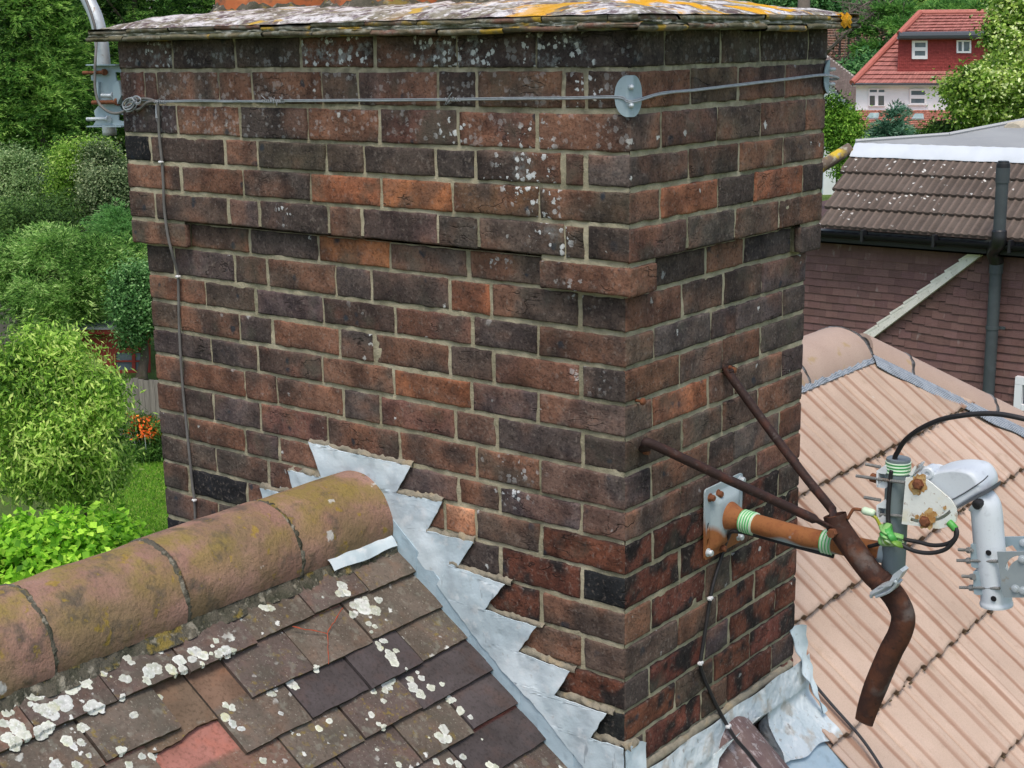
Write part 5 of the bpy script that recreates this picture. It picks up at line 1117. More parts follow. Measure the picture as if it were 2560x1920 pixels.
cable([mp_(975, 945, .308), mp_(985, 985, .306), mp_(965, 1040, .304), mp_(900, 1105, .304), mp_(800, 1132, .305), mp_(700, 1125, .306), mp_(620, 1098, .308), mp_(545, 1048, .31), mp_(500, 1000, .318), mp_(480, 930, .325), mp_(475, 800, .328), mp_(490, 600, .33), mp_(500, 520, .33)], .0044, 'lower black cable loop hanging below the white antenna plate', group='looped black cables below the antenna')
gt = thing('green_tape_binding', 'green and white tape wound round the cables at the mast foot', 'tape', tuple(mp_(480, 1000, .31)))
gr_ = np.random.default_rng(9)
for k in range(14):
    q = MB(); A = mp_(425+gr_.uniform(0, 60), 915+gr_.uniform(0, 80), .318); B = mp_(520+gr_.uniform(-20, 70), 1035+gr_.uniform(-30, 50), .312); mid = (A+B)/2+np.array([gr_.uniform(-.012, .012), -.016-gr_.uniform(0, .008), gr_.uniform(-.008, .008)])
    P = smooth_path([A, mid, B], 6); q.tube(P, .0075, 8, col=np.array(srgb(*((78, 160, 76), (128, 176, 104), (176, 200, 152), (110, 150, 62))[k % 4])), flat=[(1, .35)]*len(P)); q.build('tape_strip', M_tape, gt, smooth=True)
q = MB(); rusty = mp_(372, 578, .345); q.tube([rusty-np.array([.007, 0, -.001]), rusty+np.array([.007, 0, -.001])], .0095, 6); q.build('rusty_nut', M_rbolt, wm)
q = MB(); q.tube(smooth_path([mp_(350, 850, .315), mp_(390, 880, .315), mp_(430, 960, .315), mp_(470, 1010, .315)]), .0035, 8, col=np.array(srgb(150, 150, 40))); q.build('earth_wire', M_tape, gt, smooth=True)
q = MB(); q.tube(smooth_path([mp_(925, 905, .312), mp_(950, 930, .310), mp_(975, 960, .310)]), .0075, 8, col=np.array(srgb(80, 160, 70))); tag(q.build('tape_sleeve', M_tape, smooth=True), 'short green tape sleeve on the cable under the white antenna plate', 'tape')
q = MB(); q.tube([mp_(285, 815, .315), mp_(300, 820, .315), mp_(360, 836, .315), mp_(375, 840, .315)], [.0065, .0085, .0078, .006], 10, col=np.array(srgb(205, 225, 195))); tag(q.build('tape_sleeve', M_tape, smooth=True), 'pale tape wound round the wire end left of the mast', 'tape')
q = MB(); q.tube(smooth_path([mp_(175, 880, .31), mp_(200, 835, .312), mp_(225, 808, .315), mp_(290, 818, .315), mp_(330, 830, .315)]), .0035, 8); tag(q.build('copper_wire_end', M_rbolt, smooth=True), 'short bent brown wire end between the rusty tube and the mast', 'wire')
wc = thing('black_wall_cable', 'black cable running from the wall plate down the right brick face to the lead apron', 'cable', (.02, .3, -.8))
def w9(x, y, d=.008): return on(1660+x*900/2212, 1245+y*900/2212, 0, d)
q = MB(); q.tube(smooth_path([np.array([.30, .352, -.588]), np.array([.2, .358, -.586]), np.array([.10, .368, -.585]), w9(425, 205, .05), w9(395, 240, .03), w9(375, 290, .012), w9(345, 390), w9(310, 500), w9(284, 615), w9(262, 760), w9(240, 900), w9(224, 1010), w9(235, 1070), w9(270, 1160), w9(330, 1290), w9(390, 1400, .024), w9(440, 1480, .060), w9(510, 1560, .115), w9(580, 1650, .175), w9(650, 1730, .23)]), .0046, 10); q.build('cable_run', M_black, wc, smooth=True)
for x, y, d in ((284, 616, .010), (224, 1014, .010), (396, 1402, .026)):
    q = MB(); c = w9(x, y, d); q.bbox(c, .010, .017, .0085, .0025); q.lathe(c+np.array([.004, -.006, 0]), (1, 0, 0), [(.003, 0), (.003, .003), (0, .0035)], 8); q.build('cable_clip', M_white, wc, auto=40)
def tr9(x, y, h): return on_plane(1660+x*900/2212, 1245+y*900/2212, np.array([0, 0, ZT])+NR*h, NR)
cable([tr9(835, 1040, .03), tr9(880, 1090, .03), tr9(950, 1175, .034), tr9(1040, 1280, .034), tr9(1130, 1380, .034), tr9(1200, 1460, .03), tr9(1260, 1540, .03), tr9(1335, 1655, .034), tr9(1420, 1800, .034)], .0042, 'thin dark cable lying down the tan roof below the rusty arm', mat=mk('dark_grey_cable', (.05, .05, .055)))

# ================================================================ BROWN TILE-HUNG HOUSE NEXT DOOR
D2 = 17.2; E1 = np.array([1., 0, 0]); N2 = np.array([0, -1., 0]); UPZ = np.array([0, 0, 1.])
W0 = at(2060, 540, D2)
def w2(x, y, off=0.): return on_plane(x*S, y*S, W0+N2*off, N2)
def uz(P): return (P-W0) @ E1, (P-W0)[2]
def W(u, z, off=0.): return W0+E1*u+UPZ*z+N2*off
h2 = thing('brown_house', 'brown tile-hung house with ribbed brown roof strip and grey flat roof behind the right roof', 'house', tuple(W(0, -6.)))
M_hung = mk('brown_hanging_tile', 'col', [dict(s=3, lo=.4, hi=.65, c=(.8, .78, .78), b='MULTIPLY', f=.7), dict(s=25, lo=.5, hi=.7, c=(.85, .8, .8), b='MULTIPLY', f=.6), dict(s=9, lo=.64, hi=.72, c=(.34, .28, .25), f=.5, st=(1, 1, .35), d=6)], rough=.85, bump=[(50, .003)])
bp0, bp1 = w2(2150, 520, .0), w2(1868, 735, .0); bu0, bz0 = uz(bp0); bu1, bz1 = uz(bp1)
uR = uz(w2(2330, 700))[0]; uL = uz(w2(1650, 600))[0]; ztop = uz(w2(1745, 527))[1]+.1
q = MB(); gz = .097; rr = np.random.default_rng(6); off0 = 0
for k in range(46):
    zt = .20-gz*k
    js = np.arange(uL-.165*(1+.5*(k % 2)), uR+.2, .165)
    for a in js:
        b = a+.163; um = (a+b)/2
        zb_line = bz0+(bz1-bz0)*(um-bu0)/(bu1-bu0)     # height of the sloping board at this u
        dz = 0.
        if um > bu1-.3:
            dd = (zb_line-zt); 
            if -.1 < dd < 1.0 and um < bu0+.1: dz = .10*math.exp(-max(0, dd)/.30)
        c = np.array(srgb(116, 88, 83))*rr.uniform(.86, 1.12)*np.array([1, rr.uniform(.97, 1.03), rr.uniform(.96, 1.04)]); j = rr.normal(0, .0025, 2); t = rr.normal(0, .002); o = rr.random(3)
        z1, z0 = zt+dz, zt-gz-.012+dz
        V = [W(a, z1, .004), W(b, z1, .004), W(b, z0+j[0], .021+t), W(a, z0+j[1], .021+t), W(b, z0+j[0], .004), W(a, z0+j[1], .004)]
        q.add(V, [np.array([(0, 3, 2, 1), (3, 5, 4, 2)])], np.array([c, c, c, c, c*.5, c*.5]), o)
q.build('hung_tiles', M_hung, h2)
q = MB(); q.poly([W(uL, .3), W(uR+.2, .3), W(uR+.2, -7), W(uL, -7)], -N2*4.5); q.build('wall', mk('brown_wall_core', (.10, .06, .055)), h2)
# sloping white verge board with tile ends standing on it
q = MB(); d = bp1-bp0; d /= np.linalg.norm(d); nn = np.cross(d, N2); nn = nn if nn[2] > 0 else -nn
L_ = np.linalg.norm(bp1-bp0); q.box((bp0+bp1)/2+N2*.05, L_, .12, .10, ax=[d, N2, nn]); 
for k in range(9):
    c = bp0+d*(L_*(k+.6)/9.5)+nn*.050+N2*.05; q.box(c, .20, .13, .026, ax=[d*math.cos(.09)+nn*math.sin(.09), N2, nn*math.cos(.09)-d*math.sin(.09)])
q.build('verge_board', mk('cream_painted_verge', (.74, .72, .64), [dict(s=8, lo=.45, hi=.65, c=(.58, .56, .48), f=.6), dict(s=30, lo=.6, hi=.7, c=(.25, .23, .18), f=.6)], bump=[(40, .004)]), h2)
# roof strip with rolls
PT = math.radians(33); RD = -N2*math.cos(PT)+UPZ*math.sin(PT); RN = N2*math.sin(PT)+UPZ*math.cos(PT)
gl, gr = w2(1775, 484, .30), w2(2212, 528, .30); zg = .5*((gl-W0)[2]+(gr-W0)[2])
Rb = W(0, zg, .30)
def r2(x, y): P = on_plane(x*S, y*S, Rb, RN); return (P-Rb) @ E1, (P-Rb) @ RD
tl_, tr_ = r2(1838, 338), r2(2212, 352); Ls = .5*(tl_[1]+tr_[1]); bl = r2(1780, 470)
def R2(u, s, h=0): return Rb+np.multiply.outer(u, E1)+np.multiply.outer(s, RD)+np.multiply.outer(h, RN)
uA = r2(1700, 480)[0]; uB = r2(2400, 500)[0]
q = MB(); nr = 4; Us = np.arange(uA, uB, .0125)
prof = .010*np.clip(1.6*np.cos(2*math.pi*Us/.10)-.35, -.4, 1)
for k in range(nr):
    s0, s1 = Ls*k/nr, Ls*(k+1)/nr
    ss = np.array([s0-.012, s0, s0+.004, s0+.05, s1]); hh = np.array([.0, .012, .036, .034, .004])
    Sg, Ug = np.meshgrid(ss, Us, indexing='ij'); H = hh[:, None]+prof[None]*np.array([.4, .9, 1, 1, 1])[:, None]
    jt = .6*vn(np.stack([np.floor(Us/.34)*7.7, Us*0+k, Us*0], -1), 1, 3)+.9*vn(np.stack([np.floor(Us/.10)*3.3, Us*0+k*5, Us*0], -1), 1, 9)
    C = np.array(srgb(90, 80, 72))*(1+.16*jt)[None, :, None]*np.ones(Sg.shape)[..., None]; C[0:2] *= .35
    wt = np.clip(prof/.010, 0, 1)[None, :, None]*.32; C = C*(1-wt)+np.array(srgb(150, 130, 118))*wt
    P = R2(Ug, Sg, H); ul = r2(1780, 478)[0]+(r2(1838, 338)[0]-r2(1780, 478)[0])*np.clip(Sg/Ls, 0, 1)
    I = np.arange(Sg.size).reshape(Sg.shape); f = np.stack([I[:-1, :-1], I[:-1, 1:], I[1:, 1:], I[1:, :-1]], -1).reshape(-1, 4); ok = (Ug > ul-.05).reshape(-1)[f].all(1)
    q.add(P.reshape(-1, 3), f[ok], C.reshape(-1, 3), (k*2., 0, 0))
q.build('roof_strip', mk('brown_ribbed_concrete_tile', 'col', [dict(s=3, lo=.4, hi=.66, c=(.75, .74, .72), b='MULTIPLY', f=.7), dict(s=18, lo=.5, hi=.7, c=(.75, .72, .7), b='MULTIPLY', f=.6), dict(k='s', s=15, amt=.6, rad=.36, c=(.66, .65, .60), f=.9, soft=.06, wob=.8, mask=[('n', .9, .52, .58)]), dict(k='s', s=3, amt=.10, rad=.13, c=(.6, .58, .55), f=.9, soft=.04)], rough=.9, bump=[(60, .004)]), h2, auto=50)
q = MB(); n = 14; 
hl0, hl1 = R2(r2(1700, 400)[0], Ls*.55, .05), R2(r2(1838, 322)[0], Ls*1.06, .06)
hA, hB = on_plane(1770*S, 362*S, Rb+RN*.05, RN), on_plane(1836*S, 320*S, Rb+RN*.05, RN)
q.tube([hA+(hA-hB)*.3, (hA+hB)/2, hB], [.085, .08, .075], 16, flat=[(1, 1)]*3); q.build('hip_end_tile', mk('yellow_lichen_hip', (.16, .12, .09), [dict(s=3.2, lo=.44, hi=.52, c=(.60, .42, .035), f=.95, d=6), dict(s=12, lo=.52, hi=.62, c=(.40, .38, .30), f=.8)], bump=[(30, .006)]), h2, smooth=True)
# lead band, flat roof
q = MB(); Uv = np.linspace(tl_[0]+.0, uB, 60); G = np.zeros((60, 4, 3))
for k, (s, h) in enumerate(((Ls-.03, .022), (Ls-.01, .034), (Ls+.10, .056), (Ls+.20, .076))): G[:, k] = R2(Uv, np.full(60, s)+.004*np.sin(Uv*9+k), np.full(60, h)+.002*np.sin(Uv*31))
q.grid(G); q.build('lead_band', mk('bright_lead_band', (.60, .64, .68), [dict(s=3, lo=.4, hi=.65, c=(.50, .54, .58), f=.6)], rough=.6), h2, smooth=True)
FT = math.radians(7); FD = -N2*math.cos(FT)+UPZ*math.sin(FT); FN = N2*math.sin(FT)+UPZ*math.cos(FT); F0 = R2(0., Ls+.20, .078)
fp = [on_plane(x*S, y*S, F0, FN) for x, y in ((1836, 319), (2500, 339), (2500, 205), (2212, 262), (2050, 293), (1880, 315))]
uF = r2(1838, 338)[0]; fp = [R2(uF, Ls+.20, .078), R2(uB, Ls+.20, .078)]+fp[2:5]
q = MB(); q.poly(fp, -UPZ*.012); q.build('flat_roof', mk('grey_felt', (.29, .30, .30), [dict(s=1.2, lo=.4, hi=.65, c=(.34, .35, .345), f=.8, d=6), dict(s=14, lo=.6, hi=.68, c=(.35, .35, .34), f=.5), dict(k='s', s=2., amt=.06, rad=.12, c=(.6, .6, .58), f=.8, soft=.05)], rough=.9, bump=[(80, .003)]), h2)
q = MB()
for a, b in zip(fp[3:], fp[4:]+fp[:1]): q.tube([a+FN*.02, b+FN*.02], .025, 6)
q.build('felt_edge', mk('pale_felt_edge', (.42, .43, .43)), h2)
q = MB(); c = on_plane(2196*S, 272*S, F0, FN); q.lathe(c-UPZ*.1, N2, [(0, .14), (.14, .14), (.16, .11), (.16, -.8)], 24); q.build('ridge_end', mk('cream_mortared_ridge_end', (.50, .44, .33), [dict(s=14, lo=.45, hi=.65, c=(.38, .34, .27), f=.7)], bump=[(30, .006)]), h2, auto=40)
# gutter, lead apron strip, soil pipe, window
q = MB(); A = np.linspace(math.pi*.95, 2*math.pi*1.02, 12); Uv = np.linspace(uz(w2(1690, 480, .36))[0], uR+.6, 2)
G = np.array([[W(u, zg-.055, .34)+N2*.062*math.cos(a)+UPZ*.062*math.sin(a) for a in A] for u in Uv]); q.grid(G); q.grid(G, flip=True)
q.poly([W(Uv[0], zg-.05, .27), W(Uv[1], zg-.05, .27), W(Uv[1], zg-.20, .27), W(Uv[0], zg-.20, .27)], -N2*.02); q.poly([W(Uv[0], zg-.20, .27), W(Uv[1], zg-.20, .27), W(Uv[1], zg-.20, .0), W(Uv[0], zg-.20, .0)], UPZ*.02)
for u in np.arange(Uv[0]+.2, Uv[1], .9): q.box(W(u, zg-.06, .345), .03, .15, .14, ax=[E1, N2, UPZ])
q.build('gutter', mk('black_gutter', (.016, .016, .018), rough=.45, spec=.4), h2, auto=40)
zl0, zl1 = uz(w2(1900, 532))[1], uz(w2(1900, 512))[1]
q = MB(); us = np.linspace(uL, uR+.5, 5)
for a, b in zip(us[:-1], us[1:]): q.box(W((a+b)/2, (zl0+zl1)/2+.03, .035), b-a-.006, .012, zl1-zl0+.06, ax=[E1, N2, UPZ])
q.build('lead_strip', mk('dull_lead_strip', (.23, .25, .26), [dict(s=5, lo=.4, hi=.65, c=(.30, .32, .33), f=.7)], rough=.7), h2)
M_pipe = mk('dark_grey_soil_pipe', (.055, .065, .07), [dict(s=8, lo=.4, hi=.65, c=(.07, .085, .09), f=.6)], rough=.5, spec=.4)
pu, _ = uz(w2(2156, 540, .42)); pz1 = uz(w2(2160, 352, .42))[1]; pzm = uz(w2(2155, 520, .42))[1]
pu2, _ = uz(w2(2148, 640, .14)); pz0 = uz(w2(2136, 870, .14))[1]
q = MB(); q.tube([W(pu, pz1, .42), W(pu, pzm, .42)], .070, 18); q.tube([W(pu, pz1-.22, .42), W(pu, pz1-.05, .42)], .078, 18); q.tube([W(pu, pz1-.01, .42), W(pu, pz1+.025, .42)], .058, 10)
q.tube([W(pu2, uz(w2(2150, 555, .14))[1], .14), W(pu2, -7, .14)], .070, 18); q.tube([W(pu2, uz(w2(2150, 590, .14))[1], .14), W(pu2, uz(w2(2150, 562, .14))[1], .14)], .080, 18); q.build('soil_pipe', M_pipe, h2, smooth=True, auto=40)
q = MB(); q.tube([W(pu, pz1-.17, .42), W(pu, pz1-.02, .42), W(pu, pz1+.02, .42)], [.077, .077, .06], 18); q.build('vent_cowl', mk('black_vent_cowl', (.014, .014, .015), rough=.5), h2, auto=40)
q = MB(); q.tube(smooth_path([W(pu, pzm+.12, .42), W(pu, pzm-.02, .42), W(pu2, uz(w2(2150, 545, .14))[1]+.04, .26), W(pu2, uz(w2(2150, 565, .14))[1], .14)]), .084, 16); q.build('pipe_bend', mk('black_rubber_bend', (.012, .012, .013), rough=.4, spec=.5), h2, smooth=True)
q = MB(); zc = uz(w2(2150, 708, .14))[1]; q.tube([W(pu2, zc-.02, .14), W(pu2, zc+.02, .14)], .078, 18); q.box(W(pu2+.10, zc, .10), .07, .03, .03, ax=[E1, N2, UPZ]); q.box(W(pu2, zc, .07), .05, .14, .03, ax=[E1, N2, UPZ]); q.build('pipe_bracket', M_pipe, h2)
wu0, wz1 = uz(w2(2196, 812, .05)); wz0 = uz(w2(2196, 960, .05))[1]
q = MB(); ww, wh = 1.1, wz1-wz0
for a, b, c, d in ((0, ww, wh-.09, wh), (0, ww, 0, .09), (0, .09, .091, wh-.091), (ww-.09, ww, .091, wh-.091), (.091, ww-.091, wh*.52, wh*.52+.07)): q.box(W(wu0+(a+b)/2, wz0+(c+d)/2, .05), b-a-.002, .09, d-c-.002, ax=[E1, N2, UPZ])
wf = q.build('window_frame', mk('white_upvc', (.78, .79, .80), rough=.4), h2)
M_glass = mk('window_glass', (.08, .10, .12), rough=.08, spec=.7)
q = MB(); q.box(W(wu0+ww/2, wz0+wh/2, .028), ww-.1, .012, wh-.1, ax=[E1, N2, UPZ]); q.build('window_pane', M_glass, wf)

# ================================================================ WHITE HOUSE WITH RED ROOF, FAR RIGHT
RX2 = np.array([RX[0], RX[1], 0]); RX2 /= np.linalg.norm(RX2); FN3 = np.array([RX2[1], -RX2[0], 0])      # facing the camera
D3 = 72.
def zz3(x, y): return 2050+x*510/2212, y*510/2212
P3c = CAM+ray(*zz3(800, 1000))*D3
def v3(x, y, off=0.): return on_plane(*zz3(x, y), P3c+FN3*off, FN3)
h3 = thing('white_house', 'white rendered house with bright red tiled roof and tile-hung dormer in the distance', 'house', (float(P3c[0]), float(P3c[1]), G0))
M_render = mk('white_render', (.84, .88, .90), [dict(s=.8, lo=.4, hi=.65, c=(.72, .73, .73), f=.6, d=6)], bump=[(20, .004)])
q = MB(); a, b = v3(395, 930), v3(1900, 930); q.poly([v3(395, 915), b, b-UPZ*9, v3(395, 915)-UPZ*9], -FN3*7+RX2*4); 
q.poly([v3(285, 1405, 2.6), v3(1500, 1405, 2.6), v3(1500, 1405, 2.6)-UPZ*2.6, v3(285, 1405, 2.6)-UPZ*2.6], -FN3*2.5+RX2*1.2); q.build('wall', M_render, h3)
def slope_tiles(c4, nrow, gap, name, colr, par, prof_amp=.0, ncol=60):
    """tiled slope between bottom-left, bottom-right, top-right, top-left"""
    bl, br_, tr, tl2 = [np.asarray(p, float) for p in c4]; q = MB(); nrm = np.cross(br_-bl, tl2-bl); nrm /= np.linalg.norm(nrm); rr = np.random.default_rng(nrow)
    if nrm @ (CAM-bl) < 0: nrm = -nrm
    for k in range(nrow):
        t0, t1 = k/nrow, (k+1)/nrow
        T = np.linspace(0, 1, ncol+1)
        for i in range(ncol):
            a, b = T[i], T[i+1]-.0012; f = lambda u, t: (bl+(br_-bl)*u)*(1-t)+(tl2+(tr-tl2)*u)*t
            c = np.array(colr)*rr.uniform(.86, 1.14); h = gap*(1+rr.uniform(-.2, .2)); o = rr.random(3)
            q.add([f(a, t0)+nrm*h, f(b, t0)+nrm*h, f(b, t1)+nrm*gap*.12, f(a, t1)+nrm*gap*.12, f(a, t0)-nrm*.03, f(b, t0)-nrm*.03], np.array([(0, 1, 2, 3), (4, 5, 1, 0)]), np.array([c]*4+[c*.3]*2), o)
    return q
M_red = mk('red_concrete_tile', 'col', [dict(s=.5, lo=.4, hi=.65, c=(1.1, 1.12, 1.12), b='MULTIPLY', f=.6, d=5), dict(s=2.5, lo=.5, hi=.7, c=(.78, .72, .72), b='MULTIPLY', f=.6), dict(s=12, lo=.5, hi=.7, c=(.85, .82, .8), b='MULTIPLY', f=.6)], rough=.8)
RP = math.radians(44); n_r = FN3*math.sin(RP)+UPZ*math.cos(RP); E0r = v3(345, 908, .45)
def r3(x, y): return on_plane(*zz3(x, y), E0r, n_r)
REDC = srgb(166, 108, 100)
q = slope_tiles([E0r, r3(1900, 908), r3(1900, 392), r3(845, 392)], 11, .07, '', REDC, h3, ncol=46); 
dfo = ((r3(845, 775)-P3c) @ FN3)                    # dormer front where it meets the slope
def d3(x, y, o=0.): return v3(x, y, dfo+.02+o)
n_u = FN3*math.sin(math.radians(40))+UPZ*math.cos(math.radians(40)); U0 = v3(858, 378, dfo+.35)
def u3(x, y): return on_plane(*zz3(x, y), U0, n_u)
q2 = slope_tiles([U0, u3(1950, 352), u3(2000, 138), u3(1082, 146)], 7, .07, '', REDC, h3, ncol=34)
for src in (q2,):
    for v_, f_, c_, o_ in zip(src.v, src.f, src.c, src.o): q.add(v_, [g-g.min() for g in f_] if False else [np.array([(0, 1, 2, 3), (4, 5, 1, 0)])], c_, o_)
# hip cappings
for p0, p1 in ((E0r, r3(845, 392)), (U0, u3(1082, 146))): q.tube([np.asarray(p0)+n_r*.06, np.asarray(p1)+n_r*.06], .16, 8, col=np.array(srgb(176, 104, 92)))
q.tube([u3(1082, 146)+UPZ*.03, u3(2000, 138)+UPZ*.03], .15, 8, col=np.array(srgb(184, 116, 104)))
# plain flank behind the hips
q.poly([E0r, r3(845, 392), r3(845, 392)-FN3*2+RX2*4, E0r-FN3*4+RX2*5], UPZ*-.1, col=np.array(srgb(150, 70, 56))); q.poly([u3(1082, 146), u3(2000, 138), u3(2000, 138)-FN3*5-UPZ*4, u3(1082, 146)-FN3*5-UPZ*4+RX2*4], UPZ*-.1, col=np.array(srgb(150, 70, 56)))
q.build('roof', M_red, h3)
q = slope_tiles([d3(838, 775), d3(1900, 775), d3(1900, 425), d3(852, 425)], 22, .03, '', srgb(150, 66, 62), h3, ncol=50); dm = q.build('dormer', M_red, h3)
q = MB(); q.poly([d3(852, 395, -.02), d3(1950, 395, -.02), d3(1950, 780, -.02), d3(838, 780, -.02)], -FN3*3.5+RX2*2); q.build('dormer_cheek', mk('red_dormer_core', srgb(140, 66, 60)), h3)
q = MB(); q.poly([d3(850, 402, .3), d3(1950, 396, .3), d3(1950, 414, .3), d3(850, 420, .3)], -FN3*.3); q.poly([v3(360, 922, .42), v3(1950, 922, .42), v3(1950, 936, .42), v3(360, 936, .42)], -FN3*.4); q.build('fascia', mk('white_fascia', (.78, .78, .78)), h3)
q = MB(); q.tube([d3(850, 388, .36), d3(1950, 376, .36)], .20, 10); q.tube([v3(345, 912, .5), v3(1950, 912, .5)], .05, 8, col=np.array((.1, .03, .03))); q.poly([d3(900, 360, .25), d3(1950, 350, .25), d3(1950, 392, .25), d3(850, 394, .25)], -FN3*.3); q.build('gutter', mk('slate_grey_gutter', (.07, .08, .095), rough=.5), h3)
def win3(pl, x0, y0, x1, y1, panes, par, fr=10):
    q = MB(); o = [pl(x0, y0, .09), pl(x1, y0, .09), pl(x1, y1, .09), pl(x0, y1, .09)]
    w = ring_plate(o, [[pl(a, b, .09), pl(c, b, .09), pl(c, d, .09), pl(a, d, .09)] for a, b, c, d in panes], -FN3*.1).build('window', GL.setdefault('wwf', None) or mk('white_window_frame', (.82, .82, .83), rough=.4), par)
    GL['wwf'] = w.data.materials[0]
    q = MB()
    for a, b, c, d in panes: q.poly([pl(a-2, b-2, .06), pl(c+2, b-2, .06), pl(c+2, d+2, .06), pl(a-2, d+2, .06)], -FN3*.02)
    q.build('window_pane', GL.setdefault('gl', mk('distant_window_glass', (.10, .13, .16), [dict(s=1.5, lo=.4, hi=.65, c=(.2, .25, .28), f=.7)], rough=.15, spec=.6)), w)
    return w
GL = {}
win3(d3, 998, 440, 1166, 640, [(1030, 462, 1146, 512), (1028, 552, 1142, 604)], h3)
win3(d3, 1482, 436, 1640, 575, [(1500, 452, 1538, 555), (1560, 452, 1622, 555)], h3)
def b3(x, y, o=0.): return v3(x, y, .02+o)
w = win3(b3, 526, 962, 708, 1152, [(540, 972, 618, 1000), (636, 972, 700, 1000), (538, 1038, 596, 1144), (632, 1038, 696, 1144)], h3)
q = MB()
for x0, x1 in ((538, 596), (632, 696)):
    for k in range(1, 5): xx = x0+(x1-x0)*k/5; q.poly([b3(xx-1, 1040, .065), b3(xx+1, 1040, .065), b3(xx+1, 1143, .065), b3(xx-1, 1143, .065)], FN3*.01)
    for k in range(1, 7): yy = 1038+106*k/7; q.poly([b3(x0, yy-1, .067), b3(x1, yy-1, .067), b3(x1, yy+1, .067), b3(x0, yy+1, .067)], FN3*.01)
q.build('leaded_lattice', mk('dark_bronze_lattice', (.16, .13, .08)), w)
win3(b3, 974, 966, 1158, 1128, [(990, 984, 1138, 1030), (988, 1070, 1134, 1118)], h3)
q = MB(); q.poly([b3(955, 1130, .1), b3(1175, 1130, .1), b3(1175, 1142, .1), b3(955, 1142, .1)], -FN3*.1); q.build('window_sill', mk('white_sill', (.8, .8, .8)), h3)
# single storey roof in front
lo0 = v3(275, 1398, 3.0); n_l = np.cross(v3(1500, 1398, 3.0)-lo0, v3(395, 1195, .02)-lo0); n_l /= np.linalg.norm(n_l); n_l = n_l if n_l[2] > 0 else -n_l
q = slope_tiles([lo0, v3(1500, 1398, 3.0), v3(1500, 1195, .02), v3(395, 1195, .02)], 10, .07, '', srgb(182, 124, 106), h3, ncol=64); q.build('lower_roof', M_red, h3)
q = MB(); q.tube([lo0-UPZ*.08, v3(1500, 1398, 3.0)-UPZ*.08], .07, 8); q.build('gutter', mk('dark_low_gutter', (.05, .05, .055)), h3)
for pts in ((545, 1222, 645, 1222, 632, 1280, 500, 1280), (1030, 1230, 1120, 1230, 1130, 1286, 990, 1286)):
    q = MB(); pp = [on_plane(*zz3(x, y), lo0+n_l*.10, n_l) for x, y in zip(pts[::2], pts[1::2])]; q.poly(pp, -n_l*.1); sk_ = q.build('skylight', mk('skylight_frame', (.30, .33, .34)), h3)
    q = MB(); c = sum(pp)/4; q.poly([c+(p-c)*.86+n_l*.012 for p in pp], -n_l*.008); q.build('window_pane', mk('skylight_glass', (.30, .42, .42), rough=.1, spec=.7), sk_)
q = MB(); q.poly([v3(310, 1520, 2.63), v3(545, 1520, 2.63), v3(545, 1620, 2.63), v3(310, 1620, 2.63)], FN3*.02); q.build('window_pane', GL['gl'], h3)
q = MB(); q.poly([v3(418, 1515, 2.66), v3(440, 1515, 2.66), v3(440, 1620, 2.66), v3(418, 1620, 2.66)], FN3*.03); q.build('window_frame', mk('dark_frame', (.02, .02, .025)), h3)

# gabled white house and timber-edged neighbour behind it
h4 = thing('gabled_house', 'white gabled house with grey brown tiled roof between the chimney and the red roof', 'house', tuple(v3(200, 1300, -6)))
def v4(x, y, o=0.): return v3(x, y, -5+o)
q = MB(); q.poly([v4(60, 900), v4(125, 935), v4(360, 1190), v4(385, 1260), v4(60, 1260)], -FN3*.3); q.poly([v4(60, 1255), v4(390, 1255), v4(390, 1255)-UPZ*7, v4(60, 1255)-UPZ*7], -FN3*.3); q.build('wall', M_render, h4)
q = slope_tiles([v4(60, 880, .25), v4(368, 1195, .25), v4(430, 895, -3.), v4(60, 620, -3.)], 1, .02, '', srgb(128, 112, 104), h4, ncol=1)
tl3 = MB(); rr = np.random.default_rng(3); A_, B_, C_, D_ = [v4(*p) for p in ((60, 880, .25), (368, 1195, .25), (430, 895, -3.), (60, 610, -3.))]
nq = np.cross(B_-A_, D_-A_); nq /= np.linalg.norm(nq); nq = nq if nq @ (CAM-A_) > 0 else -nq
for k in range(13):                                  # courses run level
    t0, t1 = k/13, (k+1)/13
    for i in range(10):
        u0, u1 = i/10, (i+1)/10-.004; f = lambda u, t: (B_+(A_-B_)*t)*(1-u)+(C_+(D_-C_)*t)*u
        c = np.array(srgb(104, 92, 86))*rr.uniform(.85, 1.15); tl3.add([f(u0, t0)+nq*.16, f(u1, t0)+nq*.16, f(u1, t1)+nq*.01, f(u0, t1)+nq*.01, f(u0, t0), f(u1, t0)], np.array([(0, 1, 2, 3), (4, 5, 1, 0)]), np.array([c]*4+[c*.35]*2), rr.random(3))
tl3.build('roof', M_red, h4)
q = MB(); q.tube([v4(60, 612, -2.9), v4(430, 890, -2.9)], .10, 8); q.build('verge', mk('pale_verge', (.5, .47, .42)), h4)
q = MB(); q.poly([v4(228, 1195, .5), v4(372, 1195, .5), v4(372, 1260, .5), v4(228, 1260, .5)], -FN3*.4); q.build('porch_roof', mk('dark_brown_porch', (.12, .075, .06)), h4)
h5 = thing('timbered_house', 'white house with dark posts under a broad brown tiled roof behind the cedar', 'house', tuple(v3(300, 1200, -20)))
def v5(x, y, o=0.): return v3(x, y, -20+o)
q = MB(); q.poly([v5(40, 655), v5(560, 655), v5(560, 1300), v5(40, 1300)], -FN3*5); q.build('wall', M_render, h5)
q = slope_tiles([v5(20, 655, .6), v5(560, 655, .6), v5(800, 255, -4), v5(20, 255, -4)], 14, .09, '', srgb(128, 96, 80), h5, ncol=30); q.build('roof', M_red, h5)
q = MB()
for x in (205, 400, 300): q.box(v5(x, 760, .06), .22 if x == 400 else .12, .12, 6.4, ax=[RX2, FN3, UPZ])
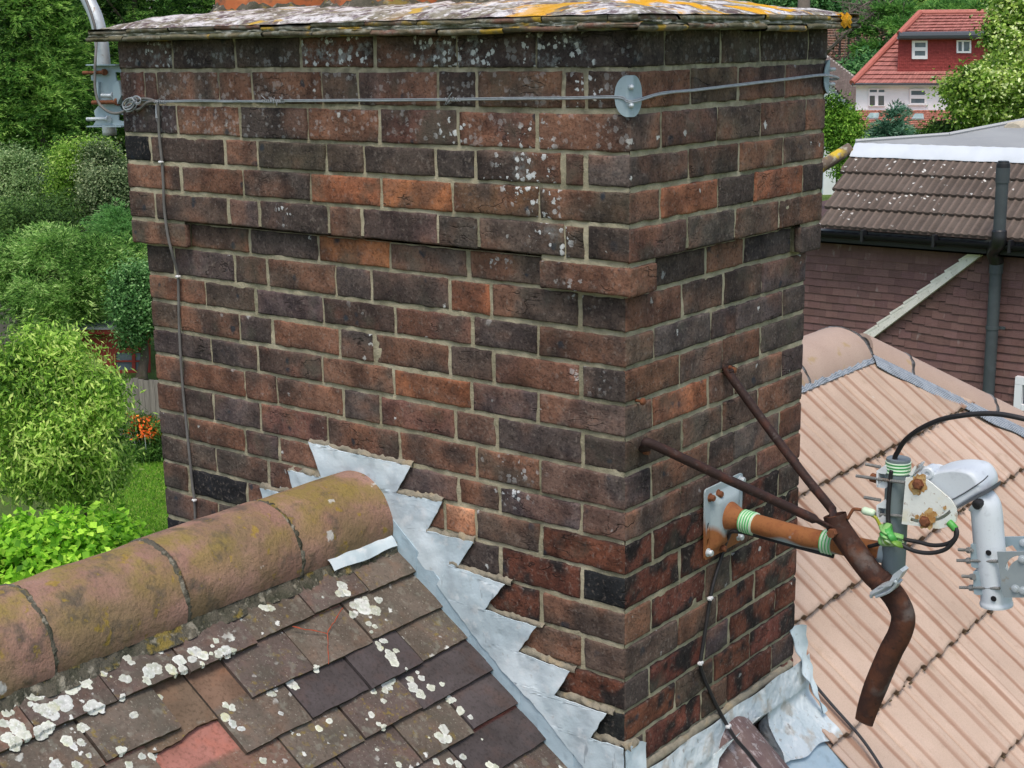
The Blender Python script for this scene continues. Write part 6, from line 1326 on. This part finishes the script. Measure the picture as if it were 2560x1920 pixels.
q.poly([v5(20, 632, .62), v5(570, 632, .62), v5(570, 660, .62), v5(20, 660, .62)], -FN3*.1); q.build('timber_post', mk('black_timber', (.03, .028, .028)), h5)
q = MB(); q.poly([v5(190, 675, .05), v5(245, 675, .05), v5(245, 735, .05), v5(190, 735, .05)], FN3*.02); q.poly([v5(255, 715, .05), v5(300, 715, .05), v5(300, 800, .05), v5(255, 800, .05)], FN3*.02); q.build('window_pane', GL['gl'], h5)

# ================================================================ GARDENS AND TREES
M_leaf = mk('foliage', 'col', [dict(s=1.5, lo=.4, hi=.65, c=(.85, .9, .8), b='MULTIPLY', f=.6)], rough=.6, spec=.25, trans=.42)
M_bark = mk('tree_bark', (.09, .07, .05), [dict(s=9, lo=.45, hi=.65, c=(.15, .125, .09), f=.7, st=(1, 1, .3), d=6), dict(s=3, lo=.55, hi=.68, c=(.07, .085, .035), f=.6)], bump=[(14, .02)])
def unit(v): return v/np.maximum(np.linalg.norm(v, axis=-1, keepdims=True), 1e-9)
def foliage(q, c, R, nclump, per, L, Wd, cols, seed, style='leaf', cr=.16, nb=16, lump=.42, shape='ball', tone=.35, droop=0., vis=None):
    r = np.random.default_rng(seed); c = np.asarray(c, float); R = np.broadcast_to(np.asarray(R, float), (3,))
    B = [];
    for i in range(nb):                               # lumpy crown: sub-crowns set round the main volume
        d = unit(r.normal(size=3)); k = r.uniform(.40, 1-.55*lump)
        if shape == 'cone': h = r.uniform(-1, .95); w = (1-h)/2*.8+.08; a = r.uniform(0, 6.283); p = np.array([math.cos(a)*w*r.uniform(.3, 1), math.sin(a)*w*r.uniform(.3, 1), h]); s_ = .16+.26*(1-h)/2
        elif shape == 'column': a = r.uniform(0, 6.283); p = np.array([math.cos(a)*.55, math.sin(a)*.55, r.uniform(-1, .85)]); s_ = r.uniform(.28, .5)
        else: p = d*k; s_ = lump*r.uniform(.7, 1.2)
        B.append((p, s_))
    w = np.array([b[1]**2 for b in B]); ib = r.choice(len(B), nclump, p=w/w.sum()); bp = np.array([b[0] for b in B])[ib]; bs_ = np.array([b[1] for b in B])[ib]
    d = unit(r.normal(size=(nclump, 3))+np.array([0, 0, .25])); rad = bs_*(.5+.55*r.random(nclump)**.6+.6*(r.random(nclump) > .90)*r.random(nclump))
    cen = c+(bp+d*rad[:, None])*R; out = unit((bp*.6+d)*1.)
    tn = r.normal(0, 1, nclump)*.5+fbm(cen, .8/ max(R.max()*.35, .3), seed, 2)*1.2
    cols = np.array([srgb(*x) for x in cols])
    N = nclump*per; I = np.repeat(np.arange(nclump), per); crr = cr*r.uniform(.6, 1.35, nclump)[I]
    if style == 'leaf':
        p = cen[I]+r.normal(0, 1, (N, 3))*crr[:, None]*np.array([1, 1, .7]); nrm = unit(out[I]*.7+np.array([0, 0, .8])+r.normal(0, .75, (N, 3)))
        ld = unit(np.cross(nrm, r.normal(size=(N, 3)))+np.array([0, 0, -droop]))
    else:                                             # flat feathery sprays
        fd = unit(out*np.array([1, 1, .35])+r.normal(0, .35, (nclump, 3))+np.array([0, 0, .12-droop])); sd_ = unit(np.cross(fd, np.array([0, 0, 1.])+r.normal(0, .25, (nclump, 3))))
        t = r.random(N)*2-.6; sgn = r.choice([-1, 1], N); lat = r.random(N)*(1.1-.5*np.abs(t))*.55
        p = cen[I]+fd[I]*(t*crr*1.1)[:, None]+sd_[I]*(sgn*lat*crr)[:, None]-np.array([0, 0, 1.])*(np.maximum(t, 0)**2*crr*(.25+droop)+r.normal(0, .06, N)*cr)[:, None]
        ld = unit(fd[I]+sd_[I]*(sgn*.75)[:, None]+r.normal(0, .25, (N, 3))); nrm = unit(np.cross(ld, sd_[I])+r.normal(0, .45, (N, 3))+np.array([0, 0, .5]))
    wd = unit(np.cross(nrm, ld)); Ls = L*r.uniform(.45, 1.45, N)[:, None]; Ws = Wd*r.uniform(.7, 1.25, N)[:, None]
    V = np.stack([p, p+ld*Ls*.45+wd*Ws*.5+nrm*Ws*.12, p+ld*Ls, p+ld*Ls*.45-wd*Ws*.5+nrm*Ws*.12], 1)
    u = np.clip((tn[I]+r.normal(0, .55, N))*tone+.5, 0, .999)*(len(cols)-1); k = np.floor(u).astype(int); f = (u-k)[:, None]
    C = cols[k]*(1-f)+cols[np.minimum(k+1, len(cols)-1)]*f; C = C*r.uniform(.82, 1.2, N)[:, None]*1.38; C = C*.93+C.mean(1, keepdims=True)*.07
    q.add(V.reshape(-1, 3), np.arange(N*4).reshape(N, 4), np.repeat(C, 4, 0))
    return cen
def limbs(root, base, top, r0, seed, n=6, spread=1., crown_r=(1, 1, 1)):
    r = np.random.default_rng(seed); q = MB(); base, top = np.asarray(base, float), np.asarray(top, float)
    T = np.linspace(0, 1, 9); P = base+(top-base)*T[:, None]+np.stack([vn(np.stack([T*3, T*0+seed, T*0], -1), 1, 3), vn(np.stack([T*3, T*0+seed, T*0+5], -1), 1, 4), T*0], -1)*r0*1.2
    q.tube(P, r0*(1-.72*T)*(1+.5*np.exp(-T*14)), 10)
    for i in range(n):
        t = r.uniform(.35, .95); p = base+(top-base)*t; d = unit(r.normal(size=3)*np.array([1, 1, .35])+np.array([0, 0, .45])); e = p+d*np.asarray(crown_r)*r.uniform(.6, .95)*spread
        m_ = (p+e)/2+np.array([0, 0, .08])*np.linalg.norm(e-p); q.tube(smooth_path([p, m_, e], 4), np.linspace(r0*.42*(1-t*.5), r0*.08, 9), 7)
    return q.build('trunk', M_bark, root, smooth=True)
def tree(name, label, cat, cx, cy, rx, ry, depth, cols, seed, n=1400, per=26, L=.10, Wd=.05, group=None, r0=.12, dep=None, base_z=None, **kw):
    c = at(cx, cy, depth); k = S*depth/FPX; R = (rx*k, (dep if dep else rx*k), ry*k)
    t = thing(name, label, cat, (float(c[0]), float(c[1]), G0), group)
    q = MB(); foliage(q, c, R, n, per, L, Wd, cols, seed, **kw)
    cr_ = q.build('crown', M_leaf, t); limbs(t, (c[0], c[1], G0), (c[0], c[1], c[2]+R[2]*.5), r0, seed, crown_r=R)
    return t, c, R
LEY = [(24, 44, 16), (56, 96, 36), (102, 148, 58), (160, 194, 92)]
GC = 'dark conifers at the back of the left garden'
tree('conifer_tree', 'tall dark green conifer with yellowish tips at the top left corner, tallest at the left', 'tree', 60, 90, 150, 330, 50, LEY, 11, n=3400, per=34, L=.17, Wd=.035, style='spray', cr=.30, nb=34, lump=.34, group=GC, r0=.25, tone=.4)
tree('conifer_tree', 'dark green conifer with feathery tips behind the bent antenna tube', 'tree', 285, 60, 150, 300, 54, LEY, 12, n=3000, per=34, L=.18, Wd=.036, style='spray', cr=.32, nb=30, lump=.34, group=GC, r0=.25, tone=.4)
tree('conifer_tree', 'dark green conifer showing above the left end of the chimney crown', 'tree', 455, 20, 130, 250, 58, LEY, 13, n=1800, per=30, L=.2, Wd=.04, style='spray', cr=.34, nb=22, group=GC, r0=.25, tone=.4)
tree('conifer_tree', 'dark green conifer filling the left edge below the tallest conifer', 'tree', -20, 270, 150, 150, 52, LEY[:3]+[(120, 160, 60)], 14, n=1600, per=30, L=.17, Wd=.036, style='spray', cr=.30, nb=22, group=GC, r0=.2)
tree('conifer_tree', 'dark green conifer just left of the mast bracket', 'tree', 200, 300, 120, 120, 55, LEY[:3], 15, n=1300, per=30, L=.17, Wd=.036, style='spray', cr=.30, nb=18, group=GC, r0=.2)  # conifer palette without its lightest tone
tree('garden_shrub', 'grey green loose shrub at the left edge of the photo', 'shrub', 15, 420, 95, 105, 44, [(58, 84, 40), (104, 134, 76), (148, 172, 112), (184, 200, 146)], 21, n=1500, per=26, L=.10, Wd=.045, cr=.20, r0=.08)
tree('garden_shrub', 'yellow green shrub with pale silvery leaves beside the upper chimney edge', 'shrub', 175, 380, 70, 90, 43, [(50, 80, 26), (98, 138, 40), (134, 172, 58), (168, 190, 96)], 22, n=1200, per=26, L=.10, Wd=.05, cr=.18, r0=.08)
tree('garden_shrub', 'silvery grey green bush touching the chimney below the mast', 'shrub', 245, 400, 75, 105, 42, [(40, 62, 30), (88, 110, 66), (138, 152, 108), (186, 194, 150)], 23, n=1500, per=26, L=.085, Wd=.05, cr=.17, r0=.08)
tree('garden_shrub', 'dark green low shrub under the grey green shrub', 'shrub', 70, 490, 150, 70, 40.5, [(34, 56, 24), (66, 98, 40), (104, 136, 62)], 24, n=1100, per=24, L=.11, Wd=.05, cr=.2, r0=.06)
tree('feathery_tree', 'wide feathery bright green tree with drooping sprays beside the chimney', 'tree', 150, 600, 215, 125, 38, [(50, 84, 30), (96, 140, 56), (136, 176, 84), (182, 208, 126)], 25, n=3200, per=30, L=.13, Wd=.026, style='spray', cr=.24, nb=60, lump=.26, droop=.12, r0=.14, tone=.45)
tree('feathery_tree', 'green feathery shrub in the gap under the corbel', 'tree', 285, 530, 80, 80, 39, [(44, 80, 34), (84, 134, 62), (130, 176, 98)], 26, n=1200, per=28, L=.12, Wd=.026, style='spray', cr=.22, droop=.1, r0=.08)
tree('small_tree', 'small dark leaved tree with a forked trunk against the chimney edge', 'tree', 305, 665, 62, 95, 36, [(34, 68, 30), (70, 114, 56), (112, 158, 88), (156, 190, 128)], 27, n=1500, per=24, L=.085, Wd=.05, cr=.16, r0=.13)
t, c, R = tree('laburnum_tree', 'light green garden tree hung with pale seed pods in the left foreground', 'tree', 122, 900, 165, 195, 22, [(60, 96, 26), (112, 154, 46), (152, 190, 70), (196, 214, 112)], 28, n=2700, per=20, L=.105, Wd=.036, cr=.12, nb=70, lump=.25, droop=.55, tone=.45, r0=.09)
q = MB(); r = np.random.default_rng(5); N = 1300                     # hanging pods
d = unit(r.normal(size=(N, 3))); p = c+d*R*(.75+.3*r.random((N, 1))); L_ = r.uniform(.05, .10, N); a = r.uniform(0, 6.28, N); sd_ = np.stack([np.cos(a), np.sin(a), 0*a], -1)*.006
V = np.stack([p-sd_, p+sd_, p+sd_*.8-np.array([0, 0, 1])*L_[:, None], p-sd_*.8-np.array([0, 0, 1])*L_[:, None]], 1); q.add(V.reshape(-1, 3), np.arange(N*4).reshape(N, 4), np.repeat(np.array(srgb(172, 182, 112))*r.uniform(.8, 1.2, (N, 1)), 4, 0)); tag(q.build('seed_pods', M_leaf, t), kind='stuff')
t2, c2, R2_ = tree('laburnum_tree', 'lower spreading skirt of light green foliage at the lawn edge', 'tree', 175, 1010, 112, 84, 23.5, [(58, 94, 26), (112, 152, 48), (154, 188, 74), (198, 212, 118)], 29, n=1000, per=20, L=.10, Wd=.036, cr=.12, nb=34, lump=.26, droop=.5, r0=.06)
tree('climbing_vine', 'large leaved lime green climber in the lower left corner', 'plant', 95, 1215, 150, 95, 13.5, [(60, 110, 14), (104, 160, 22), (150, 200, 40), (188, 222, 74)], 30, n=950, per=13, L=.085, Wd=.075, cr=.10, nb=26, lump=.36, r0=.05, droop=.2)
tree('climbing_vine', 'lime green climber shoots behind the low end of the ridge', 'plant', 215, 1190, 80, 60, 14.2, [(64, 116, 16), (110, 164, 26), (156, 204, 46)], 31, n=360, per=13, L=.08, Wd=.07, cr=.10, nb=14, r0=.04, droop=.2)
# flowers
c = at(315, 940, 29.5); fl_ = thing('orange_flowers', 'clump of bright orange flowers in front of the grey fence', 'flowers', (float(c[0]), float(c[1]), G0))
q = MB(); foliage(q, c+np.array([0, 0, -.25]), (.42, .42, .62), 420, 18, .16, .022, [(30, 58, 20), (60, 100, 34), (96, 136, 54)], 41, cr=.10, droop=-.4); q.build('leaves', M_leaf, fl_)
q = MB(); foliage(q, c+np.array([-.05, 0, .12]), (.42, .42, .30), 60, 9, .085, .045, [(226, 84, 8), (246, 118, 18), (255, 160, 50)], 42, cr=.045); q.build('blossoms', M_leaf, fl_)
for k in range(6): foliage
q = MB(); r = np.random.default_rng(8)
for k in range(14): a = r.uniform(-.35, .35, 2); q.tube([(c[0]+a[0]*.4, c[1]+a[1]*.4, G0), (c[0]+a[0], c[1]+a[1], c[2]+.1)], .008, 5)
q.build('stems', M_leaf, fl_)
# grey board fence, red summerhouse, low roofs
Fp = at(322, 905, 31.); q = MB(); r = np.random.default_rng(2)
fe = thing('board_fence', 'weathered grey board fence behind the orange flowers', 'fence', (float(Fp[0]), float(Fp[1]), G0))
fd = unit(RX2*.97+FN3*.25); zt = at(322, 816, 31.)[2]
for k in range(-30, 26): hgt = zt-G0+r.normal(0, .015); q.box(Fp*np.array([1, 1, 0])+fd*.125*k+np.array([0, 0, G0+hgt/2]), .118, .02, hgt, ax=[fd, np.cross(UPZ, fd), UPZ], col=np.array(srgb(140, 134, 124))*r.uniform(.8, 1.15), off=r.random(3)*5)
q.build('boards', mk('weathered_board', 'col', [dict(s=9, lo=.42, hi=.66, c=(.6, .6, .6), b='MULTIPLY', f=.7, st=(3, 3, .3))], bump=[(30, .004, 4, (3, 3, .3))]), fe)
q = MB(); q.box(Fp*np.array([1, 1, 0])+np.array([0, 0, G0+.35])+np.cross(UPZ, fd)*.04, 7, .05, .09, ax=[fd, np.cross(UPZ, fd), UPZ], col=srgb(120, 114, 104)); q.build('rail', M_bark, fe)
Sp = at(262, 770, 37.5); sh = thing('summerhouse', 'small red painted summerhouse with glazed door half hidden by foliage', 'shed', (float(Sp[0]), float(Sp[1]), G0))
M_redw = mk('red_painted_wood', (.30, .045, .03), [dict(s=6, lo=.45, hi=.65, c=(.22, .035, .025), f=.6)], rough=.6)
def sb(x, y, o=0.): return on_plane(x*S, y*S, Sp+FN3*o, FN3)
q = MB(); ring_plate([sb(150, 718), sb(324, 718), sb(324, 860), sb(150, 860)], [[sb(292, 762), sb(313, 762), sb(313, 800), sb(292, 800)], [sb(250, 762), sb(285, 762), sb(285, 800), sb(250, 800)]], -FN3*.08).build('wall', M_redw, sh)
q = MB(); q.poly([sb(150, 718, -1.5), sb(324, 718, -1.5), sb(324, 860, -1.5), sb(150, 860, -1.5)], -FN3*.05); q.poly([sb(324, 718, -.1), sb(324, 860, -.1), sb(324, 860, -1.5), sb(324, 718, -1.5)], -RX2*.05); q.build('back_wall', M_redw, sh)
q = MB(); q.poly([sb(140, 722, .25), sb(333, 722, .25), sb(333, 710, .25), sb(140, 710, .25)], -FN3*.06); q.build('eaves_board', M_redw, sh)
q = MB(); q.poly([sb(140, 708, .3), sb(333, 708, .3), sb(320, 682, -1.6), sb(150, 682, -1.6)], UPZ*-.05); q.build('roof', mk('grey_shed_felt', (.34, .36, .37)), sh)
q = MB(); q.poly([sb(290, 760, -.04), sb(315, 760, -.04), sb(315, 802, -.04), sb(248, 802, -.04), sb(248, 760, -.04)], -FN3*.01); q.build('window_pane', GL['gl'], sh)
q = MB(); q.poly([sb(250, 779, .01), sb(313, 779, .01), sb(313, 782, .01), sb(250, 782, .01)], -FN3*.04); q.build('glazing_bar', M_redw, sh)
def low_roof(x0, x1, y0, y1, dep, label, colr):
    P = at((x0+x1)/2, y1, dep); t = thing('garden_shed', label, 'shed', (float(P[0]), float(P[1]), G0)); pl = lambda x, y, o=0.: on_plane(x*S, y*S, P+FN3*o, FN3)
    q = MB(); q.poly([pl(x0, y1, .2), pl(x1, y1, .2), pl(x1, y0, -1.6), pl(x0, y0, -1.6)], UPZ*-.06); q.build('roof', mk(label[:12]+'_roof', colr, [dict(s=5, lo=.45, hi=.65, c=tuple(x*.7 for x in colr), f=.6)]), t)
    q = MB(); a, b = pl(x0, y1+.5), pl(x1, y1+.5); q.poly([a, b, b*np.array([1, 1, 0])+UPZ*G0, a*np.array([1, 1, 0])+UPZ*G0], -FN3*1.5); q.build('wall', mk(label[:10]+'_wall', (.16, .15, .13)), t)
    q = MB(); q.poly([pl(x0, y1, .22), pl(x1, y1, .22), pl(x1, y1+9, .22), pl(x0, y1+9, .22)], -FN3*.05); q.build('eaves_board', mk(label[:11]+'_eaves', (.36, .36, .33)), t)
low_roof(60, 160, 381, 424, 48, 'green felted shed roof showing between the left shrubs', (.20, .30, .22))
low_roof(-40, 32, 560, 566, 41, 'low grey shed roof at the left edge under the grey shrub', (.25, .25, .24))

# right side: maple, blue conifer, bush, cedar and the trees behind
MAP = [(40, 66, 18), (84, 118, 34), (126, 160, 54), (174, 194, 92), (226, 232, 176)]
mc = at(2235, 120, 40); mp2 = thing('maple_tree', 'big leafy green maple with yellowish leaves in front of the red roofed house', 'tree', (float(mc[0]), float(mc[1]), G0))
q = MB(); kk = S*40/FPX
for x, y, rx, ry, n_, sd in ((2250, 100, 125, 125, 2300, 51), (2135, 205, 115, 78, 1300, 55), (2220, 240, 120, 70, 800, 56)): foliage(q, at(x, y, 40), (rx*kk, rx*kk, ry*kk), n_, 22, .12, .09, MAP, sd, cr=.20, nb=44, lump=.25, tone=.36)
q.build('crown', M_leaf, mp2); limbs(mp2, (mc[0], mc[1], G0), (mc[0], mc[1], mc[2]+1.), .22, 51, n=10, crown_r=(2.4, 2.4, 2.))
tree('blue_conifer', 'small blue green conifer in front of the white house', 'tree', 1928, 300, 66, 62, 46, [(30, 60, 42), (62, 104, 78), (100, 144, 116), (146, 180, 152)], 52, n=900, per=30, L=.15, Wd=.032, style='spray', cr=.22, nb=40, shape='cone', r0=.12)
tree('garden_bush', 'bright green bush between the chimney and the brown house', 'shrub', 1812, 300, 38, 72, 42, [(36, 68, 16), (74, 116, 30), (116, 160, 46), (150, 186, 74)], 53, n=800, per=26, L=.10, Wd=.05, cr=.16, nb=14, shape='column', r0=.06)
tree('garden_bush', 'dark bush at the foot of the maple', 'shrub', 2060, 300, 60, 40, 41, [(26, 48, 16), (58, 92, 30), (92, 128, 46)], 54, n=500, per=24, L=.11, Wd=.06, cr=.18, nb=10, r0=.06)
FAR = [[(42, 74, 32), (86, 134, 60), (136, 176, 90)], [(64, 98, 32), (130, 166, 60), (184, 204, 100)], [(36, 70, 38), (76, 126, 70), (124, 168, 100)]]
for i, (x, y, rx, ry, dd, kk, lb) in enumerate(((1740, 30, 130, 110, 108, 2, 'dark green tree behind the crown of the chimney'), (1960, 0, 110, 80, 112, 0, 'dark green tree behind the cedar'), (2085, 20, 80, 60, 105, 1, 'yellowish green tree above the red ridge'), (2190, -10, 110, 110, 116, 2, 'dark tree behind the top of the maple'), (2330, 40, 130, 150, 100, 1, 'light green tree beyond the right edge'), (1895, 175, 42, 30, 83, 2, 'mid green tree between the cedar and the red roof'))):
    tree('distant_tree', lb, 'tree', x, y, rx, ry, dd, FAR[kk], 60+i, n=1500, per=18, L=.34, Wd=.16, cr=.60, nb=20, group='trees behind the distant houses', r0=.3)
cd = at(1735, 60, 88); ce = thing('cedar_tree', 'old cedar with bare grey brown branches and flat green tiers behind the chimney', 'tree', (float(cd[0]), float(cd[1]), G0))
q = MB(); r = np.random.default_rng(77); base = np.array([cd[0], cd[1], G0]); 
q.tube([base, base+UPZ*9, base+UPZ*16], [.6, .42, .2], 10)
fol = MB()
def branch(pts, r0, twigs, seed, bare=False):
    rr = np.random.default_rng(seed); P = smooth_path([at(x, y, d) for x, y, d in pts], 5); q.tube(P, np.linspace(r0, r0*.25, len(P)), 7)
    for _ in range(twigs):
        i = rr.integers(2, len(P)-1); p = P[i]; e = p+unit(RX2*rr.normal(.3, .8)+UPZ*rr.normal(.25, .6)+FN3*rr.normal(0, .6))*rr.uniform(.6, 2.2); m_ = (p+e)/2+UPZ*rr.normal(0, .15); tw = smooth_path([p, m_, e], 3); q.tube(tw, np.linspace(.035, .01, len(tw)), 4)
        for _k in range(4): a = tw[rr.integers(1, len(tw))]; q.tube([a, a+unit(rr.normal(size=3))*rr.uniform(.3, .8)], [.014, .006], 3)
branch([(1790, 150, 88), (1840, 118, 86.5), (1900, 80, 85.5), (1960, 50, 85)], .17, 40, 1); branch([(1780, 120, 88), (1820, 80, 86), (1870, 40, 85.5), (1930, 0, 85)], .14, 46, 2); branch([(1790, 160, 88), (1830, 168, 86.5), (1870, 196, 86), (1905, 205, 85.5)], .12, 14, 3); branch([(1780, 60, 88), (1850, 20, 86), (1920, -20, 86)], .12, 40, 4); branch([(1800, 150, 87.5), (1830, 130, 86), (1880, 135, 85.5), (1930, 125, 85)], .09, 24, 5)
q.build('branches', mk('grey_brown_bark', (.17, .14, .115), [dict(s=3, lo=.4, hi=.65, c=(.17, .14, .115), f=.7)], bump=[(6, .02)]), ce, smooth=True)
for i, (x, y, rx, ry, dd) in enumerate(((1960, 50, 60, 14, 84), (2020, 30, 70, 16, 85), (2080, 14, 70, 14, 85), (1990, 78, 40, 10, 84.5), (1930, 20, 40, 12, 85), (1900, 150, 42, 16, 84.5), (1930, 130, 36, 12, 84.5), (1880, 172, 26, 12, 84), (1860, 60, 30, 10, 86), (2110, 30, 40, 12, 86), (1880, 105, 30, 8, 85.5))):
    k = S*dd/FPX; foliage(fol, at(x, y, dd), (rx*k, rx*k*.8, ry*k), 260, 16, .34, .07, [(44, 78, 34), (84, 134, 58), (132, 174, 82)], 90+i, style='spray', cr=.34, nb=8)
fol.build('crown', M_leaf, ce)

# ---------------------------------------------------------------- ground, lawn, distant woods
M_grass = mk('grass', (.12, .20, .035), [dict(s=.9, lo=.4, hi=.65, c=(.19, .28, .055), f=.8, d=6), dict(s=5, lo=.48, hi=.66, c=(.20, .21, .07), f=.55, d=6), dict(s=18, lo=.45, hi=.7, c=(.08, .15, .026), f=.6), dict(s=.3, lo=.5, hi=.66, c=(.06, .10, .02), f=.6)], bump=[(30, .06), (120, .02)], rough=.95)
q = MB(); n = 60; a = np.linspace(-1, 1, n); gx = np.sign(a)*(abs(a)**2.2)*1500; X, Y = np.meshgrid(gx, gx, indexing='ij'); Z = G0+.15*fbm(np.stack([X, Y, 0*X], -1).reshape(-1, 3), .05, 3, 2).reshape(X.shape)*np.clip(np.hypot(X, Y)/80-.4, 0, 1); q.grid(np.stack([X, Y, Z], -1)); tag(q.build('ground', M_grass, smooth=True), kind='structure')
# blades on the near part of the lawn
q = MB(); r = np.random.default_rng(12); pts = []
P0 = [on_plane(x*S, y*S, (0, 0, G0), (0, 0, 1)) for x, y in ((200, 1180), (370, 1180), (370, 960), (200, 960))]
u, v = r.random(26000), r.random(26000); P = (np.outer((1-u)*(1-v), P0[0])+np.outer(u*(1-v), P0[1])+np.outer(u*v, P0[2])+np.outer((1-u)*v, P0[3]))
a = r.uniform(0, 6.28, len(P)); h = r.uniform(.02, .06, len(P)); sd_ = np.stack([np.cos(a), np.sin(a), 0*a], -1)*.012; lean = r.normal(0, .03, (len(P), 3))*np.array([1, 1, 0])
V = np.stack([P-sd_, P+sd_, P+lean+UPZ*h[:, None]], 1); cc = np.array([srgb(104, 160, 44), srgb(150, 194, 66), srgb(178, 188, 104)])[r.choice(3, len(P), p=[.5, .38, .12])]
q.add(V.reshape(-1, 3), np.arange(len(P)*3).reshape(-1, 3), np.repeat(cc, 3, 0)); tag(q.build('lawn_grass', M_leaf), 'short green lawn grass left of the chimney', 'grass', kind='stuff')
q = MB()
for i in range(26):
    a = math.radians(38.4)+math.radians(-60+120*i/25); d = 150+20*math.sin(i*2.1); c = np.array([CAM[0]-math.sin(a)*d, CAM[1]+math.cos(a)*d, G0+6.5]); foliage(q, c, (11, 11, 8.5+1.5*math.sin(i)), 420, 14, .9, .5, FAR[i % 3], 200+i, cr=1.3, nb=10)
tag(q.build('distant_woodland', M_leaf), 'far off belt of green woodland behind the houses', 'woodland', kind='stuff')
q = MB()
for i, (x, dd) in enumerate(((640, 40), (800, 46), (960, 38), (1120, 44), (1280, 50), (1440, 42), (720, 62), (1000, 66), (1300, 64))):
    c = at(x, 300, dd); k = .8+.25*math.sin(i*2.3); foliage(q, (c[0], c[1], G0+2.2*k), (3.0*k, 3.0*k, 2.6*k), 420, 18, .17, .09, (FAR[i % 3]), 300+i, cr=.34, nb=16, lump=.34)
tag(q.build('garden_thicket', M_leaf), 'green thicket of garden shrubs standing hidden behind the chimney', 'shrubbery', kind='stuff')
